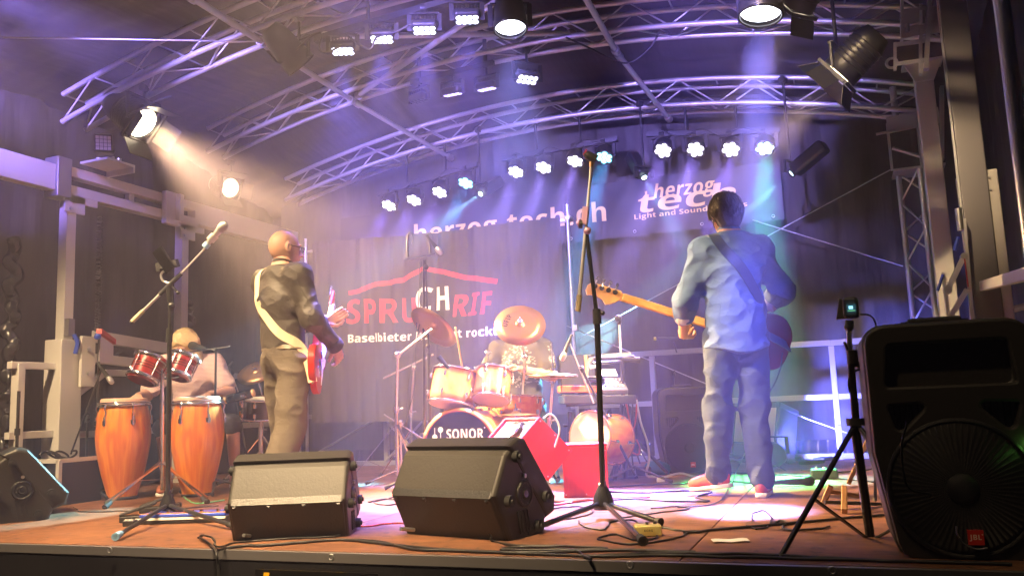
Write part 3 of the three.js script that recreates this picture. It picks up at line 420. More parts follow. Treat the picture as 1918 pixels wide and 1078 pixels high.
// ---- slim scanner heads with narrow cyan beams ----
function scanner(px, py, z, tx, ty, tz, cd, half, label) {
  const p = onZ(px, py, z), g = hung('scanner_lamp', label, 'stage lamp', p, onZ(tx, ty, tz), 'slim scanner lamps');
  part('housing', [rbox(0.13, 0.12, 0.34, 0.03, 0, 0.0, -0.2)], M.fixture, g); part('lamp_lens', can([[0.001, 0.004], [0.028, 0]], 16), glow(0.7, 0.95, 1, 8), g);
  part('rim', new THREE.TorusGeometry(0.034, 0.008, 6, 16), M.fixture, g);
  hang(g, archY(p.x, -5.0), 0.08); addSpot(g, 0.05, rgb(0.35, 0.85, 1), cd, half, 0.012, 0.2);
}
scanner(900, 363, -4.95, 812, 425, -4.3, 500, 5.5, 'slim scanner lamp sending a cyan beam to the lower left');
scanner(1207, 332, -4.95, 1262, 425, -4.6, 300, 6.5, 'slim scanner lamp with a narrow beam falling on the banner logo');
scanner(1482, 325, -4.4, 1402, 392, -4.6, 700, 4.5, 'scanner lamp on the right sending a cyan beam behind the bass player');
// ---- small dark flood on the left beam ----
{ const p = onX(193, 267, LEFT + 0.55), g = hung('flood_lamp', 'small square unlit flood lamp on the left beam', 'stage lamp', p, p.clone().add(V(0.6, -0.5, 0.7))); part('housing', rbox(0.14, 0.14, 0.06, 0.01, 0, 0, -0.03), M.fixture, g); part('lens_panel', Array.from({ length: 16 }, (_, i) => box(0.026, 0.026, 0.01, (i % 4 - 1.5) * 0.031, ((i >> 2) - 1.5) * 0.031, 0.003)), std({ color: rgb(0.4, 0.38, 0.5), roughness: 0.2 }), g); part('bracket', box(0.16, 0.02, 0.1, 0, -0.09, -0.05), M.fixture, g); }
// violet wash lamps low on the front truss, lighting the roof trusses
[[-4.6, -4.6], [-2.6, -2.6], [-0.6, -0.8]].forEach(([x, tx], i) => ledPar(V(x, 3.2, 0.0), V(tx, 3.05, -5.2), [0.34, 0.25, 1.0], 250, { half: 17, pen: 1, label: ['violet wash lamp on the front truss shining level to the back, left one', 'violet wash lamp on the front truss shining level to the back, middle one', 'violet wash lamp on the front truss shining level to the back, right one'][i] }));
fresnel(V(-0.9, 4.1, 1.25), V(0.35, 0.35, -0.4), 0.1, { label: 'dimmed key spotlight on the audience truss over the right loudspeaker', face: [1, 0.8, 0.5], k: 2, col: TUN, cd: 11, half: 15, open: 50, up: 4.4 });
ledPar(V(-5.2, 3.55, 0.1), V(-6.5, 3.1, -1.9), VIO, 260, { half: 26, pen: 1, label: 'violet LED lamp at the far left end of the front truss' });
fresnel(V(-3.9, 4.1, 1.25), V(-0.68, 1.05, -2.15), 0.1, { label: 'warm key spotlight on the audience truss turned to the bass player', face: [1, 0.8, 0.5], k: 5, col: TUN, cd: 400, half: 8, open: 50, up: 4.4 });
// cables strung along the trusses
[[[1060, 70], [1100, 88], [1170, 118], [1215, 92], [1235, 60], 'black cable sagging along the middle truss at upper right'], [[640, 60], [690, 92], [705, 70], [740, 60], [770, 45], 'black cable looping behind the lit lamp bar'], [[560, 75], [600, 62], [598, 90], [612, 98], [640, 85], 'black cable looped by the dark round moving lamp'], [[500, 96], [525, 118], [560, 88], [580, 70], [600, 60], 'black cable hanging at the left truss clamp'], [[230, 196], [238, 212], [262, 205], [290, 190], [320, 180], 'black cable along the left end of the truss above the warm spotlight']].forEach((c, i) => { const l = c.pop(), z = i === 0 ? -3.75 : -2.12; top('truss_cable', tube(c.map(([x, y]) => onZ(x, y, z)), 0.008, 60), M.cable, l, 'cable'); });
// ================= sound gear on the stage =================
T.perf = dataTex(128, 128, (u, v) => { const a = (u * 16) % 1 - 0.5, b = ((v * 16) + (Math.floor(u * 16) % 2) * 0.5) % 1 - 0.5; return a * a + b * b < 0.09 ? 0.0 : 1; }, false);
M.grille = std({ color: rgb(0.02, 0.019, 0.017), roughness: 0.5, metalness: 0.3, bumpMap: rep(T.perf, 4, 4), bumpScale: 0.003 });
M.cabinet = std({ color: rgb(0.024, 0.021, 0.017), roughness: 0.5, bumpMap: rep(T.grain, 7, 7), bumpScale: 0.0006 });
M.cabDark = std({ color: rgb(0.012, 0.012, 0.012), roughness: 0.42, bumpMap: rep(T.grain, 7, 7), bumpScale: 0.0012 });
function wedge(pos, yaw, label, o = {}) {                          // local x along the cabinet, z towards the musicians' side
  const g = local('floor_monitor', label, 'stage monitor', pos, 'floor monitors at the stage edge'); g.rotation.y = yaw; g.scale.setScalar(o.s || 1);
  const L = 0.62, prof = [[0, 0.2], [0.085, 0.355], [0.12, 0.385], [0.36, 0.085], [0.33, 0.0], [0.10, 0.0]], sh = (pts, len, b) => { const q = extrude(pts, len - 2 * b, b, 3); q.rotateY(-Math.PI / 2); q.translate(len / 2 - b, 0, 0); return q; };
  part('cabinet', sh(prof, L, 0.02), M.cabinet, g);
  part('baffle', sh([[0.115, 0.402], [0.165, 0.422], [0.215, 0.415], [0.435, 0.15], [0.425, 0.1], [0.375, 0.085]], L + 0.012, 0.022), M.cabinet, g);
  part('grille', bar(V(0, 0.41, 0.24), V(0, 0.15, 0.452), L * 0.86, 0.012, V(0, 0.7, 0.7)), M.grille, g);
  part('back_panel', sh([[-0.018, 0.19], [-0.004, 0.212], [0.02, 0.19], [0.105, -0.005], [0.088, -0.002]], L - 0.03, 0.012), M.cabDark, g);
  for (const x of [-0.27, -0.09, 0.09, 0.27]) { const n = V(0, 0.55, -0.83); part('screw_hole', disc(V(x, 0.182, -0.02), n, 0.012, 0.02, 12), M.blackGloss, g); }
  for (const s of [-1, 1]) {
    for (const [z, y] of [[0.14, 0.36], [0.36, 0.16], [0.07, 0.17], [0.29, 0.04]]) part('rubber_foot', [disc(V(s * (L / 2 + 0.012), y, z), V(s, 0, 0), 0.026, 0.03, 16), disc(V(s * (L / 2 + 0.03), y, z), V(s, 0, 0), 0.012, 0.012, 12)], M.rubber, g);
    part('pole_socket', [place(new THREE.TorusGeometry(0.052, 0.009, 8, 28).rotateX(Math.PI / 2), V(s * (L / 2 + 0.004), 0.19, 0.2), V(s, 0, 0)), disc(V(s * (L / 2 + 0.002), 0.19, 0.2), V(s, 0, 0), 0.05, 0.012, 24), place(new THREE.TorusGeometry(0.02, 0.007, 8, 20).rotateX(Math.PI / 2), V(s * (L / 2 + 0.008), 0.19, 0.2), V(s, 0, 0))], M.cabDark, g);
    part('socket_hole', disc(V(s * (L / 2 + 0.01), 0.19, 0.2), V(s, 0, 0), 0.018, 0.006, 16), M.blackGloss, g);
    part('rib', [0, 1, 2, 3].map((i) => bar(V(s * (L / 2 + 0.004), 0.02, 0.16 + i * 0.025), V(s * (L / 2 + 0.004), 0.12, 0.14 + i * 0.025), 0.006, 0.006, V(1, 0, 0))), M.cabDark, g);
    part('bolt', disc(V(s * (L / 2 + 0.006), 0.27, 0.2), V(s, 0, 0), 0.01, 0.014, 12), M.steel, g);
  }
  part('cable_plug', [rod(V(0.2, 0.03, 0.02), V(0.21, 0.045, -0.06), 0.009)], M.steel, g);
}
const toward = (dirX, dirZ) => Math.atan2(dirX, dirZ);
{ const f = onFloor(538, 1012); wedge(V(f.x, 0, f.z), toward(AWAY.x, AWAY.z) + 0.03, 'black floor monitor seen from behind, nearest to the guitarist', { s: 0.92 });
  const f2 = onFloor(832, 1010); wedge(V(f2.x, 0, f2.z), toward(AWAY.x, AWAY.z) - 0.62, 'black floor monitor in the centre turned to show its right end', { s: 1.02 });
  const f3 = onFloor(-35, 975); wedge(V(f3.x, 0, f3.z), toward(AWAY.x, AWAY.z) - 1.0, 'grey black floor monitor cut off by the left edge', { s: 1.02 }); }
// ---- loudspeakers with horn, ports and round grille ----
function jbl(pos, yaw, s, label, o = {}) {
  const g = local('loudspeaker', label, 'loudspeaker', pos, o.group); g.rotation.y = yaw; g.rotation.z = o.tilt || 0; g.scale.setScalar(s);
  const W = 0.44, H = 0.69, D = 0.36;
  const outline = new THREE.Shape(); const a = W / 2, r = 0.06, b = 0.045;
  outline.moveTo(-a + r + b, 0); outline.lineTo(a - r - b, 0); outline.quadraticCurveTo(a - b, 0, a - b + 0.004, r); outline.lineTo(a, H * 0.45); outline.lineTo(a, H - r); outline.quadraticCurveTo(a, H, a - r, H); outline.lineTo(-a + r, H); outline.quadraticCurveTo(-a, H, -a, H - r); outline.lineTo(-a, H * 0.45); outline.lineTo(-a + b - 0.004, r); outline.quadraticCurveTo(-a + b, 0, -a + r + b, 0);
  const back = outline.clone(); back.holes = [];
  part('cabinet', new THREE.ExtrudeGeometry(back, { depth: D, bevelEnabled: true, bevelSize: 0.015, bevelThickness: 0.02, bevelSegments: 3, curveSegments: 10 }).translate(0, 0, -D), M.cabinet, g);
  const front = outline.clone(), hole = (pts) => { const h = new THREE.Path(); pts(h); front.holes.push(h); };
  hole((h) => { h.moveTo(-0.165, 0.50); h.lineTo(0.165, 0.50); h.quadraticCurveTo(0.185, 0.5, 0.185, 0.52); h.lineTo(0.175, 0.625); h.quadraticCurveTo(0.17, 0.645, 0.15, 0.645); h.lineTo(-0.15, 0.645); h.quadraticCurveTo(-0.17, 0.645, -0.175, 0.625); h.lineTo(-0.185, 0.52); h.quadraticCurveTo(-0.185, 0.5, -0.165, 0.5); });
  for (const sx of [-1, 1]) hole((h) => { h.moveTo(sx * 0.165, 0.46); h.lineTo(sx * 0.09, 0.463); h.quadraticCurveTo(sx * 0.06, 0.455, sx * 0.075, 0.43); h.lineTo(sx * 0.13, 0.375); h.quadraticCurveTo(sx * 0.155, 0.36, sx * 0.17, 0.385); h.lineTo(sx * 0.185, 0.44); h.quadraticCurveTo(sx * 0.185, 0.46, sx * 0.165, 0.46); });
  part('baffle', new THREE.ExtrudeGeometry(front, { depth: 0.035, bevelEnabled: true, bevelSize: 0.008, bevelThickness: 0.008, bevelSegments: 2, curveSegments: 10 }).translate(0, 0, 0.021), M.cabinet, g);
  part('horn', (() => { const q = new THREE.PlaneGeometry(0.36, 0.145, 24, 8), p = q.attributes.position; for (let k = 0; k < p.count; k++) { const x = p.getX(k) / 0.18, y = p.getY(k) / 0.0725; p.setZ(k, -0.004 - 0.10 * Math.pow(Math.max(0, 1 - x * x), 0.8) * (1 - Math.pow(Math.abs(y), 4))); } q.computeVertexNormals(); return q.translate(0, 0.5725, 0.062 - 0.03); })(), std({ color: rgb(0.05, 0.046, 0.04), roughness: 0.28 }), g);
  part('port', [-1, 1].map((sx) => Array.from({ length: 7 }, (_, i) => box(0.004, 0.09, 0.01, sx * 0.125 + (i - 3) * 0.017, 0.415, 0.024))), M.blackGloss, g);
  part('grille', (() => { const q = new THREE.SphereGeometry(0.2, 40, 14, 0, 6.2832, 0, Math.PI / 2).rotateX(Math.PI / 2).scale(0.98, 0.98, 0.16); return q.translate(0, 0.205, 0.062); })(), M.grille, g);
  part('grille_ring', new THREE.TorusGeometry(0.197, 0.008, 8, 48).translate(0, 0.205, 0.066), M.cabDark, g);
  part('dust_cap', new THREE.SphereGeometry(0.045, 20, 8, 0, 6.2832, 0, Math.PI / 2).rotateX(Math.PI / 2).scale(1, 1, 0.3).translate(0, 0.205, 0.092), M.cabDark, g);
  const bt = canvasTex(128, 128, (c) => { c.fillStyle = '#d8321c'; c.fillRect(0, 0, 128, 128); c.fillStyle = '#ffd9c8'; c.font = 'bold 62px sans-serif'; c.textAlign = 'center'; c.fillText('JBL', 64, 84); c.fillRect(112, 34, 10, 10); });
  part('badge', new THREE.BoxGeometry(0.042, 0.042, 0.006).translate(0.02, 0.068, 0.094), std({ map: bt, roughness: 0.4 }), g);
  if (o.led) { const m = part('indicator_lamp', new THREE.SphereGeometry(0.004, 10, 8).translate(0.19, 0.33, 0.068), glow(0.3, 1, 0.15, 6), g); const l = new THREE.PointLight(rgb(0.3, 1, 0.15), 0.004); l.name = 'indicator_light'; l.position.set(0.19, 0.33, 0.076); l.shadow.radius = 0.2; g.add(l); }
  part('handle', [bar(V(-0.08, H + 0.03, -0.16), V(0.08, H + 0.03, -0.16), 0.04, 0.02, UP, 0.008), bar(V(-0.08, H, -0.16), V(-0.08, H + 0.03, -0.16), 0.04, 0.02, V(0, 0, 1)), bar(V(0.08, H, -0.16), V(0.08, H + 0.03, -0.16), 0.04, 0.02, V(0, 0, 1))], M.cabinet, g);
  return g;
}
const faceCam = (p) => toward(EYE.x - p.x, EYE.z - p.z);
{ const p = onFloor(1798, 1040); p.x += 0.02; jbl(p, faceCam(p) + 0.12, 1.2, 'large black loudspeaker standing at the right edge, seen from the front', { led: true, tilt: 0 });
  const q = onFloor(1292, 884); jbl(q, faceCam(q) + 0.14, 0.98, 'black loudspeaker standing at the back left of the bass player', {}); }
// ---- microphones and stands ----
function micGeo(p, dir, L = 0.17, r = 0.019) { const body = place(lathe([[0.001, -L], [r * 0.62, -L], [r * 0.72, -L * 0.7], [r, -0.03], [r * 1.05, -0.02]], 16), p, dir), head = place(lathe([[r * 1.05, -0.02], [r * 1.35, 0.0], [r * 1.4, 0.012], [r * 1.3, 0.03], [r * 0.9, 0.045], [0.001, 0.05]], 18), p, dir); return [body, head]; }
function legs(hub, n, len, h, a0, r = 0.011, foot = 0.018) { const out = [], feet = []; for (let i = 0; i < n; i++) { const a = a0 + i * Math.PI * 2 / n, e = V(hub.x + Math.cos(a) * len, 0.02, hub.z + Math.sin(a) * len); out.push(rod(V(hub.x, h, hub.z), e, r)); feet.push(rod(e.clone().lerp(V(hub.x, h, hub.z), 0.14), e, foot * 0.85, foot)); } return [out, feet]; }
M.micSilver = std({ color: rgb(0.55, 0.54, 0.52), metalness: 0.7, roughness: 0.35 });
M.mesh = std({ color: rgb(0.45, 0.44, 0.42), metalness: 0.8, roughness: 0.4, bumpMap: rep(T.weave, 2, 2), bumpScale: 0.002 });
{ // front left stand with boom, phone holder and silver microphone
  const b = onFloor(313, 972), t = thing('microphone_stand', 'black microphone stand on the left with silver boom, in front of the congas', 'microphone stand', b), U = (px, py, dd = 0) => beside(b, px, py, dd);
  part('pole', rod(V(b.x, 0.08, b.z), U(317, 622), 0.014, 0.014, 14), M.blackMetal, t); part('upper_pole', rod(U(317, 622), U(318, 565), 0.009, 0.009, 12), M.blackMetal, t); part('collar', rod(U(316, 640), U(317, 615), 0.02, 0.018, 14), M.black, t);
  part('base_hub', place(lathe([[0.001, 0], [0.045, 0], [0.05, 0.02], [0.04, 0.06], [0.022, 0.1], [0.02, 0.12], [0.001, 0.12]], 18), V(b.x, 0.05, b.z), UP), M.blackGloss, t);
  for (const [px, py, m] of [[215, 1005, 0], [440, 985, 1], [335, 945, 1]]) { const e = onFloor(px, py, 0.022); const l = part('leg', rod(V(b.x, 0.085, b.z), e, 0.012), M.blackMetal, t); part('foot', rod(e.clone().lerp(V(b.x, 0.085, b.z), 0.09), e, 0.016, 0.02), m ? M.rubber : std({ color: rgb(0.22, 0.42, 0.62), roughness: 0.6 }), l); }
  const B0 = U(247, 602), B1 = U(341, 510), B2 = U(386, 462);
  part('counterweight', rod(B0, B0.clone().lerp(B1, 0.22), 0.014), std({ color: rgb(0.45, 0.40, 0.25), roughness: 0.5 }), t); part('end_cap', ball(B0, 0.0145), M.rubber, t);
  part('boom', rod(B0.clone().lerp(B1, 0.2), B1, 0.0095), M.micSilver, t); part('boom_tip', rod(B1, B2, 0.006), M.micSilver, t);
  part('clutch', [rod(B0.clone().lerp(B1, 0.55), B0.clone().lerp(B1, 0.98), 0.014), ball(U(321, 572), 0.022), rod(U(318, 565), B0.clone().lerp(B1, 0.72), 0.016), rod(U(322, 535), U(332, 548), 0.007), ball(U(333, 548), 0.012)], M.blackMetal, t);
  const d = U(420, 420).sub(U(386, 458)).normalize(), mp = U(414, 427), m = top('microphone', micGeo(mp, d, 0.15, 0.021)[0], M.micSilver, 'silver microphone at the tip of the left boom', 'microphone'); part('head', micGeo(mp, d, 0.15, 0.021)[1], M.mesh, m); part('ring', disc(U(386, 459), d, 0.021, 0.03, 14), std({ color: rgb(0.3, 0.5, 0.65), roughness: 0.4 }), m); part('clip', rod(U(393, 450), U(402, 440), 0.027, 0.027, 12), M.micSilver, m);
  const h = thing('phone_holder', 'black clamp holder with gooseneck on the left microphone stand', 'holder', U(310, 530)); part('gooseneck', tube([U(318, 530), U(305, 526), U(301, 515), U(306, 508), U(314, 508)], 0.007, 24), M.micSilver, h); part('clamp', [bar(U(296, 500), U(330, 492), 0.03, 0.03), bar(U(298, 508), U(296, 492), 0.03, 0.025, V(0, 0, 1)), bar(U(331, 500), U(327, 486), 0.03, 0.025, V(0, 0, 1)), ball(U(315, 505), 0.022)], M.black, h);
  const q = U(306, 486, -0.02), pu = U(295, 470).sub(U(318, 505)).normalize(), px = cam.r.clone().addScaledVector(AWAY, -0.35).normalize(), pz = px.clone().cross(pu).normalize(), ph = thing('phone', 'black phone tilted in the holder on the left stand', 'phone', q); part('case', frame(rbox(0.082, 0.155, 0.012, 0.005), q, pu.clone().cross(pz).normalize(), pu, pz), M.blackGloss, ph); part('screen', frame(box(0.074, 0.142, 0.002, 0, 0, 0.008), q, pu.clone().cross(pz).normalize(), pu, pz), std({ color: rgb(0.008, 0.008, 0.01), roughness: 0.1 }), ph);
}
{ // centre stand with straight tube and folded boom
  const b = onFloor(1132, 972), t = thing('microphone_stand', 'tall black microphone stand in the centre right with its boom folded down', 'microphone stand', b), U = (px, py) => beside(b, px, py);
  part('pole', rod(V(b.x, 0.1, b.z), U(1118, 588), 0.0155, 0.0155, 14), M.blackGloss, t); part('upper_pole', rod(U(1118, 588), U(1098, 432), 0.011, 0.011, 12), M.blackGloss, t); part('collar', [rod(U(1119, 606), U(1117, 578), 0.023, 0.021, 14), rod(U(1118, 588), U(1130, 586), 0.007), ball(U(1129, 586), 0.013)], M.black, t);
  part('base_hub', place(lathe([[0.001, 0], [0.05, 0], [0.058, 0.025], [0.045, 0.075], [0.022, 0.12], [0.02, 0.14], [0.001, 0.14]], 20), V(b.x, 0.05, b.z), UP), M.blackGloss, t);
  for (const [px, py] of [[985, 995], [1205, 1013], [1238, 978]]) { const e = onFloor(px, py, 0.02); const l = part('leg', rod(V(b.x, 0.085, b.z), e, 0.013), M.blackGloss, t); part('foot', rod(e.clone().lerp(V(b.x, 0.085, b.z), 0.07), e, 0.018, 0.022), M.rubber, l); }
  part('boom', rod(U(1083, 582), U(1098, 418), 0.011, 0.009), M.micSilver, t); part('counterweight', rod(U(1082.5, 583), U(1086, 552), 0.0145), std({ color: rgb(0.35, 0.28, 0.16), roughness: 0.4, metalness: 0.4 }), t); part('boom_tip', rod(U(1098, 418), U(1108, 305), 0.0085, 0.0075), M.micSilver, t);
  part('clutch', [bar(U(1095, 420), U(1098, 387), 0.03, 0.03, V(0, 0, 1)), rod(U(1088, 418).addScaledVector(AWAY, -0.01), U(1084, 418), 0.02), ball(U(1100, 432), 0.022)], std({ color: rgb(0.35, 0.2, 0.3), roughness: 0.4, metalness: 0.4 }), t); part('knob', disc(U(1087, 420), RIGHT, 0.022, 0.02, 16), M.black, t);
  part('thread', rod(U(1107, 312), U(1108, 300), 0.011, 0.011, 12), M.brass, t);
  part('clip', [rod(U(1100, 290), U(1117, 299), 0.023, 0.026, 14), rod(U(1097, 286), U(1101, 290), 0.017, 0.02, 14)], M.black, t); part('clip_ring', disc(U(1096, 285), U(1100, 289).sub(U(1117, 299)).normalize(), 0.017, 0.008, 14), M.red, t);
}
{ // tripod with recorder
  const b = onFloor(1603, 1005), t = thing('tripod', 'black tripod stand in front of the right loudspeaker', 'tripod', b), U = (px, py) => beside(b, px, py);
  part('pole', rod(U(1632, 1015), U(1600, 785), 0.019, 0.02, 14), M.blackGloss, t); part('pole_section', rod(U(1605, 800), U(1594, 675), 0.016, 0.014, 14), M.blackGloss, t); part('tip', rod(U(1594, 680), U(1590, 615), 0.012, 0.010, 12), M.steel, t);
  for (const [px, py] of [[1462, 1043], [1700, 1040], [1742, 952]]) part('leg', rod(U(1604, 792), px === 1742 ? onFloor(1755, 985, 0.1) : onFloor(px === 1700 ? 1790 : px, py), 0.011, 0.011, 10), M.blackGloss, t);
  part('brace', [bar(U(1632, 1013), onFloor(1462, 1043).lerp(U(1604, 792), 0.41), 0.018, 0.006), bar(U(1632, 1013), onFloor(1790, 1040).lerp(U(1604, 792), 0.3), 0.018, 0.006)], M.blackGloss, t); part('collar', [disc(U(1603, 790), UP, 0.036, 0.03, 16), rod(U(1596, 655), U(1598, 680), 0.022), rod(U(1590, 660), U(1582, 640), 0.006), ball(U(1612, 684), 0.018), rod(U(1598, 682), U(1612, 684), 0.008), disc(U(1632, 1013), UP, 0.03, 0.02, 14)], M.black, t);
  part('ball_head', [ball(U(1591, 612), 0.02), rod(U(1591, 612), U(1592, 600), 0.018)], M.black, t);
  const rx = cam.r.clone().addScaledVector(AWAY, -0.5).normalize(), rz = rx.clone().cross(UP).normalize(), o = U(1594, 576), rec = thing('video_recorder', 'small black video recorder with a lit screen on the tripod', 'recorder', o);
  part('body', frame(rbox(0.062, 0.09, 0.045, 0.016), o, rx, UP, rz), M.black, rec); part('lens_hood', frame(extrude([[-0.042, -0.04], [0.02, -0.036], [0.024, 0.036], [-0.024, 0.04]], 0.03, 0.004).rotateY(0).translate(-0.018, 0, -0.06), o, rx, UP, rz), std({ color: rgb(0.05, 0.045, 0.03), roughness: 0.5 }), rec);
  const st = canvasTex(64, 64, (c) => { c.fillStyle = '#16323a'; c.fillRect(0, 0, 64, 64); c.fillStyle = '#8fc4d8'; c.fillRect(14, 14, 30, 24); c.fillStyle = '#5f9a64'; c.fillRect(6, 48, 52, 6); });
  part('screen', frame(box(0.036, 0.034, 0.002, 0.004, -0.004, 0.0235), o, rx, UP, rz), std({ map: st, emissiveMap: st, emissive: 0xffffff, emissiveIntensity: 0.9 }), rec);
  const sl = new THREE.PointLight(rgb(0.5, 0.8, 0.9), 0.003); sl.name = 'screen_light'; sl.position.copy(V(0.004, -0.004, 0.04).applyMatrix4(new THREE.Matrix4().makeBasis(rx, UP, rz))); sl.shadow.radius = 0.8; rec.add(sl);
  top('recorder_cable', tube([U(1612, 588), U(1628, 590), U(1640, 604), U(1643, 640), U(1632, 668), U(1606, 684), U(1592, 694), U(1620, 690), U(1632, 678), U(1596, 700), U(1590, 720), U(1596, 745)], 0.004, 120), M.cable, 'thin black cable coiling from the recorder round the tripod', 'cable');
}
// ---- small mic stands among the drums and congas ----
function boomStand(bx, by, topP, tail, tip, o) {
  const b = o.base || onFloor(bx, by), t = thing('boom_stand', o.label, 'microphone stand', b, o.group), U = (p) => (p.isVector3 ? p : beside(b, p[0], p[1], p[2] || 0)), J = U(topP), A = U(tail), E = U(tip), m = o.mat || M.blackMetal;
  part('pole', [rod(V(b.x, 0.06, b.z), J, 0.011, 0.009, 10)], m, t); part('boom', rod(A, E, 0.007, 0.006, 8), o.boomMat || m, t); part('clutch', [ball(J, 0.02), rod(J.clone().lerp(A, 0.1), J.clone().lerp(E, 0.1), 0.014)], m, t);
  const [l, f] = legs(V(b.x, 0, b.z), 3, o.leg || 0.3, 0.12, o.a || 0.4, 0.009, 0.014); l.forEach((g, i) => { part('leg', g, m, t); part('foot', f[i], M.rubber, t); });
  if (o.mic) { const d = E.clone().sub(U(o.micFrom || tail)).normalize(); const dir = o.micDir ? U(o.micDir).sub(E).normalize() : d, mp = E.clone().addScaledVector(dir, 0.1), q = micGeo(mp, dir, 0.16, 0.016), mm = top('microphone', q[0], M.black, o.mic, 'microphone'); part('head', q[1], o.headMat || M.mesh, mm); }
  return t;
}
boomStand(160, 935, [163, 786], [132, 850], [190, 690], { label: 'black boom stand left of the congas leaning over the left drum', mic: 'black microphone pointing down at the left conga', micDir: [212, 720], a: 0.2 });
boomStand(400, 925, [404, 655], [345, 660], [430, 649], { label: 'black microphone stand beside the right conga with a level boom', mic: null, a: 0.9 });
{ const b = onFloor(400, 925), m = micGeo(beside(b, 364, 648), beside(b, 360, 646).sub(beside(b, 376, 650)).normalize(), 0.09, 0.024), o = top('microphone', m[0], M.black, 'black windscreened microphone at the head of the conga player', 'microphone'); part('head', m[1], M.rubber, o); }
boomStand(470, 905, [432, 690], [470, 800], [428, 686], { label: 'slim microphone stand slanting behind the guitarist at left', mic: 'black microphone angled up to the left beside the conga player', micDir: [409, 707], a: 0.1, boomMat: M.micSilver });
boomStand(1190, 905, [1090, 690], [1112, 755], [1066, 640], { label: 'slim boom stand right of the drummer', mic: 'slim dark microphone above the hi-hat', micDir: [1055, 668], a: 0.3, boomMat: M.micSilver });
boomStand(1262, 872, [1262, 700], [1268, 660], [1262, 640], { label: 'low boom stand in front of the right back railing', mic: null, a: 0.2 });
{ const b = onFloor(1262, 872), o = top('microphone', micGeo(beside(b, 1228, 634), RIGHT.clone().negate(), 0.2, 0.014)[0], M.black, 'dark microphone lying level with a yellow tip before the back wall', 'microphone'); part('tip', disc(beside(b, 1227, 634), RIGHT, 0.016, 0.02, 12), std({ color: rgb(0.5, 0.45, 0.06), roughness: 0.5 }), o); }
{ // overhead stand with a bar of two microphones in front of the banner
  const b = onFloor(795, 915), t = thing('overhead_stand', 'tall thin black stand carrying a bar with two microphones above the drums', 'microphone stand', b), U = (px, py) => beside(b, px, py, -0.05);
  part('pole', rod(V(b.x, 0.05, b.z), U(793, 486), 0.012, 0.009, 10), M.blackMetal, t); part('second_pole', rod(U(805, 700), U(797, 486), 0.009, 0.006, 8), M.blackMetal, t); part('pole_sleeve', rod(U(805, 790), U(803, 660), 0.016), M.black, t); part('clutch', [ball(U(798, 500), 0.022), ball(U(802, 648), 0.02)], M.blackMetal, t);
  part('bar', bar(U(758, 485), U(816, 475), 0.03, 0.016), std({ color: rgb(0.05, 0.05, 0.07), roughness: 0.3 }), t); const [l, f] = legs(b, 3, 0.3, 0.14, 0.5); l.forEach((g, i) => { part('leg', g, M.blackMetal, t); part('foot', f[i], M.rubber, t); });
  for (const [pts, l] of [[[[764, 482], [763, 460], [764, 440]], 'left small black microphone standing on the overhead bar'], [[[806, 474], [805, 455], [800, 440]], 'right small black microphone hooked on the overhead bar']]) { const m = top('microphone', tube(pts.map(([x, y]) => U(x, y)), 0.009, 16, 8), M.black, l, 'microphone', 'microphones on the overhead bar'); part('cable', tube([pts[2], [pts[2][0] + 5, pts[2][1] - 6], [pts[2][0] + 10, pts[2][1] + 6], [pts[2][0] + 5, pts[2][1] + 22]].map(([x, y]) => U(x, y)), 0.003, 20), M.cable, m); }
  { const d = U(826, 474).sub(U(803, 446)).normalize(), q = micGeo(U(820, 467), d, 0.14, 0.016), m = top('microphone', q[0], M.black, 'larger dark microphone slanting down right of the overhead bar', 'microphone'); part('head', q[1], M.micSilver, m); }
  for (const k of [0, 1]) top('hanging_cable', tube([[786, 490], [784, 560 + k * 30], [776, 650], [766 + k * 8, 720], [760 - k * 6, 800]].map(([x, y]) => U(x + k * 3, y)), 0.0035, 60), M.cable, ['thin cable falling from the overhead bar, left one', 'thin cable falling from the overhead bar, right one'][k], 'cable', 'cables falling from the overhead bar');
}
// ================= drums =================
M.shell = std({ map: rep(T.conga, 2, 1), roughness: 0.28, color: rgb(0.62, 0.58, 0.5) });
T.burst = dataTex(128, 256, (u, v) => { const g = fbm(u * 20, v * 3, 5, 4, 20, 3), e = sstep(0.28, 0.0, Math.min(v, 1 - v)); return mixc(mixc([0.96, 0.74, 0.46], [0.88, 0.6, 0.32], g), [0.5, 0.13, 0.07], e); });
M.burst = phy({ map: T.burst, roughness: 0.3, clearcoat: 0.8, clearcoatRoughness: 0.1, color: rgb(0.8, 0.8, 0.8) });
M.head = std({ color: rgb(0.72, 0.66, 0.58), roughness: 0.5 });
M.headPink = std({ color: rgb(0.6, 0.42, 0.36), roughness: 0.5 });
function drum(name, label, c, axis, r, h, o = {}) {                // c: centre, axis: towards the playing head
  const t = local(name, label, 'drum', c, o.group); t.quaternion.copy(quatTo(axis));
  part('shell', new THREE.CylinderGeometry(r, r, h, 40, 1, true), o.mat || M.burst, t);
  part('head', disc(V(0, h / 2 + 0.004, 0), UP, r * 0.985, 0.004, 36), o.top || M.head, t); part('bottom_head', disc(V(0, -h / 2 - 0.004, 0), UP, r * 0.985, 0.004, 36), o.bottom || M.head, t);
  for (const s of [-1, 1]) part('hoop', place(new THREE.TorusGeometry(r + 0.006, 0.008, 8, 44).rotateX(Math.PI / 2), V(0, s * (h / 2), 0), UP), o.hoop || M.chrome, t);
  const n = o.lugs || 6; for (let i = 0; i < n; i++) { const a = (i + 0.5) * 2 * Math.PI / n, x = Math.cos(a) * (r + 0.014), z = Math.sin(a) * (r + 0.014); for (const s of h > 0.15 ? [-1, 1] : [0]) part('lug', [rbox(0.022, 0.04, 0.022, 0.006, x, s * h * 0.26, z, 1), rod(V(x, s * h * 0.3, z), V(x, s * (h / 2 + 0.008), z), 0.004, 0.004, 6)], M.chrome, t); }
  return t;
}
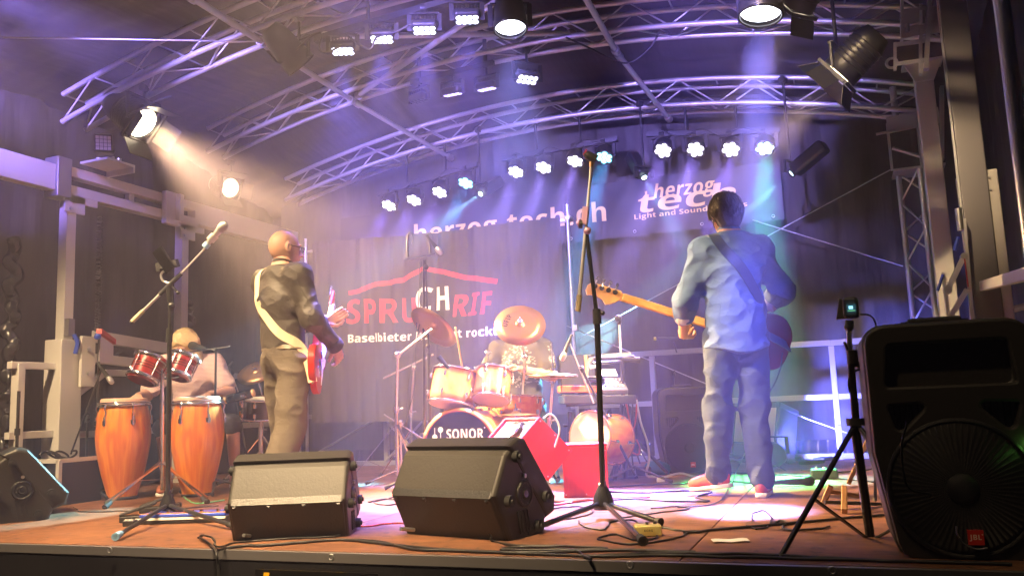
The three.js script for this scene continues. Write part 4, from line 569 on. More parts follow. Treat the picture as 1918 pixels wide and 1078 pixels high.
const ZF = V(0, 0, 1);
{ // bass drum, its front towards the audience
  const c = V(-2.62, 0.295, -2.72), R = 0.285, H = 0.42;
  const ft = canvasTex(512, 512, (x) => { x.fillStyle = '#191310'; x.fillRect(0, 0, 512, 512); x.fillStyle = '#f4efe8'; x.font = 'bold 92px sans-serif'; x.save(); x.translate(160, 182); x.scale(0.86, 1); x.fillText('SONOR', 0, 0); x.restore(); x.beginPath(); x.arc(120, 118, 19, 0, 7); x.fill(); x.beginPath(); x.arc(76, 166, 19, 0, 7); x.fill(); x.fillRect(117, 130, 5, 56); x.fillRect(74, 104, 5, 56); x.beginPath(); x.arc(442, 112, 5, 0, 7); x.fill(); });
  const t = local('bass_drum', 'sunburst wooden bass drum with black lettered front head', 'drum', c); t.quaternion.copy(quatTo(ZF));
  part('shell', new THREE.CylinderGeometry(R, R, H, 56, 1, true), phy({ map: T.burst, roughness: 0.3, clearcoat: 0.8 }), t);
  const hg = new THREE.CircleGeometry(R * 0.97, 56); hg.rotateX(-Math.PI / 2); hg.translate(0, H / 2 + 0.012, 0); part('front_head', hg, std({ map: ft, roughness: 0.32 }), t); part('rear_head', disc(V(0, -H / 2 - 0.006, 0), UP, R * 0.97, 0.006, 40), M.head, t);
  for (const s of [-1, 1]) part('hoop', lathe([[R - 0.012, s * (H / 2) + 0.025], [R + 0.016, s * (H / 2) + 0.025], [R + 0.016, s * (H / 2) - 0.025], [R + 0.002, s * (H / 2) - 0.025]], 56), M.burst, t);
  for (let i = 0; i < 8; i++) { const a = (i + 0.5) * Math.PI / 4, x = Math.cos(a) * (R + 0.02), z = Math.sin(a) * (R + 0.02); for (const s of [-1, 1]) part('lug', [rbox(0.026, 0.05, 0.026, 0.008, x, s * H * 0.22, z, 1), rod(V(x * 1.02, s * H * 0.28, z * 1.02), V(x * 1.04, s * (H / 2 + 0.03), z * 1.04), 0.005, 0.005, 6)], M.chrome, t); part('claw', box(0.03, 0.05, 0.02, x * 1.03, H / 2 + 0.01, z * 1.03), M.chrome, t); }
  part('spur', [rod(V(R * 0.85, H * 0.3, R * 0.5), V(R * 1.25, H * 0.75, R * 0.98), 0.008), rod(V(-R * 0.85, H * 0.3, R * 0.5), V(-R * 1.25, H * 0.75, R * 0.98), 0.008)], M.chrome, t);
  const h = thing('tom_holder', 'chrome tom holder rising from the bass drum', 'drum holder', V(c.x, 0.58, c.z + 0.02)); part('post', rod(V(c.x, 0.56, c.z + 0.02), V(c.x, 0.86, c.z + 0.02), 0.016), M.chrome, h); part('arm', [rod(V(c.x, 0.84, c.z + 0.02), V(c.x - 0.16, 0.84, c.z + 0.02), 0.011), rod(V(c.x, 0.84, c.z + 0.02), V(c.x + 0.14, 0.84, c.z + 0.02), 0.011)], M.chrome, h); part('clamp', [rbox(0.07, 0.05, 0.06, 0.008, c.x, 0.83, c.z + 0.03), rbox(0.14, 0.03, 0.03, 0.006, c.x - 0.02, 0.79, c.z + 0.12)], M.chrome, h);
  const T1 = beside(c, 850, 727, -0.02), T2 = beside(c, 922, 722, -0.06);
  drum('rack_tom', 'sunburst rack tom on the left above the bass drum', T1, V(0.1, 1, -0.28).normalize(), 0.165, 0.25, { bottom: M.headPink, group: 'rack toms' }); drum('rack_tom', 'sunburst rack tom on the right with its pink lower head showing', T2, V(0.0, 1, -0.42).normalize(), 0.132, 0.22, { bottom: M.headPink, group: 'rack toms' });
  const S = at(972, 764, 6.55); drum('snare_drum', 'orange wooden snare drum low behind the rack toms', S, V(0, 1, -0.1).normalize(), 0.178, 0.16, { lugs: 8, mat: M.shell }); const st = thing('snare_stand', 'chrome snare stand under the orange snare drum', 'drum stand', V(S.x, 0, S.z)); part('post', rod(V(S.x, 0.1, S.z), V(S.x, S.y - 0.1, S.z), 0.014), M.chrome, st); const [l] = legs(V(S.x, 0, S.z), 3, 0.26, 0.3, 0.3); l.forEach((g) => part('leg', g, M.chrome, st)); part('basket', [0, 2.1, 4.2].map((a) => rod(V(S.x, S.y - 0.12, S.z), V(S.x + Math.cos(a) * 0.19, S.y - 0.07, S.z + Math.sin(a) * 0.19), 0.007)), M.chrome, st);
  const fx = at(1128, 820, 6.35); drum('floor_tom', 'pale wooden floor drum lying on its side under the keyboards', fx, V(-0.35, 0.12, 0.9).normalize(), 0.18, 0.3, { top: std({ color: rgb(0.75, 0.66, 0.45), roughness: 0.5 }), hoop: M.burst, mat: M.shell });
}
// ---- cymbals ----
T.ufip = canvasTex(512, 512, (c) => { c.fillStyle = '#a57f63'; c.fillRect(0, 0, 512, 512); for (let i = 0; i < 90; i++) { c.strokeStyle = `rgba(${60 + i % 3 * 40},${40 + i % 4 * 22},30,0.22)`; c.beginPath(); c.arc(256, 256, 12 + i * 2.7, 0, 7); c.stroke(); } c.save(); c.translate(256, 256); c.rotate(-1.15); c.fillStyle = '#1c120c'; c.font = 'bold 74px sans-serif'; c.textAlign = 'center'; c.fillText('UFIP', 0, -112); c.restore(); });
M.cymbal = std({ map: T.ufip, metalness: 0.75, roughness: 0.36, color: rgb(0.95, 0.8, 0.66) });
M.cymbalPlain = std({ color: rgb(0.55, 0.33, 0.17), metalness: 0.8, roughness: 0.36, bumpMap: T.scratch, bumpScale: 0.001 });
function cymbal(parent, p, n, r, mat, name = 'cymbal', spin = 0) { const g = lathe([[0.006, r * 0.16], [r * 0.1, r * 0.155], [r * 0.17, r * 0.11], [r * 0.2, r * 0.07], [r * 0.6, r * 0.03], [r, -0.004], [r * 0.6, r * 0.03 - 0.003], [r * 0.2, r * 0.07 - 0.003]], 56), q = g.attributes.position, uv = g.attributes.uv; for (let k = 0; k < q.count; k++) uv.setXY(k, 0.5 + q.getX(k) / r / 2, 0.5 - q.getZ(k) / r / 2); part(name, place(g, p, n, spin), mat, parent); part('wing_nut', [disc(p.clone().addScaledVector(n, r * 0.16 + 0.01), n, 0.02, 0.016, 12), disc(p.clone().addScaledVector(n, r * 0.16 + 0.03), n, 0.006, 0.05, 8)], M.chrome, parent); }
function cymStand(b, joint, p, n, r, label, o = {}) {
  const t = thing('cymbal_stand', label, 'cymbal', b, 'cymbals on chrome stands'), J = joint;
  part('pole', rod(V(b.x, 0.1, b.z), V(b.x, lerp(0.1, J.y, 0.55), b.z), 0.015), M.chrome, t); part('upper_pole', rod(V(b.x, lerp(0.1, J.y, 0.5), b.z), J, 0.011), M.chrome, t); part('collar', [disc(V(b.x, lerp(0.1, J.y, 0.55), b.z), UP, 0.024, 0.05, 14), ball(J, 0.028), rod(V(b.x, lerp(0.1, J.y, 0.55), b.z), V(b.x + 0.06, lerp(0.1, J.y, 0.56), b.z), 0.008)], M.chrome, t);
  if (p) { part('boom', rod(o.tail || J, p.clone().addScaledVector(n, -0.02), 0.009, 0.008), M.chrome, t); cymbal(t, p, n, r, o.mat || M.cymbalPlain, 'cymbal', o.spin || 0); }
  const h = o.h || 0.42, len = o.len || 0.36; for (let i = 0; i < 3; i++) { const a = (o.a || 0) + i * 2.094, e = V(b.x + Math.cos(a) * len, 0.015, b.z + Math.sin(a) * len), k = V(b.x, h, b.z), l = part('leg', bar(k, e, 0.022, 0.006), M.chrome, t); part('brace', bar(V(b.x, 0.13, b.z), k.clone().lerp(e, 0.55), 0.014, 0.004), M.chrome, t); part('foot', rod(k.clone().lerp(e, 0.93), e, 0.013, 0.016), M.rubber, t); }
  return t;
}
{
  const b1 = onFloor(745, 918), U1 = (x, y, d = 0) => beside(b1, x, y, d), n1 = AWAY.clone().multiplyScalar(0.46).addScaledVector(RIGHT, 0.54).addScaledVector(UP, 0.7).normalize();
  cymStand(b1, U1(745, 664), U1(812, 612, -0.1), n1, 0.2, 'brown crash cymbal tilted to the right on a boom stand left of the drums', { tail: U1(742, 668), a: 0.5, len: 0.42, h: 0.5 });
  const b2 = onFloor(772, 896); cymStand(b2, beside(b2, 775, 688), null, null, 0, 'chrome boom stand with a bare level arm behind the crash stand', { a: 1.2 }); const t2 = scene.children.at(-1); part('boom', rod(beside(b2, 718, 708), beside(b2, 812, 663), 0.01), M.chrome, t2);
  const b3 = onFloor(982, 905), U3 = (x, y, d = 0) => beside(b3, x, y, d), n3 = AWAY.clone().multiplyScalar(-0.82).addScaledVector(UP, 0.55).addScaledVector(RIGHT, 0.02).normalize();
  cymStand(b3, U3(983, 668), U3(974, 608, -0.12), n3, 0.195, 'large brass cymbal with black lettering hiding the face of the drummer', { mat: M.cymbal, a: 0.2, len: 0.3, spin: 0.41 });
  const b4 = onFloor(1034, 908), n4 = V(0.05, 1, 0.05).normalize(), hh = cymStand(b4, beside(b4, 1036, 710), beside(b4, 1035, 701), n4, 0.19, 'pair of level hi-hat cymbals right of the drummer', { a: 0.4, len: 0.26 }); cymbal(hh, beside(b4, 1035, 706), n4.clone().negate(), 0.19, M.cymbalPlain); part('rod', rod(beside(b4, 1035, 712), beside(b4, 1034, 640), 0.005), M.chrome, hh);
  const b5 = at(966, 776, 6.3); const t5 = thing('low_cymbal', 'low level cymbal beside the red amplifier', 'cymbal', b5.clone().setY(0)); part('pole', rod(b5.clone().setY(0.05), b5, 0.011), M.chrome, t5); cymbal(t5, b5, UP, 0.17, M.cymbalPlain); legs(b5.clone().setY(0), 3, 0.2, 0.25, 0.6)[0].forEach((g) => part('leg', g, M.chrome, t5));
  const b6 = onFloor(490, 900), n6 = AWAY.clone().multiplyScalar(-0.62).addScaledVector(UP, 0.7).addScaledVector(RIGHT, -0.1).normalize(); cymStand(b6, beside(b6, 492, 745), beside(b6, 478, 697), n6, 0.17, 'dark brown cymbal behind the guitarist at left', { a: 0.1 });
  const pole = onFloor(915, 900), pt = thing('drum_microphone_stand', 'thin stand between the rack toms with a chrome joint', 'microphone stand', pole); part('pole', rod(V(pole.x, 0.03, pole.z), beside(pole, 914, 640), 0.007, 0.005, 8), M.blackMetal, pt); part('joint', [ball(beside(pole, 914, 660), 0.025), rod(beside(pole, 910, 662), beside(pole, 920, 658), 0.012)], M.chrome, pt); const [l] = legs(pole, 3, 0.2, 0.14, 0.8, 0.007); l.forEach((g) => part('leg', g, M.blackMetal, pt));
  const cl = top('microphone', micGeo(at(818, 664, 6.0), V(-0.5, 0.6, 0.1).normalize(), 0.13, 0.018)[0], M.black, 'short microphone clamped beside the left rack tom', 'microphone'); part('clamp', rod(at(822, 668, 6.0), at(840, 688, 6.0), 0.006), M.micSilver, cl);
  const lt = onFloor(795, 900); const low = boomStand(760, 925, [750, 790], [719, 775], [803, 828], { base: onFloor(752, 905), label: 'low chrome boom stand reaching to the front of the bass drum', mat: M.chrome, a: 0.3 });
}
// ---- snare style percussion behind the guitarist ----
{ const p = at(487, 765, 7.2); drum('timbale', 'dark chrome drum on a stand behind the guitarist', p, V(0.1, 1, 0.1).normalize(), 0.15, 0.16, { mat: M.blackGloss, lugs: 8 }); const t = thing('timbale_stand', 'grey stand under the dark chrome drum', 'drum stand', V(p.x, 0, p.z)); part('post', rod(V(p.x, 0.05, p.z), V(p.x, p.y - 0.1, p.z), 0.014), M.steel, t); legs(V(p.x, 0, p.z), 3, 0.25, 0.3, 0)[0].forEach((g) => part('leg', g, M.steel, t));
  const tb = at(448, 742, 7.0), d = RIGHT.clone().addScaledVector(UP, 0.22).normalize(), o = thing('tambourine', 'tambourine with wooden grip ends beside the conga player', 'tambourine', tb); part('ring', place(new THREE.TorusGeometry(0.1, 0.012, 8, 30).rotateX(Math.PI / 2).scale(1, 3, 1), tb, V(-0.15, 1, 0.15).normalize()), M.blackGloss, o); part('grip', [disc(tb.clone().addScaledVector(d, -0.1), d, 0.03, 0.05, 12), disc(tb.clone().addScaledVector(d, 0.1), d, 0.03, 0.05, 12)], M.woodPaleM || (M.woodPaleM = std({ map: T.woodPale, roughness: 0.5 })), o); part('jingle', [0, 1, 2, 3].map((i) => disc(tb.clone().add(V(Math.cos(i * 1.6 + 0.7) * 0.1, 0, Math.sin(i * 1.6 + 0.7) * 0.1)), UP, 0.02, 0.012, 10)), M.chrome, o); }
// ---- congas ----
function conga(px, py, px1, py1, r, label) {
  const b = onFloor(px, py), topY = beside(b, px1, py1).y, t = thing('conga', label, 'conga drum', b, 'pair of tall congas'), H = topY;
  const prof = [[r * 0.55, 0], [r * 0.62, 0.06], [r * 0.82, H * 0.25], [r * 0.99, H * 0.45], [r * 1.06, H * 0.58], [r * 1.05, H * 0.70], [r * 0.98, H * 0.84], [r * 0.90, H * 0.93]];
  const pts = new THREE.SplineCurve(prof.map(([a, y]) => new THREE.Vector2(a, y))).getPoints(40), g = new THREE.LatheGeometry(pts, 56);
  part('shell', g.translate(b.x, 0, b.z), phy({ map: rep(T.conga, 3, 1), roughness: 0.35, clearcoat: 0.7, clearcoatRoughness: 0.15, color: rgb(0.85, 0.82, 0.6) }), t);
  part('rim', [place(new THREE.TorusGeometry(r * 0.96, 0.012, 8, 48).rotateX(Math.PI / 2), V(b.x, H * 0.93, b.z), UP), place(new THREE.TorusGeometry(r * 0.99, 0.006, 8, 48).rotateX(Math.PI / 2), V(b.x, H * 0.955, b.z), UP)], M.chrome, t);
  part('head', lathe([[0.001, H], [r * 0.86, H], [r * 0.9, H - 0.01], [r * 0.92, H * 0.94]], 44).translate(b.x, 0, b.z), std({ color: rgb(0.62, 0.36, 0.25), roughness: 0.6 }), t);
  for (let i = 0; i < 6; i++) { const a = i * Math.PI / 3 + 0.45, f = (k, y) => V(b.x + Math.cos(a) * k, y, b.z + Math.sin(a) * k); part('lug', [tube([f(r * 0.99, H * 0.95), f(r * 1.07, H * 0.9), f(r * 1.02, H * 0.86), f(r * 1.07, H * 0.78)], 0.006, 18), rod(f(r * 1.07, H * 0.82), f(r * 1.09, H * 0.73), 0.01), rbox(0.03, 0.04, 0.03, 0.006, f(r * 1.045, H * 0.77).x, H * 0.76, f(r * 1.045, H * 0.77).z, 1)], M.chrome, t); }
  part('foot_ring', place(new THREE.TorusGeometry(r * 0.56, 0.012, 8, 40).rotateX(Math.PI / 2), V(b.x, 0.012, b.z), UP), M.rubber, t);
  return b;
}
const CL = conga(228, 934, 236, 745, 0.19, 'orange wooden conga drum on the left'), CR = conga(368, 928, 372, 742, 0.19, 'orange wooden conga drum on the right in front of the seated player');
{ // bongos on a chrome stand
  const b = onFloor(303, 932), U = (x, y, d = 0) => beside(b, x, y, d), t = thing('percussion_stand', 'chrome tripod stand carrying the bongos between the congas', 'drum stand', b);
  part('pole', [rod(V(b.x, 0.06, b.z), U(303, 705), 0.016), rod(U(303, 705), U(303, 690), 0.02)], M.chrome, t); part('crossbar', rod(U(278, 712), U(335, 705), 0.012), M.chrome, t);
  for (const [x, y] of [[195, 950], [388, 940], [318, 905]]) { const e = onFloor(x, y, 0.012), k = U(302, 862), l = part('leg', [bar(k, e, 0.026, 0.006), bar(k.clone().add(V(0, -0.02, 0)), e.clone().add(V(0, 0.03, 0)), 0.01, 0.014)], M.chrome, t); part('brace', bar(V(b.x, 0.14, b.z), k.clone().lerp(e, 0.45), 0.014, 0.005), M.chrome, t); part('foot', rod(k.clone().lerp(e, 0.9), e, 0.016, 0.02), M.rubber, l); }
  const bongo = (x, y, r, h, tilt, label) => { const c = U(x, y, -0.02), d = local('bongo', label, 'bongo drum', c, 'pair of red wooden bongos'); d.quaternion.copy(quatTo(tilt)); const prof = [[r * 0.86, -h / 2], [r * 0.92, -h * 0.1], [r * 0.98, h / 2 - 0.02]]; part('shell', lathe(prof, 40), phy({ map: rep(T.woodRed, 2, 1), roughness: 0.3, clearcoat: 0.7, color: rgb(0.55, 0.9, 0.8) }), d); part('inside', disc(V(0, -h * 0.15, 0), UP, r * 0.88, 0.006, 30), std({ color: rgb(0.07, 0.02, 0.015), roughness: 0.7 }), d); part('head', disc(V(0, h / 2, 0), UP, r * 0.96, 0.01, 36), M.head, d);
    part('band', [-0.02, 0, 0.02].map((k) => place(new THREE.TorusGeometry(r * 0.955, 0.003, 6, 40).rotateX(Math.PI / 2), V(0, k + h * 0.08, 0), UP)), M.blackGloss, d); for (const [k, f] of [[h / 2, 1.03], [-h * 0.36, 0.94]]) part('hoop', place(lathe([[r * f, -0.012], [r * f + 0.012, -0.012], [r * f + 0.012, 0.012], [r * f, 0.012]], 40), V(0, k, 0), UP), M.chrome, d);
    for (let i = 0; i < 5; i++) { const a = i * 1.2566 + 0.3; part('lug', [rod(V(Math.cos(a) * r * 1.1, h / 2 + 0.01, Math.sin(a) * r * 1.1), V(Math.cos(a) * r * 1.03, -h * 0.42, Math.sin(a) * r * 1.03), 0.005), ball(V(Math.cos(a) * r * 1.1, h / 2, Math.sin(a) * r * 1.1), 0.016, 8), ball(V(Math.cos(a) * r * 1.02, -h * 0.36, Math.sin(a) * r * 1.02), 0.012, 8)], M.chrome, d); } };
  bongo(273, 693, 0.12, 0.19, V(0.12, 1, -0.5).normalize(), 'larger red wooden bongo on the left of the chrome stand'); bongo(338, 688, 0.1, 0.18, V(0.1, 1, -0.48).normalize(), 'smaller red wooden bongo on the right of the chrome stand');
}
{ // bar chimes on a thin stand
  const b = onFloor(178, 930), U = (x, y, d = 0) => beside(b, x, y, d), s = thing('chime_stand', 'thin black stand holding the bar chimes at far left', 'instrument stand', b); part('pole', rod(V(b.x, 0.03, b.z), U(185, 628), 0.01), M.blackMetal, s); legs(b, 3, 0.25, 0.3, 0.3)[0].forEach((g) => part('leg', g, M.blackMetal, s)); part('knob', ball(U(182, 630), 0.028), M.blue, s);
  const a = U(185, 620), e = U(212, 640, 0.35), c = thing('bar_chimes', 'bar chimes with silver tubes under a red wooden bar', 'chimes', a.clone().lerp(e, 0.5)); part('bar', bar(a, e, 0.045, 0.045, UP, 0.005), M.red, c);
  for (let i = 0; i < 20; i++) { const p = a.clone().lerp(e, 0.06 + i * 0.047), L = lerp(0.21, 0.15, i / 19); part('chime', rod(p.clone().add(V(0, -0.028, 0)), p.clone().add(V(0, -0.028 - L, 0)), 0.006, 0.006, 8), M.micSilver, c); }
}
{ const tr = thing('spare_stand', 'thin black tripod stand behind the left floor monitor', 'stand', onX(30, 850, -5.75).setY(0)), p = tr.position.clone(); part('pole', rod(p.clone().setY(0.1), p.clone().setY(0.85), 0.012), M.blackMetal, tr); legs(p, 3, 0.26, 0.32, 0.5)[0].forEach((g) => part('leg', g, M.blackMetal, tr)); part('collar', disc(p.clone().setY(0.55), UP, 0.02, 0.05), M.blackMetal, tr);
  const q = onX(105, 905, -5.7).setY(0), cs = thing('flight_case', 'low black flight case with pale metal edges at the left post', 'flight case', q); part('body', rbox(0.5, 0.32, 0.4, 0.01, q.x, 0.16, q.z), M.black, cs); part('edge', [bar(V(q.x - 0.25, 0.325, q.z + 0.2), V(q.x + 0.25, 0.325, q.z + 0.2), 0.03, 0.03), bar(V(q.x + 0.25, 0.0, q.z + 0.2), V(q.x + 0.25, 0.33, q.z + 0.2), 0.03, 0.03, V(0, 0, 1)), bar(V(q.x + 0.25, 0.325, q.z - 0.2), V(q.x + 0.25, 0.325, q.z + 0.2), 0.03, 0.03)], M.aluPaint, cs); top('coiled_cable', tube(Array.from({ length: 20 }, (_, i) => V(q.x - 0.1 + 0.012 * i, 0.36 + 0.03 * Math.sin(i * 1.1), q.z + 0.08 * Math.cos(i * 0.9))), 0.008, 90), M.cable, 'black cable heaped on the low flight case', 'cable'); }
// ================= banners =================
{ // black cloth with the band's lettering
  const z = -4.6, x0 = -5.3, x1 = -2.44, y0 = 0.5, y1 = 2.385, W = 1024, H = Math.round(1024 * (y1 - y0) / (x1 - x0)), k = W / (x1 - x0);
  const Q = (px, py) => { const p = onZ(px, py, z); return [(p.x - x0) * k, (y1 - p.y) * k]; };
  const tex = canvasTex(W, H, (c) => {
    c.fillStyle = '#39322b'; c.fillRect(0, 0, W, H);
    c.strokeStyle = '#d83a36'; c.lineWidth = 17; c.lineJoin = 'round'; c.beginPath(); [[652, 552], [672, 548], [700, 536], [752, 524], [792, 503], [832, 508], [868, 518], [934, 526]].forEach(([a, b], i) => { const [x, y] = Q(a, b); i ? c.lineTo(x, y) : c.moveTo(x, y); }); c.stroke();
    const word = (s, p, q, hgt, col, italic, bold = 'bold ') => { const [ax, ay] = Q(...p), [bx, by] = Q(...q); c.save(); c.translate(ax, ay); c.rotate(Math.atan2(by - ay, bx - ax)); c.font = bold + '100px sans-serif'; const w = c.measureText(s).width; c.transform(1, 0, italic ? -0.22 : 0, 1, 0, 0); c.scale(Math.hypot(bx - ax, by - ay) / w, hgt / 72); c.fillStyle = col; c.fillText(s, 0, 0); c.restore(); };
    const hh = (a, b) => Math.abs(Q(...a)[1] - Q(...b)[1]);
    word('SPRU', [648, 608], [784, 601], hh([660, 563], [660, 607]), '#d83a36', false); word('CH', [776, 582], [846, 578], hh([830, 535], [830, 579]) , '#f2eee8', false); word('RIF', [844, 592], [922, 585], hh([900, 546], [900, 587]), '#d83a36', true);
    word('Baselbieter Mundart rockt!', [652, 643], [938, 625], hh([660, 628], [660, 643]), '#f0ebe2', false);
  });
  const g = sheet(260, 60, (u, v) => { const x = lerp(x0, x1, u) + 0.012 * Math.sin(v * 9 + u * 40), y = lerp(y0, y1, v) + 0.05 * (1 - u) * v - 0.02 * Math.sin(u * 3.1), a = 0.5 + 0.5 * v; const f = (fbm(x * 6, y * 0.35, 3, 3) - 0.5) * 0.15 * a + 0.018 * Math.sin(x * 34 + 4 * vnoise(x * 2, y * 0.7, 5)) * (0.35 + 0.65 * sstep(0.6, 1, v)) + 0.04 * (fbm(x * 2, y * 1.2, 9, 3) - 0.5); return [x, y, z + f]; });
  const t = thing('cloth_banner', 'hanging black cloth banner with red mountain line and red and white lettering', 'banner', V((x0 + x1) / 2, y0, z)); part('cloth', g, std({ map: tex, roughness: 0.85, bumpMap: rep(T.weave, 10, 7), bumpScale: 0.0012, color: rgb(0.95, 0.95, 0.95) }), t);
  const s = thing('banner_stand', 'thin steel pole frame that the cloth banner hangs from', 'stand', V(x1 + 0.1, 0, z)); part('pole', [rod(V(x1 + 0.07, 0.02, z), V(x1 + 0.07, 2.5, z), 0.017)], M.steel, s); part('pole', rod(V(x0 - 0.1, 0.02, z - 0.05), V(x0 - 0.1, 2.5, z - 0.05), 0.017), M.steel, s); part('crossbar', rod(V(x0 - 0.12, 2.36, z - 0.09), V(x1 + 0.1, 2.36, z - 0.09), 0.014), M.steel, s); part('clamp', [rbox(0.06, 0.04, 0.14, 0.008, x1 + 0.07, 2.37, z - 0.05), rbox(0.06, 0.06, 0.05, 0.01, x1 + 0.09, 1.3, z)], M.steel, s);
}
{ // company banner on the back wall
  const z = -5.36, x0 = -5.4, x1 = -0.42, y0 = 2.27, y1 = 2.86, W = 2048, k = W / (x1 - x0), H = Math.round((y1 - y0) * k);
  const Q = (px, py) => { const p = onZ(px, py, z); return [(p.x - x0) * k, (y1 - p.y) * k]; };
  const tex = canvasTex(W, H, (c) => {
    c.fillStyle = '#14121a'; c.fillRect(0, 0, W, H); c.fillStyle = '#f2cf70';
    const fit = (s, a, b, top, o = {}) => { const [ax, ay] = Q(...a), [bx] = Q(...b), h = Math.abs(Q(a[0], top)[1] - ay); c.save(); c.translate(ax, ay); c.font = 'bold 100px sans-serif'; const w = c.measureText(s).width; c.transform(1, 0, o.slant ? -o.slant : 0, 1, 0, 0); c.scale((bx - ax) / w, h / 72); c.fillText(s, 0, 0); c.restore(); };
    { const by = onZ(1138, 413, z).y, a = V(onZ(772, 430, z).x, by, z), k0 = (p) => [(p.x - x0) * k, (y1 - p.y) * k], [ax, ay] = k0(a), bx = Q(1140, 412)[0], h = Q(1122, 414)[1] - Q(1120, 377)[1]; c.save(); c.translate(ax, ay); c.font = 'bold 100px sans-serif'; c.scale((bx - ax) / c.measureText('herzog-tech.ch').width, h / 74); c.fillText('herzog-tech.ch', 0, 0); c.restore(); }
    fit('herzog', [1222, 372], [1338, 368], 346, { slant: 0.2 }); fit('tech', [1190, 400], [1384, 386], 364, { slant: 0.2 }); const [lx, ly] = Q(1208, 358); c.fillRect(lx, ly, 10, 40); fit('Light and Soundsystems', [1187, 411], [1402, 396], 402);
  });
  const g = sheet(160, 12, (u, v) => { const x = lerp(x0, x1, u), y = lerp(y0, y1, v); return [x, y, z + 0.03 * (fbm(x * 3, y * 3, 4, 3) - 0.5)]; });
  const t = top('wall_banner', g, std({ map: tex, roughness: 0.5 }), 'dark company banner with yellow lettering across the top of the back wall', 'banner');
  for (let i = 0; i < 8; i++) part('eyelet', place(new THREE.TorusGeometry(0.014, 0.004, 6, 14).rotateX(Math.PI / 2), V(lerp(x0 + 0.1, x1 - 0.1, i / 7), y0 + 0.04, z + 0.025), ZF), M.steel, t);
}
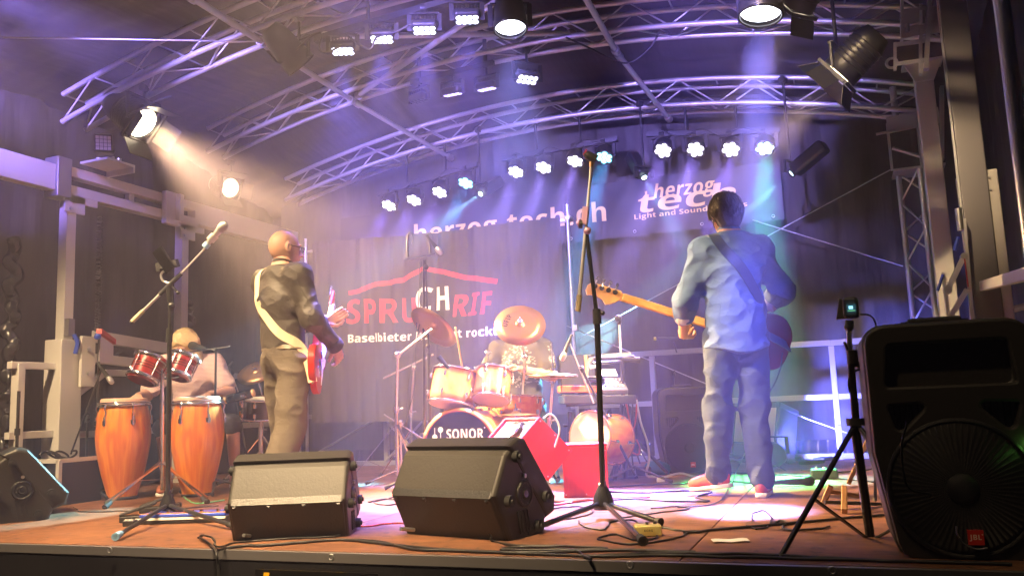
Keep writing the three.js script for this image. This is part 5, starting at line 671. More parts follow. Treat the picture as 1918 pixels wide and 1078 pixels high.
// ================= amplifiers and boxes =================
M.redWood = std({ map: T.woodRed, roughness: 0.42, color: rgb(1, 1, 1), bumpMap: T.scratch, bumpScale: 0.0006 });
M.tweed = std({ color: rgb(0.55, 0.42, 0.26), roughness: 0.8, bumpMap: rep(T.weave, 4, 4), bumpScale: 0.003 });
{
  const D = 5.25, c = at(1018, 846, D), A = at(1011, 780, D), B = at(1076, 846, D), e1 = B.clone().sub(A).normalize(), e3 = RIGHT.clone().multiplyScalar(-0.62).addScaledVector(AWAY, 0.75).normalize(), e2 = e3.clone().cross(e1).normalize(), w = 0.34, a = 0.29, b = 0.27;
  const dn = e2.y > 0 ? -1 : 1, O = (x, y, zz) => A.clone().addScaledVector(e1, x).addScaledVector(e2, y * dn).addScaledVector(e3, zz), th = 0.018;
  const slab = (x0, x1, y0, y1, z0, z1) => { const g = rbox(Math.abs(x1 - x0), Math.abs(y1 - y0), Math.abs(z1 - z0), 0.003, 0, 0, 0, 1), m = new THREE.Matrix4().makeBasis(e1, e2.clone().multiplyScalar(dn), e3); if (m.determinant() < 0) { m.makeBasis(e1, e2.clone().multiplyScalar(dn), e3.clone().negate()); } g.applyMatrix4(m); const p = O((x0 + x1) / 2, (y0 + y1) / 2, (z0 + z1) / 2); return g.translate(p.x, p.y, p.z); };
  const t = thing('red_amplifier', 'red wooden amplifier cabinet tilted back on its corner with a cream front', 'amplifier', O(a, b, w / 2).setY(0));
  part('side_panel', slab(0, a, 0, b, 0, th), M.redWood, t); part('side_panel', slab(0, a, 0, b, w - th, w), M.redWood, t); part('top_panel', slab(0.001, a, 0, th, th, w - th), M.redWood, t); part('bottom_panel', slab(0.001, a, b - th, b, th, w - th), M.redWood, t); part('back_panel', slab(a - th, a, th, b - th, th, w - th), M.redWood, t);
  part('front_panel', slab(0.02, 0.03, th, b - th, th, w - th), std({ color: rgb(0.72, 0.64, 0.5), roughness: 0.6 }), t);
  const fc = O(0.018, b * 0.55, w / 2), n = e1.clone().negate(); part('speaker_grille', [disc(fc, n, 0.1, 0.012, 36)], M.tweed, t); part('speaker_ring', place(new THREE.TorusGeometry(0.104, 0.008, 8, 40).rotateX(Math.PI / 2), fc.clone().addScaledVector(n, 0.006), n), M.chrome, t); part('badge', slab(0.012, 0.02, 0.03, 0.05, w * 0.3, w * 0.7), M.blackGloss, t);
  for (const [x, y] of [[0.02, 0.02], [a - 0.02, 0.02], [a - 0.02, b - 0.02], [0.02, b - 0.02], [a / 2, 0.015]]) part('screw', disc(O(x, y, -0.001), e3, 0.005, 0.004, 8), M.steel, t);
  top('amplifier_cable', tube([[1018, 783], [1030, 775], [1042, 785], [1048, 805], [1038, 840], [1020, 880], [1014, 892]].map(([x, y]) => at(x, y, D - 0.04)), 0.006, 60), M.cableWhite, 'pale cable looping down the side of the tilted red amplifier', 'cable');
  const f = onFloor(1099, 931), ux = RIGHT.clone().addScaledVector(AWAY, -0.06).normalize(), uz = ux.clone().cross(UP), r = thing('red_box', 'upright red wooden box standing on the floor right of the tilted red amplifier', 'box', f), bw = 0.285, bh = 0.315, bd = 0.3, S = (g) => frame(g, f.clone().addScaledVector(uz, -bd / 2), ux, UP, uz);
  part('front_panel', S(rbox(bw, bh, 0.018, 0.003, 0, bh / 2, bd / 2 - 0.009)), M.redWood, r); part('back_panel', S(rbox(bw, bh, 0.018, 0.003, 0, bh / 2, -bd / 2 + 0.009)), M.redWood, r); part('top_panel', S(rbox(bw + 0.006, 0.018, bd + 0.006, 0.003, 0, bh + 0.01, 0)), M.redWood, r); part('bottom_panel', S(box(bw - 0.01, 0.018, bd - 0.04, 0, 0.01, 0)), M.redWood, r); part('inside', S(box(0.01, bh - 0.02, bd - 0.04, 0.1, bh / 2, 0)), M.black, r); part('side_panel', S(box(0.018, bh - 0.04, bd - 0.04, bw / 2 - 0.009, bh / 2, 0)), M.redWood, r); part('shelf_rail', S(box(0.02, 0.04, bd - 0.04, -bw / 2 + 0.012, 0.2, 0)), M.redWood, r);
  for (const [x, y] of [[-0.13, 0.02], [0.13, 0.02], [0.13, 0.29], [-0.13, 0.29], [0, 0.02]]) part('screw', S(disc(V(x, y, bd / 2 + 0.001), ZF, 0.004, 0.004, 8)), M.steel, r);
  const q = at(1158, 755, 6.5);
  // bass amplifier leaning back behind the bass player
  const g = local('bass_amplifier', 'black combo amplifier with woven tan grille leaning back behind the bass player', 'amplifier', onFloor(1428, 868)); g.rotation.order = 'YXZ'; g.rotation.y = faceCam(g.position) - 0.55; g.rotation.x = -0.28;
  part('cabinet', rbox(0.46, 0.5, 0.32, 0.02, 0, 0.26, 0), M.black, g); part('grille', rbox(0.4, 0.3, 0.01, 0.004, 0, 0.31, 0.162), M.tweed, g); part('lower_panel', rbox(0.4, 0.11, 0.012, 0.004, 0, 0.085, 0.162), M.blackGloss, g); for (const s of [-1, 1]) for (const y of [0.02, 0.5]) part('corner_guard', rbox(0.05, 0.05, 0.33, 0.012, s * 0.21, y === 0.02 ? 0.035 : 0.487, 0.002), M.blackMetal, g); part('handle', bar(V(-0.1, 0.535, 0), V(0.1, 0.535, 0), 0.03, 0.012, UP, 0.004), M.rubber, g);
}
{ // keyboard rig
  const D = 6.45, b = onFloor(1150, 897), U = (x, y, d = 0) => at(x, y, depthOf(b) + d), t = thing('keyboard_stand', 'black tubular keyboard stand with crossed legs', 'keyboard stand', b);
  const S = (p, q, r = 0.018) => part('leg', rod(p, q, r), M.blackMetal, t); S(U(1068, 770), U(1062, 885)); S(U(1100, 765), U(1110, 885)); S(U(1165, 760, 0.1), U(1152, 900, -0.1)); S(U(1178, 760), U(1172, 895)); S(U(1140, 770), U(1250, 885, 0.1), 0.014); S(U(1190, 770), U(1140, 905), 0.014);
  part('crossbar', [rod(U(1055, 797), U(1182, 790), 0.013)], M.blackMetal, t); part('crossbar', rod(U(1060, 758), U(1180, 750), 0.016), M.blackMetal, t); part('foot_bar', rod(U(1125, 905), U(1195, 892), 0.014), M.blackMetal, t);
  part('column', rod(U(1168, 755), U(1165, 668), 0.016), M.blackMetal, t); part('upper_arm', rod(U(1112, 672), U(1188, 668), 0.015), M.blackMetal, t); part('upper_arm', rod(U(1110, 681, -0.2), U(1165, 676), 0.013), M.blackMetal, t); part('upper_arm', rod(U(1165, 671), U(1198, 674), 0.022), M.black, t); part('arm_pad', rod(U(1105, 688, -0.2), U(1116, 686, -0.2), 0.014), M.white, t);
  const ax = cam.r.clone().addScaledVector(AWAY, 0.1).normalize(), az = ax.clone().cross(UP).normalize(), k1 = U(1118, 748), kb = thing('keyboard', 'long black stage keyboard on the stand', 'keyboard', k1); part('case', frame(rbox(0.56, 0.07, 0.28, 0.012), k1, ax, UP, az), M.black, kb); part('key', Array.from({ length: 24 }, (_, i) => frame(box(0.019, 0.012, 0.1, -0.24 + i * 0.021, 0.038, -0.07), k1, ax, UP, az)), M.white, kb);
  const k2 = U(1083, 729), rk = thing('keyboard', 'small red keyboard lying on the left of the black one', 'keyboard', k2); part('case', frame(rbox(0.3, 0.055, 0.2, 0.01), k2, ax, UP, az), std({ color: rgb(0.62, 0.12, 0.03), roughness: 0.4 }), rk); part('panel', frame(box(0.26, 0.004, 0.08, 0, 0.03, 0.04), k2, ax, UP, az), M.blackGloss, rk);
  const k3 = U(1148, 722), mx = thing('mixer', 'grey mixing panel tilted on the right of the keyboards', 'mixer', k3), my = UP.clone().multiplyScalar(0.85).addScaledVector(az, 0.5).normalize(), mz = ax.clone().cross(my).normalize(); part('case', frame(rbox(0.2, 0.045, 0.2, 0.008), k3, ax, my, mz), std({ color: rgb(0.16, 0.15, 0.16), roughness: 0.45 }), mx); part('knob', Array.from({ length: 15 }, (_, i) => frame(new THREE.CylinderGeometry(0.006, 0.007, 0.014, 10).translate((i % 5 - 2) * 0.034, 0.028, (Math.floor(i / 5) - 1) * 0.05), k3, ax, my, mz)), M.white, mx);
  const k4 = U(1112, 712), dm = thing('drum_module', 'black rounded module with wing shaped top behind the red keyboard', 'module', k4); part('case', frame(new THREE.SphereGeometry(0.09, 20, 10).scale(1, 0.4, 0.8), k4, ax, UP, az), M.blackGloss, dm); part('strip', frame(box(0.1, 0.008, 0.03, 0, 0.028, 0.05), k4, ax, UP, az), M.white, dm);
  const p2 = onFloor(1168, 880), ps = thing('light_pole', 'slim white pole with a small clip lamp behind the keyboards', 'pole', p2); part('pole', rod(U(1163, 665, 0.1), U(1160, 603, 0.1), 0.008), M.white, ps); part('pole', rod(V(p2.x, 0.02, p2.z), U(1163, 668, 0.1), 0.009), M.blackMetal, ps); part('clip_body', [ball(U(1158, 596, 0.1), 0.03, 12), disc(U(1160, 604, 0.1), UP, 0.018, 0.03)], M.blackMetal, ps);
  const sh = U(1140, 697, -0.1), sb = thing('note_sheet', 'bright white paper under the upper keyboard arm', 'paper', sh); part('sheet', frame(box(0.12, 0.003, 0.1), sh, ax, UP.clone().multiplyScalar(0.8).addScaledVector(az, 0.5).normalize(), ax.clone().cross(UP.clone().multiplyScalar(0.8).addScaledVector(az, 0.5).normalize()).normalize()), M.white, sb);
  const bd = U(1070, 700, 0.3), bk = thing('synth_rack', 'dark rack with wooden end cheek behind the hi-hat', 'rack', bd); part('case', frame(rbox(0.2, 0.3, 0.15, 0.01), bd, ax, UP, az), M.black, bk); part('cheek', frame(rbox(0.025, 0.3, 0.17, 0.008, 0.11, 0, 0), bd, ax, UP, az), M.woodPaleM, bk); part('rail', frame(tube([V(0.12, -0.1, 0), V(0.13, 0.05, 0), V(0.2, 0.13, 0), V(0.5, 0.16, 0)], 0.02, 30, 8), bd, ax, UP, az), M.aluPaint, bk);
  const hang = (pts, r, m, l) => top('hanging_cable', tube(pts.map(([x, y, d]) => U(x, y, (d || 0) - 0.06)), r, 90), m, l, 'cable');
  hang([[1165, 728], [1172, 750], [1180, 790], [1186, 820], [1183, 840], [1180, 826], [1190, 790], [1193, 755], [1190, 745]], 0.008, M.cableRed, 'red cable looping below the keyboards');
  hang([[1180, 830], [1184, 846], [1196, 850], [1198, 838], [1192, 822]], 0.008, M.cableRed, 'red cable loop hanging lowest under the keyboards');
  hang([[1192, 748], [1200, 790], [1213, 830], [1216, 860], [1211, 888], [1225, 892], [1245, 893]], 0.009, M.cableWhite, 'white cable falling from the keyboards to the floor');
  for (let i = 0; i < 5; i++) hang([[1160 + i * 8, 740], [1166 + i * 7, 780 + i * 5], [1170 + i * 6, 830], [1160 + i * 13, 880 - i * 4]], 0.006, M.cable, ['leftmost black cable hanging under the keyboards', 'second black cable hanging under the keyboards', 'third black cable hanging under the keyboards', 'fourth black cable hanging under the keyboards', 'rightmost black cable hanging under the keyboards'][i]);
}
// ================= small things on the floor =================
{
  const bag = onFloor(1232, 888), n = new THREE.SphereGeometry(1, 24, 16), p = n.attributes.position; for (let k = 0; k < p.count; k++) { const s = 1 + 0.35 * (fbm(p.getX(k) * 2 + 5, p.getY(k) * 2, p.getZ(k) * 2, 3) - 0.5); p.setXYZ(k, p.getX(k) * 0.11 * s, Math.max(0, p.getY(k) * 0.07 * s + 0.04), p.getZ(k) * 0.08 * s); } n.computeVertexNormals(); top('cloth_bag', n.translate(bag.x, 0, bag.z), std({ color: rgb(0.01, 0.16, 0.22), roughness: 0.7 }), 'small teal cloth bag on the floor before the back loudspeaker', 'bag');
  const ad = (px, py, w, h, d, yaw, mat, name, label, cat) => { const f = onFloor(px, py), o = local(name, label, cat, f); o.rotation.y = yaw; part('case', rbox(w, h, d, Math.min(h, w, d) * 0.2, 0, h / 2, 0), mat, o); return o; };
  ad(1178, 893, 0.1, 0.06, 0.07, 0.4, M.black, 'power_adapter', 'black power adapter under the keyboards, left one', 'adapter'); ad(1205, 890, 0.12, 0.07, 0.08, -0.3, M.black, 'power_adapter', 'black power adapter under the keyboards, right one', 'adapter'); ad(1238, 902, 0.06, 0.03, 0.05, 0.2, M.white, 'cable_plug', 'white cable plug on the floor by the teal bag', 'plug');
  ad(1265, 872, 0.3, 0.04, 0.16, 0.2, M.black, 'cable_tray', 'flat black tray of cables behind the teal bag', 'tray');
  const yp = ad(1214, 1003, 0.12, 0.05, 0.075, 0.32, std({ color: rgb(0.5, 0.42, 0.16), roughness: 0.4, metalness: 0.3 }), 'effect_pedal', 'small yellow metal effect pedal with black lettering', 'effect pedal'); const kt = canvasTex(128, 48, (c) => { c.fillStyle = '#b6a25e'; c.fillRect(0, 0, 128, 48); c.fillStyle = '#1c1608'; c.font = 'bold 34px sans-serif'; c.textAlign = 'center'; c.fillText('KORG', 64, 36); }); part('lettering', box(0.055, 0.02, 0.002, 0, 0.028, 0.0385), std({ map: kt, roughness: 0.4 }), yp); part('footswitch', disc(V(0, 0.055, 0.01), UP, 0.01, 0.014), M.chrome, yp); part('knob', disc(V(0.035, 0.056, -0.01), UP, 0.008, 0.012), M.black, yp);
  const pb = local('pedal_board', 'blue effect pedal board lying behind the left microphone stand', 'pedal board', onFloor(352, 976)); pb.rotation.y = 0.28; part('board', rbox(0.56, 0.035, 0.2, 0.008, 0, 0.02, 0), M.blackMetal, pb); part('panel', rbox(0.52, 0.02, 0.16, 0.006, 0, 0.045, 0), std({ color: rgb(0.03, 0.07, 0.5), roughness: 0.3 }), pb); part('footswitch', [-0.2, -0.1, 0, 0.1, 0.2].map((x) => disc(V(x, 0.062, 0.04), UP, 0.012, 0.02, 12)), M.chrome, pb); part('stripe', box(0.52, 0.004, 0.014, 0, 0.057, 0.07), std({ color: rgb(0.7, 0.25, 0.05), roughness: 0.4 }), pb); part('display', box(0.12, 0.004, 0.05, -0.05, 0.057, -0.03), M.blackGloss, pb); part('edge_strip', box(0.54, 0.012, 0.006, 0, 0.03, 0.101), M.white, pb);
  const ep = (px, py, yaw, l) => { const o = ad(px, py, 0.1, 0.035, 0.2, yaw, M.black, 'expression_pedal', l, 'foot pedal'); part('treadle', bar(V(0, 0.04, 0.1), V(0, 0.1, -0.1), 0.085, 0.014, UP, 0.004), M.rubber, o); }; ep(258, 975, -0.9, 'black foot pedal left of the blue pedal board'); ep(292, 958, -0.9, 'black foot pedal behind the left microphone stand'); const tn = ad(243, 985, 0.07, 0.035, 0.05, 0.3, M.blackMetal, 'tuner_pedal', 'tiny dark tuner pedal with a pale strip at far left', 'effect pedal'); part('strip', box(0.05, 0.004, 0.012, 0, 0.037, 0.01), M.white, tn);
  const pa = onFloor(1368, 1012, 0.004); const pg = new THREE.BoxGeometry(0.15, 0.0015, 0.075, 8, 1, 6), pp = pg.attributes.position; for (let k = 0; k < pp.count; k++) pp.setY(k, pp.getY(k) + 0.004 * Math.sin(pp.getX(k) * 30) ** 2); pg.computeVertexNormals(); pg.rotateY(0.28); top('paper_slip', pg.translate(pa.x, pa.y, pa.z), M.white, 'white slip of paper lying on the front of the stage floor', 'paper');
  // wooden instrument stand and the clip rods on the right
  const U = (x, y) => onFloor(x, y, 0.012), hd = at(1625, 815, 4.75), st = thing('instrument_stand', 'folded wooden instrument stand behind the tripod', 'instrument stand', onFloor(1590, 950)); M.beech = std({ map: T.woodPale, roughness: 0.5, color: rgb(0.42, 0.36, 0.3) });
  part('leg', bar(at(1628, 818, 4.75), at(1590, 905, 4.65), 0.022, 0.03, V(0, 0, 1), 0.004), M.beech, st); part('leg', bar(at(1648, 820, 4.75), at(1690, 925, 4.6), 0.016, 0.016, V(0, 0, 1)), M.blackMetal, st); part('leg', rod(at(1640, 820, 4.75), U(1640, 938), 0.008), M.blackMetal, st); part('foot', bar(at(1557, 908, 4.45), U(1540, 948), 0.03, 0.03, V(0, 0, 1), 0.006), M.beech, st); part('foot', bar(at(1582, 912, 4.4), U(1582, 958), 0.03, 0.03, V(0, 0, 1), 0.006), M.beech, st); part('crossbar', [rod(at(1555, 920, 4.45), at(1620, 930, 4.5), 0.012)], M.beech, st); part('crossbar', rod(at(1545, 940, 4.42), at(1690, 945, 4.5), 0.009), M.blackMetal, st); part('head', bar(at(1620, 816, 4.75), at(1655, 818, 4.75), 0.03, 0.03, UP, 0.006), M.beech, st);
  for (const [px, py, r, l] of [[1470, 895, 0.022, 'thick dark cable drum roller lying behind the right foot of the bass player']]) top('hand_microphone', micGeo(onFloor(1512, 900, 0.03), RIGHT, 0.24, 0.026), M.blackMetal, 'dark cylindrical tool lying on the floor right of the bass player', 'tool');
  const pd = ad(1545, 896, 0.18, 0.07, 0.12, 0.1, std({ color: rgb(0.03, 0.05, 0.03), roughness: 0.45 }), 'effect_unit', 'dark green effect unit on the floor right of the bass player', 'effect unit'); part('knob', [-0.05, 0, 0.05].map((x) => disc(V(x, 0.075, 0.02), UP, 0.01, 0.012, 10)), M.white, pd);
  for (let k = 0; k < 6; k++) ad(1455 + k * 22, 868 - (k % 3) * 6, 0.22, 0.03, 0.1, 0.3 * k, M.black, 'cable_duct', ['first flat black cable duct at the foot of the blue lit wall', 'second flat black cable duct at the foot of the blue lit wall', 'third flat black cable duct at the foot of the blue lit wall', 'fourth flat black cable duct at the foot of the blue lit wall', 'fifth flat black cable duct at the foot of the blue lit wall', 'sixth flat black cable duct at the foot of the blue lit wall'][k], 'cable duct');
}
// ---- cables on the floor ----
const floorCable = (pts, r, mat, label, amp = 0.012) => { const P = []; pts.forEach(([x, y, h]) => P.push(onFloor(x, y, r + 0.001 + (h || 0)))); const c = new THREE.CatmullRomCurve3(P), n = Math.max(20, pts.length * 8), Q = c.getPoints(n).map((p, i) => V(p.x + amp * (vnoise(i * 0.5, 3, pts[0][0]) - 0.5), p.y, p.z + amp * 2 * (vnoise(i * 0.4, 9, pts[0][1]) - 0.5))); top('floor_cable', tube(Q, r, n * 3, 6), mat, label, 'cable'); };
floorCable([[372, 1006], [380, 1002, 0.03], [395, 1008, 0.04], [408, 1022, 0.01], [440, 1016], [540, 1008], [630, 1003], [640, 985, 0.02]], 0.005, M.cable, 'black cable ending in a loop left of the first floor monitor');
floorCable([[405, 1030], [430, 1024], [520, 1019], [640, 1010], [720, 1018], [850, 1030], [1010, 1034], [1150, 1030], [1300, 1034]], 0.0065, M.cable, 'long black cable along the front edge before both floor monitors');
floorCable([[640, 1010], [700, 1012], [780, 1028], [900, 1032], [1080, 1040], [1250, 1040], [1500, 1046], [1900, 1056]], 0.006, M.cable, 'black cable running along the front edge to the right loudspeaker');
floorCable([[1090, 1040], [1250, 1036], [1430, 1038], [1620, 1048], [1800, 1052]], 0.006, M.cable, 'second black cable at the front edge on the right');
floorCable([[915, 1000, 0.03], [925, 1012], [960, 1020], [1040, 1022], [1140, 1026], [1000, 1030], [940, 1028], [980, 1024], [1060, 1028], [1110, 1046]], 0.006, M.cable, 'tangled black cable right of the centre floor monitor');
floorCable([[1085, 975], [1095, 985], [1130, 992], [1150, 975], [1180, 973], [1205, 992], [1230, 1005], [1200, 1012], [1150, 1000], [1120, 1008], [1180, 1018], [1260, 1008], [1285, 996], [1240, 988], [1200, 985]], 0.0045, M.cable, 'coiled black cable around the yellow pedal');
floorCable([[1160, 970], [1230, 960], [1290, 952], [1270, 948], [1220, 952]], 0.004, M.cable, 'thin black cable curving behind the yellow pedal');
floorCable([[1278, 997], [1340, 992], [1450, 982], [1560, 972], [1680, 962]], 0.0065, M.cable, 'black cable running right across the spotlit floor');
floorCable([[1408, 975], [1412, 960], [1430, 955], [1445, 966], [1440, 984], [1420, 990], [1400, 984]], 0.004, M.cable, 'thin round loop of cable near the spotlit floor');
floorCable([[1450, 980], [1462, 974], [1475, 978], [1465, 985], [1480, 992], [1530, 990], [1555, 985]], 0.005, M.cable, 'knotted black cable right of the round loop');
floorCable([[1136, 912], [1200, 908], [1280, 905], [1350, 900], [1420, 905]], 0.005, M.cable, 'black cable across the green lit floor');
floorCable([[1140, 920], [1200, 922], [1290, 918], [1332, 920], [1305, 930], [1325, 938], [1260, 938], [1180, 934], [1140, 936]], 0.006, M.cable, 'black cable bending back and forth on the green lit floor');
floorCable([[985, 955], [1040, 945], [1100, 936], [1150, 932], [1220, 930]], 0.007, M.cableRed, 'red brown cable in front of the red box');
floorCable([[1030, 952], [1080, 948], [1110, 960], [1060, 972], [990, 980]], 0.004, M.cable, 'thin dark cable between the centre monitor and the red box');
floorCable([[640, 980], [690, 985], [720, 980], [760, 978]], 0.005, M.cableRed, 'short brownish cable on the bright floor between the two monitors');
floorCable([[340, 920], [350, 935], [375, 942], [420, 936]], 0.005, std({ color: rgb(0.1, 0.42, 0.2), roughness: 0.5 }), 'green cable on the floor below the right conga');
floorCable([[135, 950], [160, 958], [240, 956], [330, 952], [410, 946]], 0.004, M.cable, 'thin black cable in front of the congas');
floorCable([[690, 940], [720, 934], [760, 938], [730, 945], [700, 940], [740, 930]], 0.005, M.cable, 'tangled cable under the drum stand');
floorCable([[1245, 893], [1275, 886, 0.03], [1300, 892], [1330, 896]], 0.008, M.white, 'white cable running to the left foot of the bass player', 0);
floorCable([[1195, 880], [1240, 884], [1300, 880], [1380, 885], [1480, 890], [1560, 895], [1640, 902]], 0.005, M.cable, 'black cable along the back of the stage');
floorCable([[1430, 900], [1450, 870, 0.05], [1470, 880], [1480, 900], [1520, 905], [1500, 890]], 0.005, M.cable, 'looped black cable behind the right foot of the bass player');
floorCable([[1500, 880], [1560, 884], [1620, 880], [1650, 870]], 0.005, M.cable, 'black cable at the foot of the blue lit wall');
top('loudspeaker_cable', tube([[1700, 790], [1690, 830], [1692, 880], [1705, 915], [1745, 925]].map(([x, y]) => at(x, y, 2.72)), 0.004, 60), M.cable, 'black cable hanging across the grille of the right loudspeaker', 'cable');
top('loudspeaker_cable', tube([[1792, 985], [1794, 1000], [1806, 1018], [1830, 1028], [1850, 1026]].map(([x, y]) => at(x, y, 2.7)), 0.003, 40), M.micSilver, 'thin shiny cable hanging below the badge of the right loudspeaker', 'cable');
top('skirt_cable', tube([[374, 1006], [392, 1018], [404, 1034], [408, 1058], [409, 1085]].map(([x, y], i) => (i < 2 ? onFloor(x, y, 0.01) : onZ(x, y, FRONT + 0.09))), 0.006, 50), M.cable, 'black cable dropping over the stage edge at left', 'cable');
{ const a = onX(1884, 584, RSIDE - 0.12), b = onX(1930, 570, RSIDE - 0.05); top('wooden_handle', [rod(a, b, 0.02, 0.022, 12), ball(a, 0.02)], M.beech, 'pale wooden handle sticking in from the right edge above the loudspeaker', 'handle'); }
const len2 = (a, b) => Math.sqrt(a * a + b * b), len3 = (a, b, c) => Math.sqrt(a * a + b * b + c * c);
// ================= people: one smooth skin over a posed skeleton =================
function surf(f, lo, hi, cell) {                                   // surface nets of f = 0
  const nx = Math.ceil((hi.x - lo.x) / cell) + 1, ny = Math.ceil((hi.y - lo.y) / cell) + 1, nz = Math.ceil((hi.z - lo.z) / cell) + 1, v = new Float32Array(nx * ny * nz), B = 4, id = (i, j, k) => (k * ny + j) * nx + i;
  for (let k0 = 0; k0 < nz; k0 += B) for (let j0 = 0; j0 < ny; j0 += B) for (let i0 = 0; i0 < nx; i0 += B) {
    const c = f(lo.x + (i0 + 1.5) * cell, lo.y + (j0 + 1.5) * cell, lo.z + (k0 + 1.5) * cell), far = Math.abs(c) > cell * 2.6 * 2.1 + 0.03;
    for (let k = k0; k < Math.min(nz, k0 + B); k++) for (let j = j0; j < Math.min(ny, j0 + B); j++) for (let i = i0; i < Math.min(nx, i0 + B); i++) v[id(i, j, k)] = far ? c : f(lo.x + i * cell, lo.y + j * cell, lo.z + k * cell);
  }
  const pos = [], idx = [], map = new Int32Array(nx * ny * nz).fill(-1);
  for (let k = 0; k < nz - 1; k++) for (let j = 0; j < ny - 1; j++) for (let i = 0; i < nx - 1; i++) {
    let m = 0, n = 0, sx = 0, sy = 0, sz = 0; const g = [];
    for (let c = 0; c < 8; c++) { g[c] = v[id(i + (c & 1), j + ((c >> 1) & 1), k + (c >> 2))]; if (g[c] < 0) m |= 1 << c; }
    if (m === 0 || m === 255) continue;
    for (let a = 0; a < 8; a++) for (const b of [1, 2, 4]) if (!(a & b)) { const e = a | b; if ((g[a] < 0) !== (g[e] < 0)) { const t = g[a] / (g[a] - g[e]); n++; sx += (a & 1) + (b === 1 ? t : 0); sy += ((a >> 1) & 1) + (b === 2 ? t : 0); sz += (a >> 2) + (b === 4 ? t : 0); } }
    map[id(i, j, k)] = pos.length / 3; pos.push(lo.x + (i + sx / n) * cell, lo.y + (j + sy / n) * cell, lo.z + (k + sz / n) * cell);
  }
  const q = (a, b, c, d, flip) => { if (a < 0 || b < 0 || c < 0 || d < 0) return; flip ? idx.push(a, b, c, a, c, d) : idx.push(a, c, b, a, d, c); };
  for (let k = 1; k < nz - 1; k++) for (let j = 1; j < ny - 1; j++) for (let i = 1; i < nx - 1; i++) {
    const s = v[id(i, j, k)] < 0;
    if (s !== v[id(i + 1, j, k)] < 0) q(map[id(i, j - 1, k - 1)], map[id(i, j, k - 1)], map[id(i, j, k)], map[id(i, j - 1, k)], s);
    if (s !== v[id(i, j + 1, k)] < 0) q(map[id(i - 1, j, k - 1)], map[id(i - 1, j, k)], map[id(i, j, k)], map[id(i, j, k - 1)], s);
    if (s !== v[id(i, j, k + 1)] < 0) q(map[id(i - 1, j - 1, k)], map[id(i, j - 1, k)], map[id(i, j, k)], map[id(i - 1, j, k)], s);
  }
  const geo = new THREE.BufferGeometry(), N = pos.length / 3, nor = new Float32Array(N * 3), uv = new Float32Array(N * 2), h = cell * 0.5;
  for (let a = 0; a < N; a++) { const x = pos[a * 3], y = pos[a * 3 + 1], z = pos[a * 3 + 2]; let gx = f(x + h, y, z) - f(x - h, y, z), gy = f(x, y + h, z) - f(x, y - h, z), gz = f(x, y, z + h) - f(x, y, z - h); const l = len3(gx, gy, gz) || 1; nor[a * 3] = gx / l; nor[a * 3 + 1] = gy / l; nor[a * 3 + 2] = gz / l; const ax = Math.abs(gx), az = Math.abs(gz); uv[a * 2] = ax > az ? z : x; uv[a * 2 + 1] = Math.abs(gy) > Math.max(ax, az) ? z : y; }
  geo.setAttribute('position', new THREE.Float32BufferAttribute(pos, 3)); geo.setAttribute('normal', new THREE.BufferAttribute(nor, 3)); geo.setAttribute('uv', new THREE.BufferAttribute(uv, 2)); geo.setIndex(idx); return geo;
}
const smin = (a, b, k) => { const h = Math.max(k - Math.abs(a - b), 0) / k; return Math.min(a, b) - h * h * k * 0.25; };
const smax = (a, b, k) => -smin(-a, -b, k);
function cap(x, y, z, b) {                                          // tapered, optionally flattened capsule
  const [A, C, ra, rb, kz] = b, bx = C.x - A.x, by = C.y - A.y, bz = C.z - A.z, px = x - A.x, py = y - A.y, pz = z - A.z, t = clamp((px * bx + py * by + pz * bz) / (bx * bx + by * by + bz * bz + 1e-9), 0, 1), k = kz || 1;
  return len3(px - t * bx, py - t * by, (pz - t * bz) * k) - (ra + (rb - ra) * t);
}
const join = (bones, k) => (x, y, z) => { let d = 9; for (const b of bones) d = smin(d, cap(x, y, z, b), k); return d; };
const ell = (x, y, z, c, r) => { const a = len3((x - c[0]) / r[0], (y - c[1]) / r[1], (z - c[2]) / r[2]); return (a - 1) * Math.min(r[0], r[1], r[2]); };
const bounds = (bones, m) => { const b = new THREE.Box3(); for (const [A, C, ra, rb] of bones) { b.expandByPoint(A.clone().addScalar(Math.max(ra, rb))); b.expandByPoint(A.clone().addScalar(-Math.max(ra, rb))); b.expandByPoint(C.clone().addScalar(Math.max(ra, rb))); b.expandByPoint(C.clone().addScalar(-Math.max(ra, rb))); } return b.expandByScalar(m); };
M.skin = std({ color: rgb(0.52, 0.29, 0.2), roughness: 0.5, bumpMap: rep(T.grain, 8, 8), bumpScale: 0.0004 });
M.skinTan = std({ color: rgb(0.46, 0.23, 0.14), roughness: 0.5, bumpMap: rep(T.grain, 8, 8), bumpScale: 0.0004 });
const cloth = (r, g, b, rough = 0.85, rp = 30) => std({ color: rgb(r, g, b), roughness: rough, bumpMap: rep(T.wrinkle, 2.2, 2.2), bumpScale: 0.0035 });
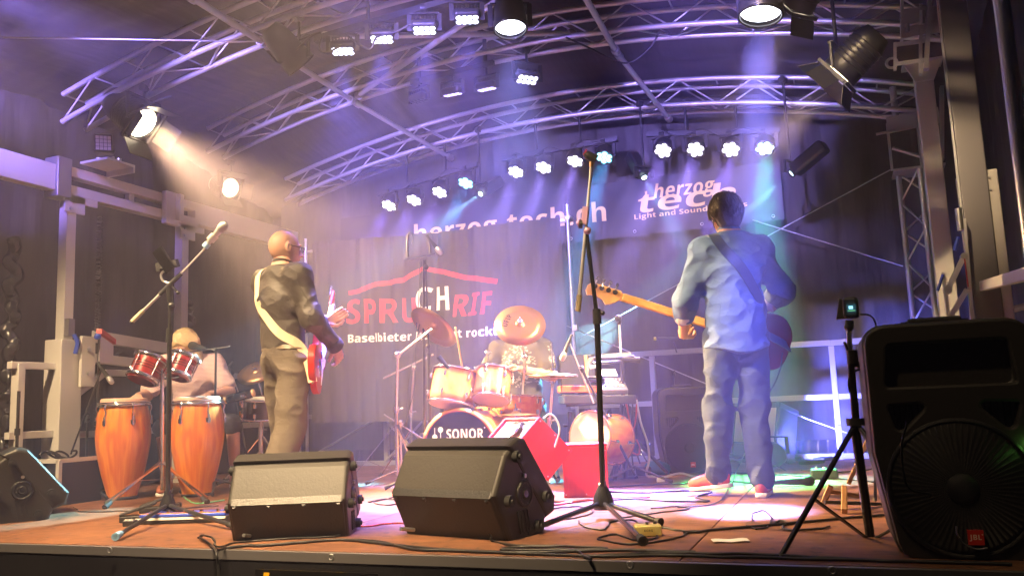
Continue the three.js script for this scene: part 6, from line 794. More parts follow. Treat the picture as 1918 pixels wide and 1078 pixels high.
// head in its own axes: origin at the skull's centre, +z the face
function headField(x, y, z) {
  let d = ell(x, y, z, [0, 0.012, -0.012], [0.077, 0.1, 0.098]);
  d = smin(d, ell(x, y, z, [0, -0.052, 0.03], [0.056, 0.066, 0.062]), 0.04);
  d = smin(d, ell(x, y, z, [0, -0.098, 0.062], [0.026, 0.022, 0.024]), 0.03);
  const ax = Math.abs(x);
  d = smax(d, -ell(ax, y, z, [0.032, 0.0, 0.1], [0.02, 0.014, 0.02]), 0.016);
  d = smin(d, ell(ax, y, z, [0.032, -0.001, 0.074], [0.0125, 0.0115, 0.0115]), 0.004);
  d = smin(d, ell(ax, y, z, [0.03, 0.02, 0.083], [0.024, 0.007, 0.011]), 0.012);
  d = smin(d, cap(x, y, z, [V(0, 0.005, 0.088), V(0, -0.036, 0.112), 0.008, 0.0125]), 0.012); d = smin(d, ell(ax, y, z, [0.011, -0.04, 0.1], [0.0085, 0.007, 0.01]), 0.006);
  d = smin(d, ell(x, y, z, [0, -0.063, 0.088], [0.024, 0.0065, 0.009]), 0.005); d = smin(d, ell(x, y, z, [0, -0.076, 0.086], [0.02, 0.007, 0.009]), 0.005);
  const ear = smax(ell(ax, y, z, [0.079, -0.008, -0.012], [0.011, 0.031, 0.019]), -ell(ax, y, z, [0.09, -0.005, -0.008], [0.009, 0.02, 0.011]), 0.006);
  return smin(d, ear, 0.008);
}
function handBones(W, dir, palmN, side, curl) {                     // wrist, direction of the fingers, palm normal, thumb side
  const d = dir.clone().normalize(), n = palmN.clone().addScaledVector(d, -palmN.dot(d)).normalize(), s = d.clone().cross(n).multiplyScalar(side), P = (a, b, c) => W.clone().addScaledVector(d, a).addScaledVector(s, b).addScaledVector(n, c), out = [];
  for (const b of [-0.027, -0.009, 0.009, 0.027]) out.push([P(0.0, b * 0.6, 0), P(0.085, b, 0), 0.014, 0.0115]);
  [[-0.03, 0.03, 0.9], [-0.01, 0.036, 1], [0.01, 0.039, 1.02], [0.03, 0.035, 0.97]].forEach(([b, L, k], i) => { let a = P(0.085, b, 0), ang = curl * 0.5; for (let j = 0; j < 3; j++) { const q = L * (1 - j * 0.22), e = a.clone().addScaledVector(d, Math.cos(ang) * q).addScaledVector(n, Math.sin(ang) * q); out.push([a, e, 0.0095 - j * 0.0008, 0.0088 - j * 0.0008]); a = e; ang += curl * (0.75 + 0.05 * i); } });
  const t0 = P(0.02, 0.026, 0.004), t1 = P(0.05, 0.052, 0.016), t2 = P(0.078, 0.056, 0.03 + curl * 0.006), t3 = P(0.098, 0.048, 0.042 + curl * 0.008); out.push([t0, t1, 0.0135, 0.011], [t1, t2, 0.0105, 0.0095], [t2, t3, 0.0095, 0.008]); return out;
}
const foldNoise = (x, y, z, s, sd) => { const a = fbm(x * 6 * s + 5 * y * s + sd, (y * 8 - x * 5 + z * 4) * s, z * 6 * s - y * 2, 2), b = vnoise(x * 17 * s + sd, (y * 20 + 8 * x) * s, z * 17 * s); const r = 1 - Math.abs(2 * a - 1); return (r * r - 0.45) + 0.35 * (b - 0.5); };
function person(label, base, facing, J, o) {
  const g = local('person', label, 'person', base); g.rotation.y = Math.atan2(facing.x, facing.z); g.scale.setScalar(o.tall || 1);
  const k = o.k || 1;
  const torso = [[V(J.pel.x, J.pel.y, J.pel.z), J.waist, 0.135 * k, 0.125 * k, 1.3], [J.waist, J.chest, 0.125 * k, 0.15 * k, 1.35], [J.chest, J.neck0, 0.15 * k, 0.075 * k, 1.2], [J.shL, J.shR, 0.062 * k, 0.062 * k]];
  const neck = [[J.neck0, J.head.clone().add(V(0, -0.05, -0.01)), 0.056, 0.052]];
  const arm = (s) => [[J['sh' + s], J['el' + s], 0.056 * k, 0.044 * k], [J['el' + s], J['wr' + s], 0.044 * k, 0.027]];
  const leg = (s) => [[J['hip' + s], J['kn' + s], 0.088 * k, 0.058 * k], [J['kn' + s], J['an' + s], 0.057 * k, 0.038]];
  const foot = (s) => [[J['an' + s].clone().add(V(0, -0.03, -0.02)), J['an' + s].clone().addScaledVector(J['toe' + s], 0.13).add(V(0, -0.045, 0)), 0.036, 0.03]];
  const all = [...torso, ...neck, ...arm('L'), ...arm('R'), ...leg('L'), ...leg('R'), ...foot('L'), ...foot('R')], body = join(all, 0.045), bb = bounds(all, 0.03);
  const bodyGeo = surf(body, bb.min, bb.max, 0.015);
  const R = new THREE.Matrix4().makeRotationFromEuler(new THREE.Euler(o.headPitch || 0, o.headYaw || 0, o.headRoll || 0, 'YXZ')).setPosition(J.head);
  const hs = o.headScale || 1, headGeo = surf(headField, V(-0.11, -0.15, -0.14), V(0.11, 0.14, 0.15), 0.0042).scale(hs, hs, hs).applyMatrix4(R);
  const hands = ['L', 'R'].map((s) => { const d = J['wr' + s].clone().sub(J['el' + s]), hb = handBones(J['wr' + s], J['hd' + s] || d, J['pn' + s] || V(0, -1, 0.3), s === 'L' ? 1 : -1, o.curl ?? 0.7), q = bounds(hb, 0.02); return surf(join(hb, 0.008), q.min, q.max, 0.0036); });
  const skin = part('body', [bodyGeo, headGeo, ...hands], o.skin || M.skin, g);
  const inv = R.clone().invert();
  const face = (name, geo, m, par = skin) => part(name, geo.applyMatrix4(R), m, par);
  for (const s of [-1, 1]) { face('eye', new THREE.SphereGeometry(0.0112, 14, 10).translate(s * 0.032, -0.001, 0.0775), M.white); face('iris', new THREE.SphereGeometry(0.0055, 10, 8).translate(s * 0.032, -0.001, 0.0848), M.blackGloss); if (o.brow !== null) face('eyebrow', rod(V(s * 0.018, 0.021, 0.096), V(s * 0.047, 0.022, 0.082), 0.004, 0.0025, 6), o.hairMat || M.black); }
  // clothes
  const fit = (bones, infl, amp, s, sd, cut, kk = 0.06) => { const F = join(bones.map(([A, C, a, b, z]) => [A, C, a + infl, b + infl, z]), kk); return (x, y, z) => { const d = F(x, y, z); if (d > 0.05 || d < -0.05) return cut ? Math.max(d, cut(x, y, z)) : d; const w = d - amp * 1.7 * foldNoise(x, y, z, s, sd); return cut ? smax(w, cut(x, y, z), 0.012) : w; }; };
  const cloths = {};
  if (o.shirt) { const S = o.shirt, sl = (s) => { const a = arm(s); return S.sleeve >= 1 ? [a[0], [a[1][0], a[1][0].clone().lerp(a[1][1], S.sleeve - 1), a[1][2], lerp(a[1][2], a[1][3], S.sleeve - 1)]] : [[a[0][0], a[0][0].clone().lerp(a[0][1], S.sleeve), a[0][2] + 0.006, a[0][3] + 0.014]]; };
    const drape = S.drape ? [[J.waist, V(J.pel.x, S.hem - 0.05, J.pel.z), 0.142 * k, S.drape, 1.2]] : [], bn = [...torso, ...drape, ...sl('L'), ...sl('R')], f = fit(bn, S.infl || 0.014, S.amp || 0.008, S.scale || 1, S.seed || 1, (x, y, z) => Math.max(S.hem - y - (S.hemWave || 0) * Math.cos((x - J.pel.x) * 16), y - (J.neck0.y + 0.035))), q = bounds(bn, 0.05); q.max.y = Math.min(q.max.y, J.neck0.y + 0.1);
    const cut = (x, y, z) => Math.max(f(x, y, z), 0.058 - len3(x - J.neck0.x, (y - J.neck0.y - 0.07) * 0.9, z - J.neck0.z - 0.015)); cloths.shirt = cut; part('shirt', surf(cut, q.min, q.max, 0.0105), S.mat, g);
    if (S.collar) { const c = lathe([[0.066, 0], [0.069, 0.03], [0.064, 0.046], [0.06, 0.03]], 36).scale(1, 1, 1.05); c.rotateX(0.25); part('collar', c.translate(J.neck0.x, J.neck0.y + 0.018, J.neck0.z + 0.008), S.mat, g); }
    if (S.sleeve > 1) for (const s of ['L', 'R']) { const e = J['el' + s], w = J['wr' + s], d = w.clone().sub(e).normalize(), p = e.clone().lerp(w, S.sleeve - 1); part('cuff', place(lathe([[0.041, -0.025], [0.052, -0.025], [0.055, 0.0], [0.053, 0.03], [0.044, 0.034]], 24), p, d), S.cuffMat || S.mat, g); } }
  if (o.trousers) { const S = o.trousers, lg = (s) => { const a = leg(s); return [[a[0][0], a[0][1], a[0][2] + (S.thigh || 0), a[0][3] + (S.knee ?? 0.006)], [a[1][0], a[1][1].clone().lerp(a[1][0], 1 - (S.len || 1)).add(V(0, -0.02, 0)), a[1][2] + (S.knee ?? 0.006), a[1][3] + (S.ankle ?? 0.02)]]; }, bn = [[J.pel, J.waist.clone().lerp(J.pel, 0.35), 0.138 * k, 0.13 * k, 1.22], ...lg('L'), ...lg('R')], f = fit(bn, 0.009, S.amp || 0.007, S.scale || 1, S.seed || 4, (x, y, z) => y - S.top, 0.035), q = bounds(bn, 0.04); part('trousers', surf(f, q.min, q.max, 0.0105), S.mat, g); cloths.trousers = f; if (S.belt) { const b = surf((x, y, z) => Math.max(fit(bn, 0.014, 0, 1, 1, null)(x, y, z), Math.abs(y - S.top + 0.012) - 0.018), V(q.min.x, S.top - 0.08, q.min.z), V(q.max.x, S.top + 0.06, q.max.z), 0.009); part('belt', b, S.belt, g); } }
  if (o.shoes) for (const s of ['L', 'R']) { const a = J['an' + s], t = J['toe' + s].clone().normalize(), side = V(t.z, 0, -t.x).normalize(), up = t.clone().cross(side).multiplyScalar(-1); if (up.y < 0) up.negate(); const c = a.clone().addScaledVector(t, 0.055).addScaledVector(up, -0.055), L = (x, y, z) => { const p = V(x, y, z).sub(c); return [p.dot(side), p.dot(up), p.dot(t)]; };
    const plan = (u, w) => { const tt = clamp((w + 0.125) / 0.25, 0, 1), hw = 0.030 + 0.013 * Math.sin(tt * 2.4 + 0.2); return Math.max(Math.abs(u) - hw, Math.hypot(Math.max(Math.abs(w) - 0.09, 0), u * 0.8) - 0.045); };
    const up_ = (x, y, z) => { const [u, v, w] = L(x, y, z); let d = Math.min(smin(ell(u, v, w, [0, 0.012, 0.06], [0.044, 0.042, 0.085]), ell(u, v, w, [0, 0.03, -0.055], [0.042, 0.062, 0.075]), 0.04), 1); return smax(d, -v - 0.008, 0.006); }, so = (x, y, z) => { const [u, v, w] = L(x, y, z); return smax(plan(u, w), Math.abs(v + 0.016) - 0.013, 0.006); };
    const q = new THREE.Box3(c.clone().addScalar(-0.17), c.clone().addScalar(0.17)); const sh = part('shoe', surf(up_, q.min, q.max, 0.007), o.shoes.mat, g); part('sole', surf(so, q.min, q.max, 0.007), o.shoes.sole || M.white, sh); }
  if (o.hair) { const F = o.hair.field, q = o.hair.box || [V(-0.12, -0.13, -0.15), V(0.12, 0.16, 0.14)]; part('hair', surf(F, q[0], q[1], o.hair.cell || 0.0045).applyMatrix4(R), o.hair.mat, g); }
  if (o.glasses) { const gl = part('glasses', [-1, 1].map((s) => [new THREE.TorusGeometry(0.021, 0.0022, 6, 24).scale(1.15, 0.85, 1).translate(s * 0.032, -0.002, 0.104), rod(V(s * 0.055, 0.002, 0.1), V(s * 0.083, 0.006, 0.0), 0.0022, 0.0022, 6)]).flat().concat([rod(V(-0.01, 0, 0.106), V(0.01, 0, 0.106), 0.0022, 0.0022, 6)]).map((q) => q.applyMatrix4(R)), M.blackGloss, g); }
  return { g, cloths, body, R };
}
function strands(parent, R, mat, o) {                              // a head of single hairs in tufts, rooted on the skull and combed down
  const list = [], C = V(0, 0.02, -0.02), E = V(0.093, 0.109, 0.111);
  for (let i = 0; i < o.n; i++) {
    const th = rr(0, 6.283), ph = Math.acos(rr(o.low ?? -0.55, 1)), p = V(Math.sin(ph) * Math.cos(th), Math.cos(ph), Math.sin(ph) * Math.sin(th)); if (p.z > 0.25 + 0.55 * p.y || (Math.abs(p.x) > 0.8 && p.y < 0.1 && p.z > -0.25)) continue;
    const tuft = V(vnoise(p.x * 5 + 3, p.y * 5, p.z * 5) - 0.5, vnoise(p.x * 5, p.y * 5 + 7, p.z * 5) - 0.5, vnoise(p.x * 5, p.y * 5, p.z * 5 + 11) - 0.5).multiplyScalar(o.wild), L = o.len * rr(0.7, 1.2), pts = []; let q = p.clone(); const lift = rr(1.02, o.lift);
    for (let k = 0; k <= 5; k++) { const s = lerp(1.0, lift, Math.min(1, k / 2)), w = V(C.x + q.x * E.x * s, C.y + q.y * E.y * s, C.z + q.z * E.z * s); if (o.fall && k > 0) w.y -= o.fall * (k / 5) ** 1.6 * (1.0 - 0.5 * Math.max(0, q.y)); pts.push(w); const d = V(0, -1, -0.35).add(tuft).addScaledVector(q, 0); d.addScaledVector(q, -d.dot(q)); q = q.clone().addScaledVector(d.normalize(), L / 5 / 0.1).normalize(); }
    list.push(new THREE.TubeGeometry(new THREE.CatmullRomCurve3(pts), 7, rr(0.0011, 0.0022), 3, false));
  }
  const m = part('hair', merged(list).applyMatrix4(R), mat, parent); m.userData.kind = 'stuff'; return m;
}
function ribbon(F, pts, width, thick, parent, mat, name, c0) {      // a strap laid on the surface F along pts (point, outward direction)
  const pos = [], idx = [], curve = new THREE.CatmullRomCurve3(pts.map((p) => p[0])), oc = new THREE.CatmullRomCurve3(pts.map((p) => p[1])), n = 60, P = [], D = [];
  for (let i = 0; i <= n; i++) { const t = i / n, o = oc.getPoint(t).normalize(), p = curve.getPoint(t).addScaledVector(o, 0.25); let hit = 0; if (F) for (let u = 0.25; u > -0.12; u -= 0.004) { p.copy(curve.getPoint(t)).addScaledVector(o, u); if (F(p.x, p.y, p.z) < 0.004) { hit = 1; break; } } if (!hit) p.copy(curve.getPoint(t)); P.push(p); D.push(o); }
  for (let it = 0; it < 6; it++) for (let i = 1; i < n; i++) P[i].lerp(P[i - 1].clone().add(P[i + 1]).multiplyScalar(0.5), 0.5);
  for (let i = 0; i <= n; i++) { const tg = P[Math.min(n, i + 1)].clone().sub(P[Math.max(0, i - 1)]).normalize(), s = tg.clone().cross(D[i]).normalize(), o = s.clone().cross(tg).normalize(); if (o.dot(D[i]) < 0) o.negate(); for (const [a, b] of [[-1, 0], [1, 0], [1, 1], [-1, 1]]) { const q = P[i].clone().addScaledVector(s, a * width / 2).addScaledVector(o, 0.003 + b * thick - Math.abs(a) * 0.0); pos.push(q.x, q.y, q.z); } if (i < n) for (let e = 0; e < 4; e++) { const a = i * 4 + e, b = i * 4 + (e + 1) % 4; idx.push(a, a + 4, b, b, a + 4, b + 4); } }
  const g = new THREE.BufferGeometry(); g.setAttribute('position', new THREE.Float32BufferAttribute(pos, 3)); g.setIndex(idx); const h = g.toNonIndexed(); h.computeVertexNormals(); return part(name, h, mat, parent);
}
const turned = (deg) => AWAY.clone().multiplyScalar(Math.cos(rad(deg))).addScaledVector(RIGHT, Math.sin(rad(deg)));   // 0 = away from the audience, 90 = to the right
// guitars: u along the neck, v across, w out of the front
function guitar(name, label, group, o) {
  const { c, d, n, mat, s = 1, bass } = o, v = n.clone().cross(d).normalize(), B = (g) => frame(g, c, d, v, n), t = local(name, label, 'guitar', V(0, 0, 0)); t.position.copy(group.position); t.rotation.copy(group.rotation); t.scale.copy(group.scale);
  const L = bass ? 0.86 : 0.64, head = bass ? 0.2 : 0.17;
  const out = new THREE.Shape(); const pts = bass ? [[-0.24, 0], [-0.235, 0.09], [-0.17, 0.165], [-0.08, 0.165], [0.0, 0.125], [0.07, 0.135], [0.15, 0.165], [0.215, 0.15], [0.2, 0.11], [0.13, 0.075], [0.12, 0.03], [0.12, -0.03], [0.12, -0.07], [0.15, -0.11], [0.155, -0.14], [0.1, -0.15], [0.02, -0.12], [-0.06, -0.135], [-0.14, -0.165], [-0.21, -0.13], [-0.235, -0.06]] : [[-0.2, 0], [-0.195, 0.08], [-0.14, 0.155], [-0.06, 0.16], [0.01, 0.115], [0.08, 0.13], [0.15, 0.15], [0.19, 0.13], [0.15, 0.09], [0.11, 0.055], [0.105, 0], [0.105, -0.05], [0.13, -0.09], [0.15, -0.12], [0.1, -0.135], [0.03, -0.11], [-0.05, -0.14], [-0.13, -0.15], [-0.185, -0.09]];
  const cv = new THREE.CatmullRomCurve3(pts.map(([a, b]) => V(a, b, 0)), true).getPoints(90); out.setFromPoints(cv.map((p) => new THREE.Vector2(p.x, p.y)));
  part('body', B(new THREE.ExtrudeGeometry(out, { depth: 0.026, bevelEnabled: true, bevelSize: 0.008, bevelThickness: 0.008, bevelSegments: 4 }).translate(0, 0, -0.013)), mat, t);
  if (o.guard) { const gs = new THREE.Shape(cv.filter((p, i) => p.y < 0.05 && p.x > -0.12).map((p) => new THREE.Vector2(p.x * 0.86, p.y * 0.82))); part('pickguard', B(new THREE.ExtrudeGeometry(gs, { depth: 0.003, bevelEnabled: false }).translate(0, 0, 0.021)), o.guard, t); }
  const nk = bass ? [0.12, L - 0.05] : [0.1, L - 0.05];
  part('neck', B([rbox(nk[1] - nk[0] + 0.06, bass ? 0.05 : 0.048, 0.022, 0.009, (nk[0] + nk[1]) / 2 - 0.03, 0, 0.016)]), o.neck, t); part('fretboard', B(rbox(nk[1] - nk[0] + 0.08, bass ? 0.05 : 0.048, 0.006, 0.002, (nk[0] + nk[1]) / 2 - 0.03, 0, 0.03)), o.board || o.neck, t);
  part('fret', B(Array.from({ length: 14 }, (_, i) => box(0.002, 0.048, 0.002, nk[1] - 0.02 - i * 0.031, 0, 0.0338))), M.steel, t).userData.kind = 'stuff';
  const hp = new THREE.Shape(); (bass ? [[0, -0.022], [0.02, -0.045], [0.05, -0.07], [0.075, -0.078], [0.1, -0.055], [0.14, -0.045], [0.18, -0.048], [0.2, -0.055], [0.215, -0.03], [0.212, 0.005], [0.19, 0.028], [0.03, 0.028], [0.012, 0.03], [0, 0.022]] : [[0, -0.021], [0.03, -0.04], [0.06, -0.05], [0.15, -0.035], [0.17, -0.005], [0.16, 0.022], [0.03, 0.028], [0, 0.021]]).forEach(([a, b], i) => (i ? hp.lineTo(L - 0.04 + a, b) : hp.moveTo(L - 0.04 + a, b)));
  part('headstock', B(new THREE.ExtrudeGeometry(hp, { depth: 0.012, bevelEnabled: true, bevelSize: 0.002, bevelThickness: 0.002, bevelSegments: 2 }).translate(0, 0, 0.004)), o.headMat || o.neck, t);
  const tn = bass ? 4 : 6; for (let i = 0; i < tn; i++) { const x = L - 0.0 + i * (bass ? 0.043 : 0.024); part('tuner', [B(new THREE.CylinderGeometry(0.014 * (bass ? 1 : 0.6), 0.016 * (bass ? 1 : 0.6), 0.014, 14).rotateX(Math.PI / 2).translate(x, 0.008, -0.003)), B(rod(V(x, 0.02, 0.002), V(x, 0.048, 0.002), 0.004)), B(new THREE.CylinderGeometry(0.013 * (bass ? 1.1 : 0.7), 0.013 * (bass ? 1.1 : 0.7), 0.004, 12).rotateX(Math.PI / 2).rotateY(0.8).translate(x, 0.058, 0.002))], M.chrome, t); }
  part('bridge', B(rbox(0.03, 0.075, 0.012, 0.003, -0.11, 0, 0.025)), M.chrome, t); part('pickup', B(rbox(0.03, 0.075, 0.008, 0.003, -0.04, 0, 0.024)), M.blackGloss, t); part('pickup', B(rbox(0.03, 0.075, 0.008, 0.003, 0.05, 0, 0.024)), M.blackGloss, t);
  part('string', B(Array.from({ length: tn }, (_, i) => rod(V(-0.11, (i - (tn - 1) / 2) * 0.01, 0.036), V(L, (i - (tn - 1) / 2) * 0.008, 0.036), 0.0006, 0.0006, 4))), M.steel, t).userData.kind = 'stuff';
  part('strap_button', [B(disc(V(bass ? -0.25 : -0.21, 0, 0), V(1, 0, 0), 0.007, 0.016)), B(disc(V(bass ? 0.2 : 0.18, 0.14, 0), V(1, 0, 0), 0.007, 0.016))], M.chrome, t);
  return { t, tail: c.clone().addScaledVector(d, bass ? -0.25 : -0.21), horn: c.clone().addScaledVector(d, bass ? 0.2 : 0.18).addScaledVector(v, 0.14) };
}
{ // ---- guitarist, seen from behind, turned to the right ----
  const base = onFloor(536, 955), f = turned(40);
  const J = { pel: V(0, 0.93, -0.01), waist: V(0, 1.07, -0.02), chest: V(0, 1.29, -0.03), neck0: V(0, 1.475, -0.03), head: V(0.0, 1.625, 0.0), shL: V(0.175, 1.425, -0.03), shR: V(-0.175, 1.425, -0.03), elL: V(0.24, 1.15, 0.16), wrL: V(0.06, 1.17, 0.36), elR: V(-0.27, 1.15, 0.0), wrR: V(-0.22, 0.99, 0.22), hipL: V(0.085, 0.9, 0), hipR: V(-0.085, 0.9, 0), knL: V(0.1, 0.49, 0.07), knR: V(-0.1, 0.49, -0.04), anL: V(0.11, 0.09, 0.05), anR: V(-0.1, 0.1, -0.22), toeL: V(0.1, -0.02, 1).normalize(), toeR: V(-0.1, -0.05, 1).normalize(), hdR: V(0.35, -0.75, 0.55), pnR: V(0.9, 0.2, -0.2), hdL: V(-0.3, 0.4, 0.6), pnL: V(-0.8, 0, -0.5) };
  const P = person('bald guitarist in a dark shirt with cream strap, seen from behind', base, f, J, { tall: 1.035, headYaw: -0.2, headPitch: 0.05, skin: M.skin, brow: null, shirt: { mat: cloth(0.045, 0.036, 0.027, 0.6), sleeve: 1.92, hem: 0.95, infl: 0.016, amp: 0.0075, scale: 1.0, seed: 3, collar: true }, trousers: { mat: cloth(0.085, 0.066, 0.046, 0.85), top: 1.0, amp: 0.011, scale: 0.8, seed: 8, thigh: 0.008, knee: 0.02, ankle: 0.03, belt: std({ color: rgb(0.12, 0.09, 0.05), roughness: 0.35 }) }, shoes: { mat: M.black, sole: M.rubber }, glasses: true, curl: 0.6 });
  const loc = (r, u, a) => RIGHT.clone().multiplyScalar(r).addScaledVector(UP, u).addScaledVector(AWAY, a).normalize().applyAxisAngle(UP, -P.g.rotation.y);
  const d = loc(-0.03, 0.66, 0.75), n0 = loc(1, 0.05, 0.12), n = n0.clone().addScaledVector(d, -n0.dot(d)).normalize();
  const G = guitar('electric_guitar', 'red electric guitar with cream strap at the hip of the bald man', P.g, { c: V(-0.12, 0.905, 0.15), d, n, mat: std({ color: rgb(0.55, 0.03, 0.02), roughness: 0.22 }), guard: M.white, neck: std({ color: rgb(0.5, 0.1, 0.07), roughness: 0.4 }), board: std({ color: rgb(0.6, 0.5, 0.45), roughness: 0.4 }), headMat: std({ color: rgb(0.55, 0.05, 0.05), roughness: 0.3 }) });
  ribbon(P.cloths.shirt, [[G.tail.clone(), V(-0.8, 0.1, -0.4)], [V(-0.17, 0.99, 0.0), V(-1, 0.1, -0.25)], [V(-0.1, 1.06, -0.1), V(-0.5, 0, -1)], [V(0.0, 1.2, -0.14), V(0, 0, -1)], [V(0.09, 1.34, -0.14), V(0.1, 0.1, -1)], [V(0.125, 1.44, -0.08), V(0.15, 0.7, -0.8)], [V(0.125, 1.475, 0.0), V(0.1, 1, 0.1)], [V(0.11, 1.38, 0.09), V(0.1, 0.3, 1)], [V(0.06, 1.2, 0.13), V(0, 0, 1)], [G.horn.clone(), V(0, 0.2, 1)]], 0.055, 0.004, G.t, std({ color: rgb(0.68, 0.56, 0.36), roughness: 0.6, bumpMap: rep(T.weave, 4, 4), bumpScale: 0.001 }), 'strap', 0);
}
{ // ---- bass player, seen from behind ----
  const base = onFloor(1402, 930), f = turned(-6);
  const J = { pel: V(0, 0.95, 0), waist: V(0, 1.09, -0.01), chest: V(0, 1.31, -0.02), neck0: V(0, 1.5, -0.02), head: V(0.0, 1.645, 0.03), shL: V(0.165, 1.43, -0.02), shR: V(-0.165, 1.43, -0.02), elL: V(0.29, 1.13, 0.02), wrL: V(0.265, 0.945, 0.17), elR: V(-0.315, 1.18, 0.02), wrR: V(-0.2, 1.04, 0.2), hipL: V(0.09, 0.92, 0), hipR: V(-0.09, 0.92, 0), knL: V(0.115, 0.5, 0.07), knR: V(-0.085, 0.5, 0.02), anL: V(0.13, 0.125, 0.12), anR: V(-0.075, 0.085, -0.03), toeL: V(0.75, -0.12, 0.75).normalize(), toeR: V(-0.45, 0, 0.8).normalize(), hdL: V(-0.3, 0.2, 0.8), pnL: V(-0.5, 0.6, 0.2), hdR: V(0.5, -0.4, 0.5), pnR: V(0.4, 0.2, -0.7) };
  const hairM = std({ color: rgb(0.06, 0.036, 0.022), roughness: 0.6 });
  const tousle = (x, y, z, s) => 0.006 * (fbm(x * 75 + 4 * Math.sin(y * 22), y * 16, z * 75, 2) - 0.5) * s + 0.012 * (fbm(x * 16, y * 12, z * 16, 2) - 0.5) * s;
  const P = person('bass player in a loose denim shirt and jeans with red shoes, back turned', base, f, J, { tall: 1.05, k: 1.0, headPitch: 0.2, headYaw: -0.1, skin: M.skinTan, hairMat: hairM,
    shirt: { mat: cloth(0.08, 0.135, 0.25, 0.8), sleeve: 1.42, hem: 0.83, hemWave: 0.02, drape: 0.172, infl: 0.014, amp: 0.013, scale: 1.0, seed: 5, collar: true, cuffMat: cloth(0.42, 0.42, 0.45) }, trousers: { mat: cloth(0.03, 0.048, 0.088, 0.85), top: 1.02, amp: 0.012, scale: 0.95, seed: 2, thigh: 0.0, knee: 0.012, ankle: 0.02, len: 0.93 }, shoes: { mat: cloth(0.5, 0.06, 0.04, 0.7) }, curl: 0.6,
    hair: { mat: hairM, field: (x, y, z) => { let d = ell(x, y, z, [0, 0.022, -0.024], [0.094, 0.110, 0.112]) + tousle(x, y, z, 1.3); d = smin(d, ell(x, y, z, [0, -0.055, -0.07], [0.072, 0.07, 0.046]) + tousle(x, y, z, 1.0), 0.03); d = smax(d, z - 0.055 - 0.25 * y, 0.02); d = smax(d, -(ell(Math.abs(x), y, z, [0.085, -0.02, 0.0], [0.03, 0.045, 0.03])), 0.01); return smax(d, -y - 0.105, 0.01); } } });
  strands(P.g, P.R, hairM, { n: 2600, len: 0.08, wild: 1.5, lift: 1.16, low: -0.75 });
  const d = V(0.9, 0.33, 0.1).normalize(), n0 = V(0.05, -0.05, 1), n = n0.clone().addScaledVector(d, -n0.dot(d)).normalize();
  const neckM = std({ map: T.woodPale, roughness: 0.35, color: rgb(0.9, 0.78, 0.6) });
  const G = guitar('bass_guitar', 'dark red bass guitar with pale maple neck and four tuners', P.g, { c: V(-0.16, 0.93, 0.2), d, n, bass: true, mat: std({ color: rgb(0.16, 0.012, 0.01), roughness: 0.25 }), guard: M.blackGloss, neck: neckM });
  ribbon(P.cloths.shirt, [[G.tail.clone(), V(-1, 0, -0.2)], [V(-0.21, 0.95, 0.02), V(-1, 0.1, -0.4)], [V(-0.16, 1.06, -0.1), V(-0.6, 0, -1)], [V(-0.03, 1.25, -0.15), V(-0.1, 0, -1)], [V(0.07, 1.39, -0.15), V(0.1, 0.1, -1)], [V(0.115, 1.465, -0.09), V(0.1, 0.7, -0.8)], [V(0.12, 1.5, 0.0), V(0.1, 1, 0.1)], [V(0.11, 1.4, 0.1), V(0.1, 0.3, 1)], [G.horn.clone(), V(0, 0.2, 1)]], 0.062, 0.005, G.t, std({ color: rgb(0.035, 0.045, 0.09), roughness: 0.4 }), 'strap', 0);
  const U = (x, y) => beside(base, x, y, 0.12); top('guitar_cable', tube([U(1466, 660), U(1462, 690), U(1450, 720), U(1436, 760).addScaledVector(AWAY, 0.1), U(1418, 820).addScaledVector(AWAY, 0.1), onFloor(1385, 870, 0.05), onFloor(1365, 915, 0.01), onFloor(1340, 942, 0.008), onFloor(1270, 950, 0.008)], 0.0045, 120), M.cable, 'cable falling from the bass guitar down to the floor', 'cable');
}
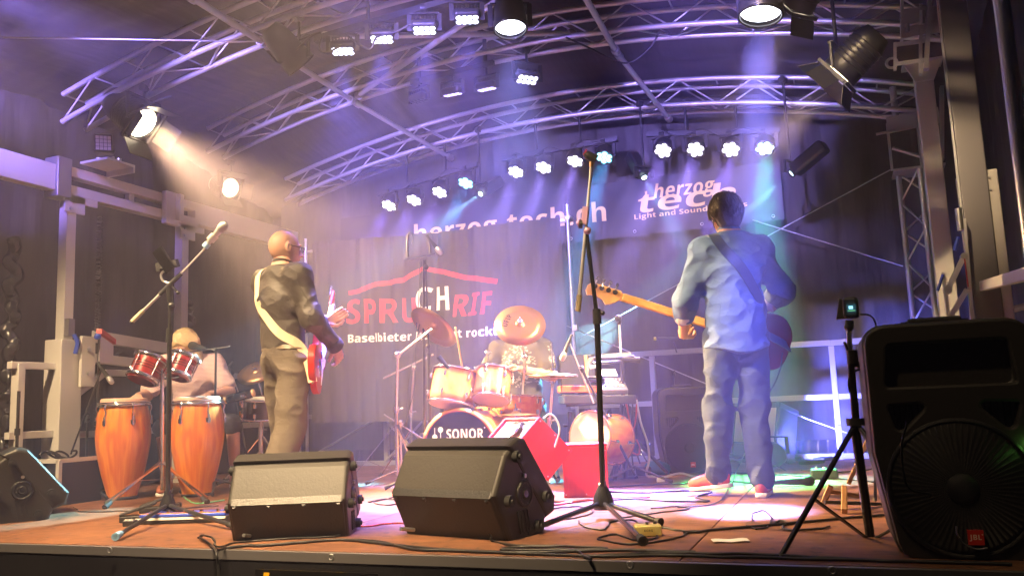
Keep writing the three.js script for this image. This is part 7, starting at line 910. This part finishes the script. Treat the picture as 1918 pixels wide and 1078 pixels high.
{ // ---- drummer behind the kit ----
  const base = at(985, 870, 6.95).setY(0), f = V(0.05, 0, 1).normalize();
  const J = { pel: V(0, 0.6, 0), waist: V(0, 0.72, 0.01), chest: V(0, 0.93, 0.02), neck0: V(0, 1.11, 0.02), head: V(0.01, 1.26, 0.06), shL: V(0.18, 1.055, 0.02), shR: V(-0.18, 1.055, 0.02), elL: V(0.25, 0.83, 0.08), wrL: V(0.08, 0.88, 0.28), elR: V(-0.29, 0.86, 0.1), wrR: V(-0.36, 0.86, 0.33), hipL: V(0.1, 0.57, 0.02), hipR: V(-0.1, 0.57, 0.02), knL: V(0.22, 0.5, 0.42), knR: V(-0.2, 0.5, 0.42), anL: V(0.24, 0.09, 0.48), anR: V(-0.22, 0.09, 0.5), toeL: V(0.2, -0.1, 1).normalize(), toeR: V(-0.1, -0.1, 1).normalize(), hdL: V(-0.5, 0.2, 0.5), hdR: V(-0.1, 0.35, 0.9), pnL: V(0, -1, 0.2), pnR: V(0.3, -1, 0.2) };
  const tee = canvasTex(256, 256, (c) => { c.fillStyle = '#5c5650'; c.fillRect(0, 0, 256, 256); let s = 99; const q = () => (s = (s * 16807) % 2147483647) / 2147483647; c.fillStyle = '#d8d2c8'; for (let i = 0; i < 260; i++) { const a = q() * 6.28, r = Math.sqrt(q()) * 70, x = 128 + Math.cos(a) * r * 0.9, y = 128 + Math.sin(a) * r; c.fillRect(x, y, 2 + q() * 9, 1 + q() * 5); } c.fillStyle = '#5c5650'; for (let i = 0; i < 90; i++) c.fillRect(60 + q() * 136, 60 + q() * 136, 2 + q() * 10, 2 + q() * 4); c.fillStyle = '#e6e0d6'; c.font = 'bold 26px sans-serif'; });
  tee.wrapS = tee.wrapT = THREE.ClampToEdgeWrapping; const tt = tee; tt.repeat.set(1 / 0.62, 1 / 0.62); tt.offset.set(0.5, -0.98 );
  const hairM = std({ color: rgb(0.2, 0.16, 0.12), roughness: 0.7 });
  const P = person('seated drummer in a grey printed T-shirt, face hidden behind a cymbal', base, f, J, { skin: M.skin, hairMat: hairM, headPitch: 0.12, shirt: { mat: std({ map: tt, roughness: 0.85, color: rgb(0.45, 0.45, 0.45) }), sleeve: 0.72, hem: 0.56, infl: 0.018, amp: 0.01, seed: 12 }, trousers: { mat: cloth(0.03, 0.10, 0.16), top: 0.66, amp: 0.009, knee: 0.01 }, shoes: { mat: M.black }, curl: 0.95, hair: { mat: hairM, field: (x, y, z) => smax(ell(x, y, z, [0, 0.02, -0.02], [0.084, 0.103, 0.103]) + 0.008 * (fbm(x * 50, y * 30, z * 50, 2) - 0.5), z - 0.05 - 0.3 * y, 0.02) } });
  const W = (p) => p.clone().applyAxisAngle(UP, P.g.rotation.y).add(base), hr = W(J.wrR.clone().add(V(-0.005, 0.03, 0.075))), tip = at(853, 614, 6.5);
  top('drum_stick', [rod(hr.clone().addScaledVector(tip.clone().sub(hr).normalize(), -0.08), tip, 0.0085, 0.006, 10), ball(tip, 0.009)], M.woodPaleM, 'pale drum stick raised in the right hand of the drummer', 'drum stick'); const hl = W(J.wrL.clone().add(V(-0.05, 0.0, 0.06))), t2 = hl.clone().add(V(-0.2, -0.03, 0.22)); top('drum_stick', [rod(hl.clone().addScaledVector(t2.clone().sub(hl).normalize(), -0.1), t2, 0.0085, 0.006, 10), ball(t2, 0.009)], M.woodPaleM, 'pale drum stick held low over the snare drum', 'drum stick');
  part('wrist_watch', place(new THREE.TorusGeometry(0.032, 0.008, 8, 24).rotateX(Math.PI / 2), J.wrL.clone().lerp(J.elL, 0.1), J.elL.clone().sub(J.wrL).normalize()), M.blackGloss, P.g);
  const st = thing('drum_stool', 'black round drum stool under the drummer', 'stool', base.clone()); part('seat', disc(base.clone().setY(0.47), UP, 0.17, 0.08, 30), M.black, st); part('post', rod(base.clone().setY(0.1), base.clone().setY(0.45), 0.02), M.chrome, st); legs(base, 3, 0.25, 0.25, 0.4)[0].forEach((g) => part('leg', g, M.chrome, st));
}
{ // ---- conga player ----
  const base = at(356, 890, 7.45).setY(0), f = V(EYE.x - base.x, 0, EYE.z - base.z).normalize().applyAxisAngle(UP, -0.1);
  const J = { pel: V(0, 0.56, 0), waist: V(0, 0.68, 0.02), chest: V(0.0, 0.87, 0.06), neck0: V(-0.02, 1.03, 0.1), head: V(-0.04, 1.13, 0.18), shL: V(0.165, 0.98, 0.07), shR: V(-0.175, 0.97, 0.1), elL: V(0.3, 0.75, 0.16), wrL: V(0.16, 0.72, 0.42), elR: V(-0.31, 0.74, 0.2), wrR: V(-0.33, 0.73, 0.46), hipL: V(0.1, 0.54, 0.02), hipR: V(-0.1, 0.54, 0.02), knL: V(0.34, 0.5, 0.34), knR: V(-0.16, 0.49, 0.4), anL: V(0.36, 0.09, 0.34), anR: V(-0.12, 0.09, 0.46), toeL: V(0.2, -0.05, 1).normalize(), toeR: V(-0.1, -0.05, 1).normalize(), hdL: V(-0.3, -0.15, 0.6), hdR: V(0.1, -0.2, 0.9), pnL: V(0, -1, 0), pnR: V(0, -1, 0) };
  const dots = canvasTex(256, 256, (c) => { c.fillStyle = '#e0c4be'; c.fillRect(0, 0, 256, 256); for (let y = 0; y < 16; y++) for (let x = 0; x < 16; x++) { c.fillStyle = (x + y) % 3 ? '#7a3a4e' : '#5a2a52'; c.beginPath(); c.ellipse(x * 16 + (y % 2) * 8 + 4, y * 16 + 8, 4.6, 3.4, 0.4, 0, 7); c.fill(); } }); dots.wrapS = dots.wrapT = THREE.RepeatWrapping; dots.repeat.set(6, 6);
  const hairM = std({ color: rgb(0.66, 0.5, 0.27), roughness: 0.4, bumpMap: rep(T.scratch, 1, 6), bumpScale: 0.002 });
  const CP = person('blond conga player in a dotted pink blouse bending over the drums', base, f, J, { tall: 1.09, k: 0.97, skin: M.skin, hairMat: hairM, headPitch: 0.62, headYaw: -0.35, headRoll: -0.05, shirt: { mat: std({ map: dots, roughness: 0.8 }), sleeve: 0.75, hem: 0.55, infl: 0.02, amp: 0.01, seed: 21 }, trousers: { mat: cloth(0.02, 0.02, 0.03), top: 0.62, amp: 0.006, len: 0.05, knee: 0.0, ankle: 0.015 }, shoes: { mat: cloth(0.45, 0.14, 0.07), sole: M.white }, curl: 0.35,
    hair: { mat: hairM, box: [V(-0.17, -0.32, -0.17), V(0.17, 0.16, 0.16)], cell: 0.006, field: (x, y, z) => { const n = 0.014 * (fbm(x * 46 + 6 * Math.sin(y * 14), y * 7, z * 46, 2) - 0.5); let d = ell(x, y, z, [0, 0.02, -0.015], [0.095, 0.108, 0.113]) + n; d = smin(d, cap(x, y, z, [V(0.08, 0.02, -0.01), V(0.115, -0.24, 0.03), 0.045, 0.03]) + n, 0.04); d = smin(d, cap(x, y, z, [V(-0.08, 0.02, -0.01), V(-0.1, -0.2, 0.02), 0.045, 0.028]) + n, 0.04); d = smin(d, cap(x, y, z, [V(0, 0.0, -0.06), V(0, -0.2, -0.09), 0.07, 0.05]) + n, 0.05); return smax(d, -ell(x, y, z, [0.0, -0.04, 0.12], [0.058, 0.1, 0.08]), 0.015); } } });
  strands(CP.g, CP.R, hairM, { n: 900, len: 0.16, wild: 0.7, lift: 1.16, fall: 0.12, low: -0.3 });
  const c = thing('stool', 'black stool under the seated conga player', 'stool', base.clone()); part('seat', disc(base.clone().setY(0.42), UP, 0.18, 0.06, 28), M.black, c); legs(base, 4, 0.2, 0.4, 0.4, 0.012)[0].forEach((g) => part('leg', g, M.steel, c));
}
scene.traverse((o) => { if (o.isMesh) { o.castShadow = true; o.receiveShadow = true; } });
renderer.render(scene, camera);
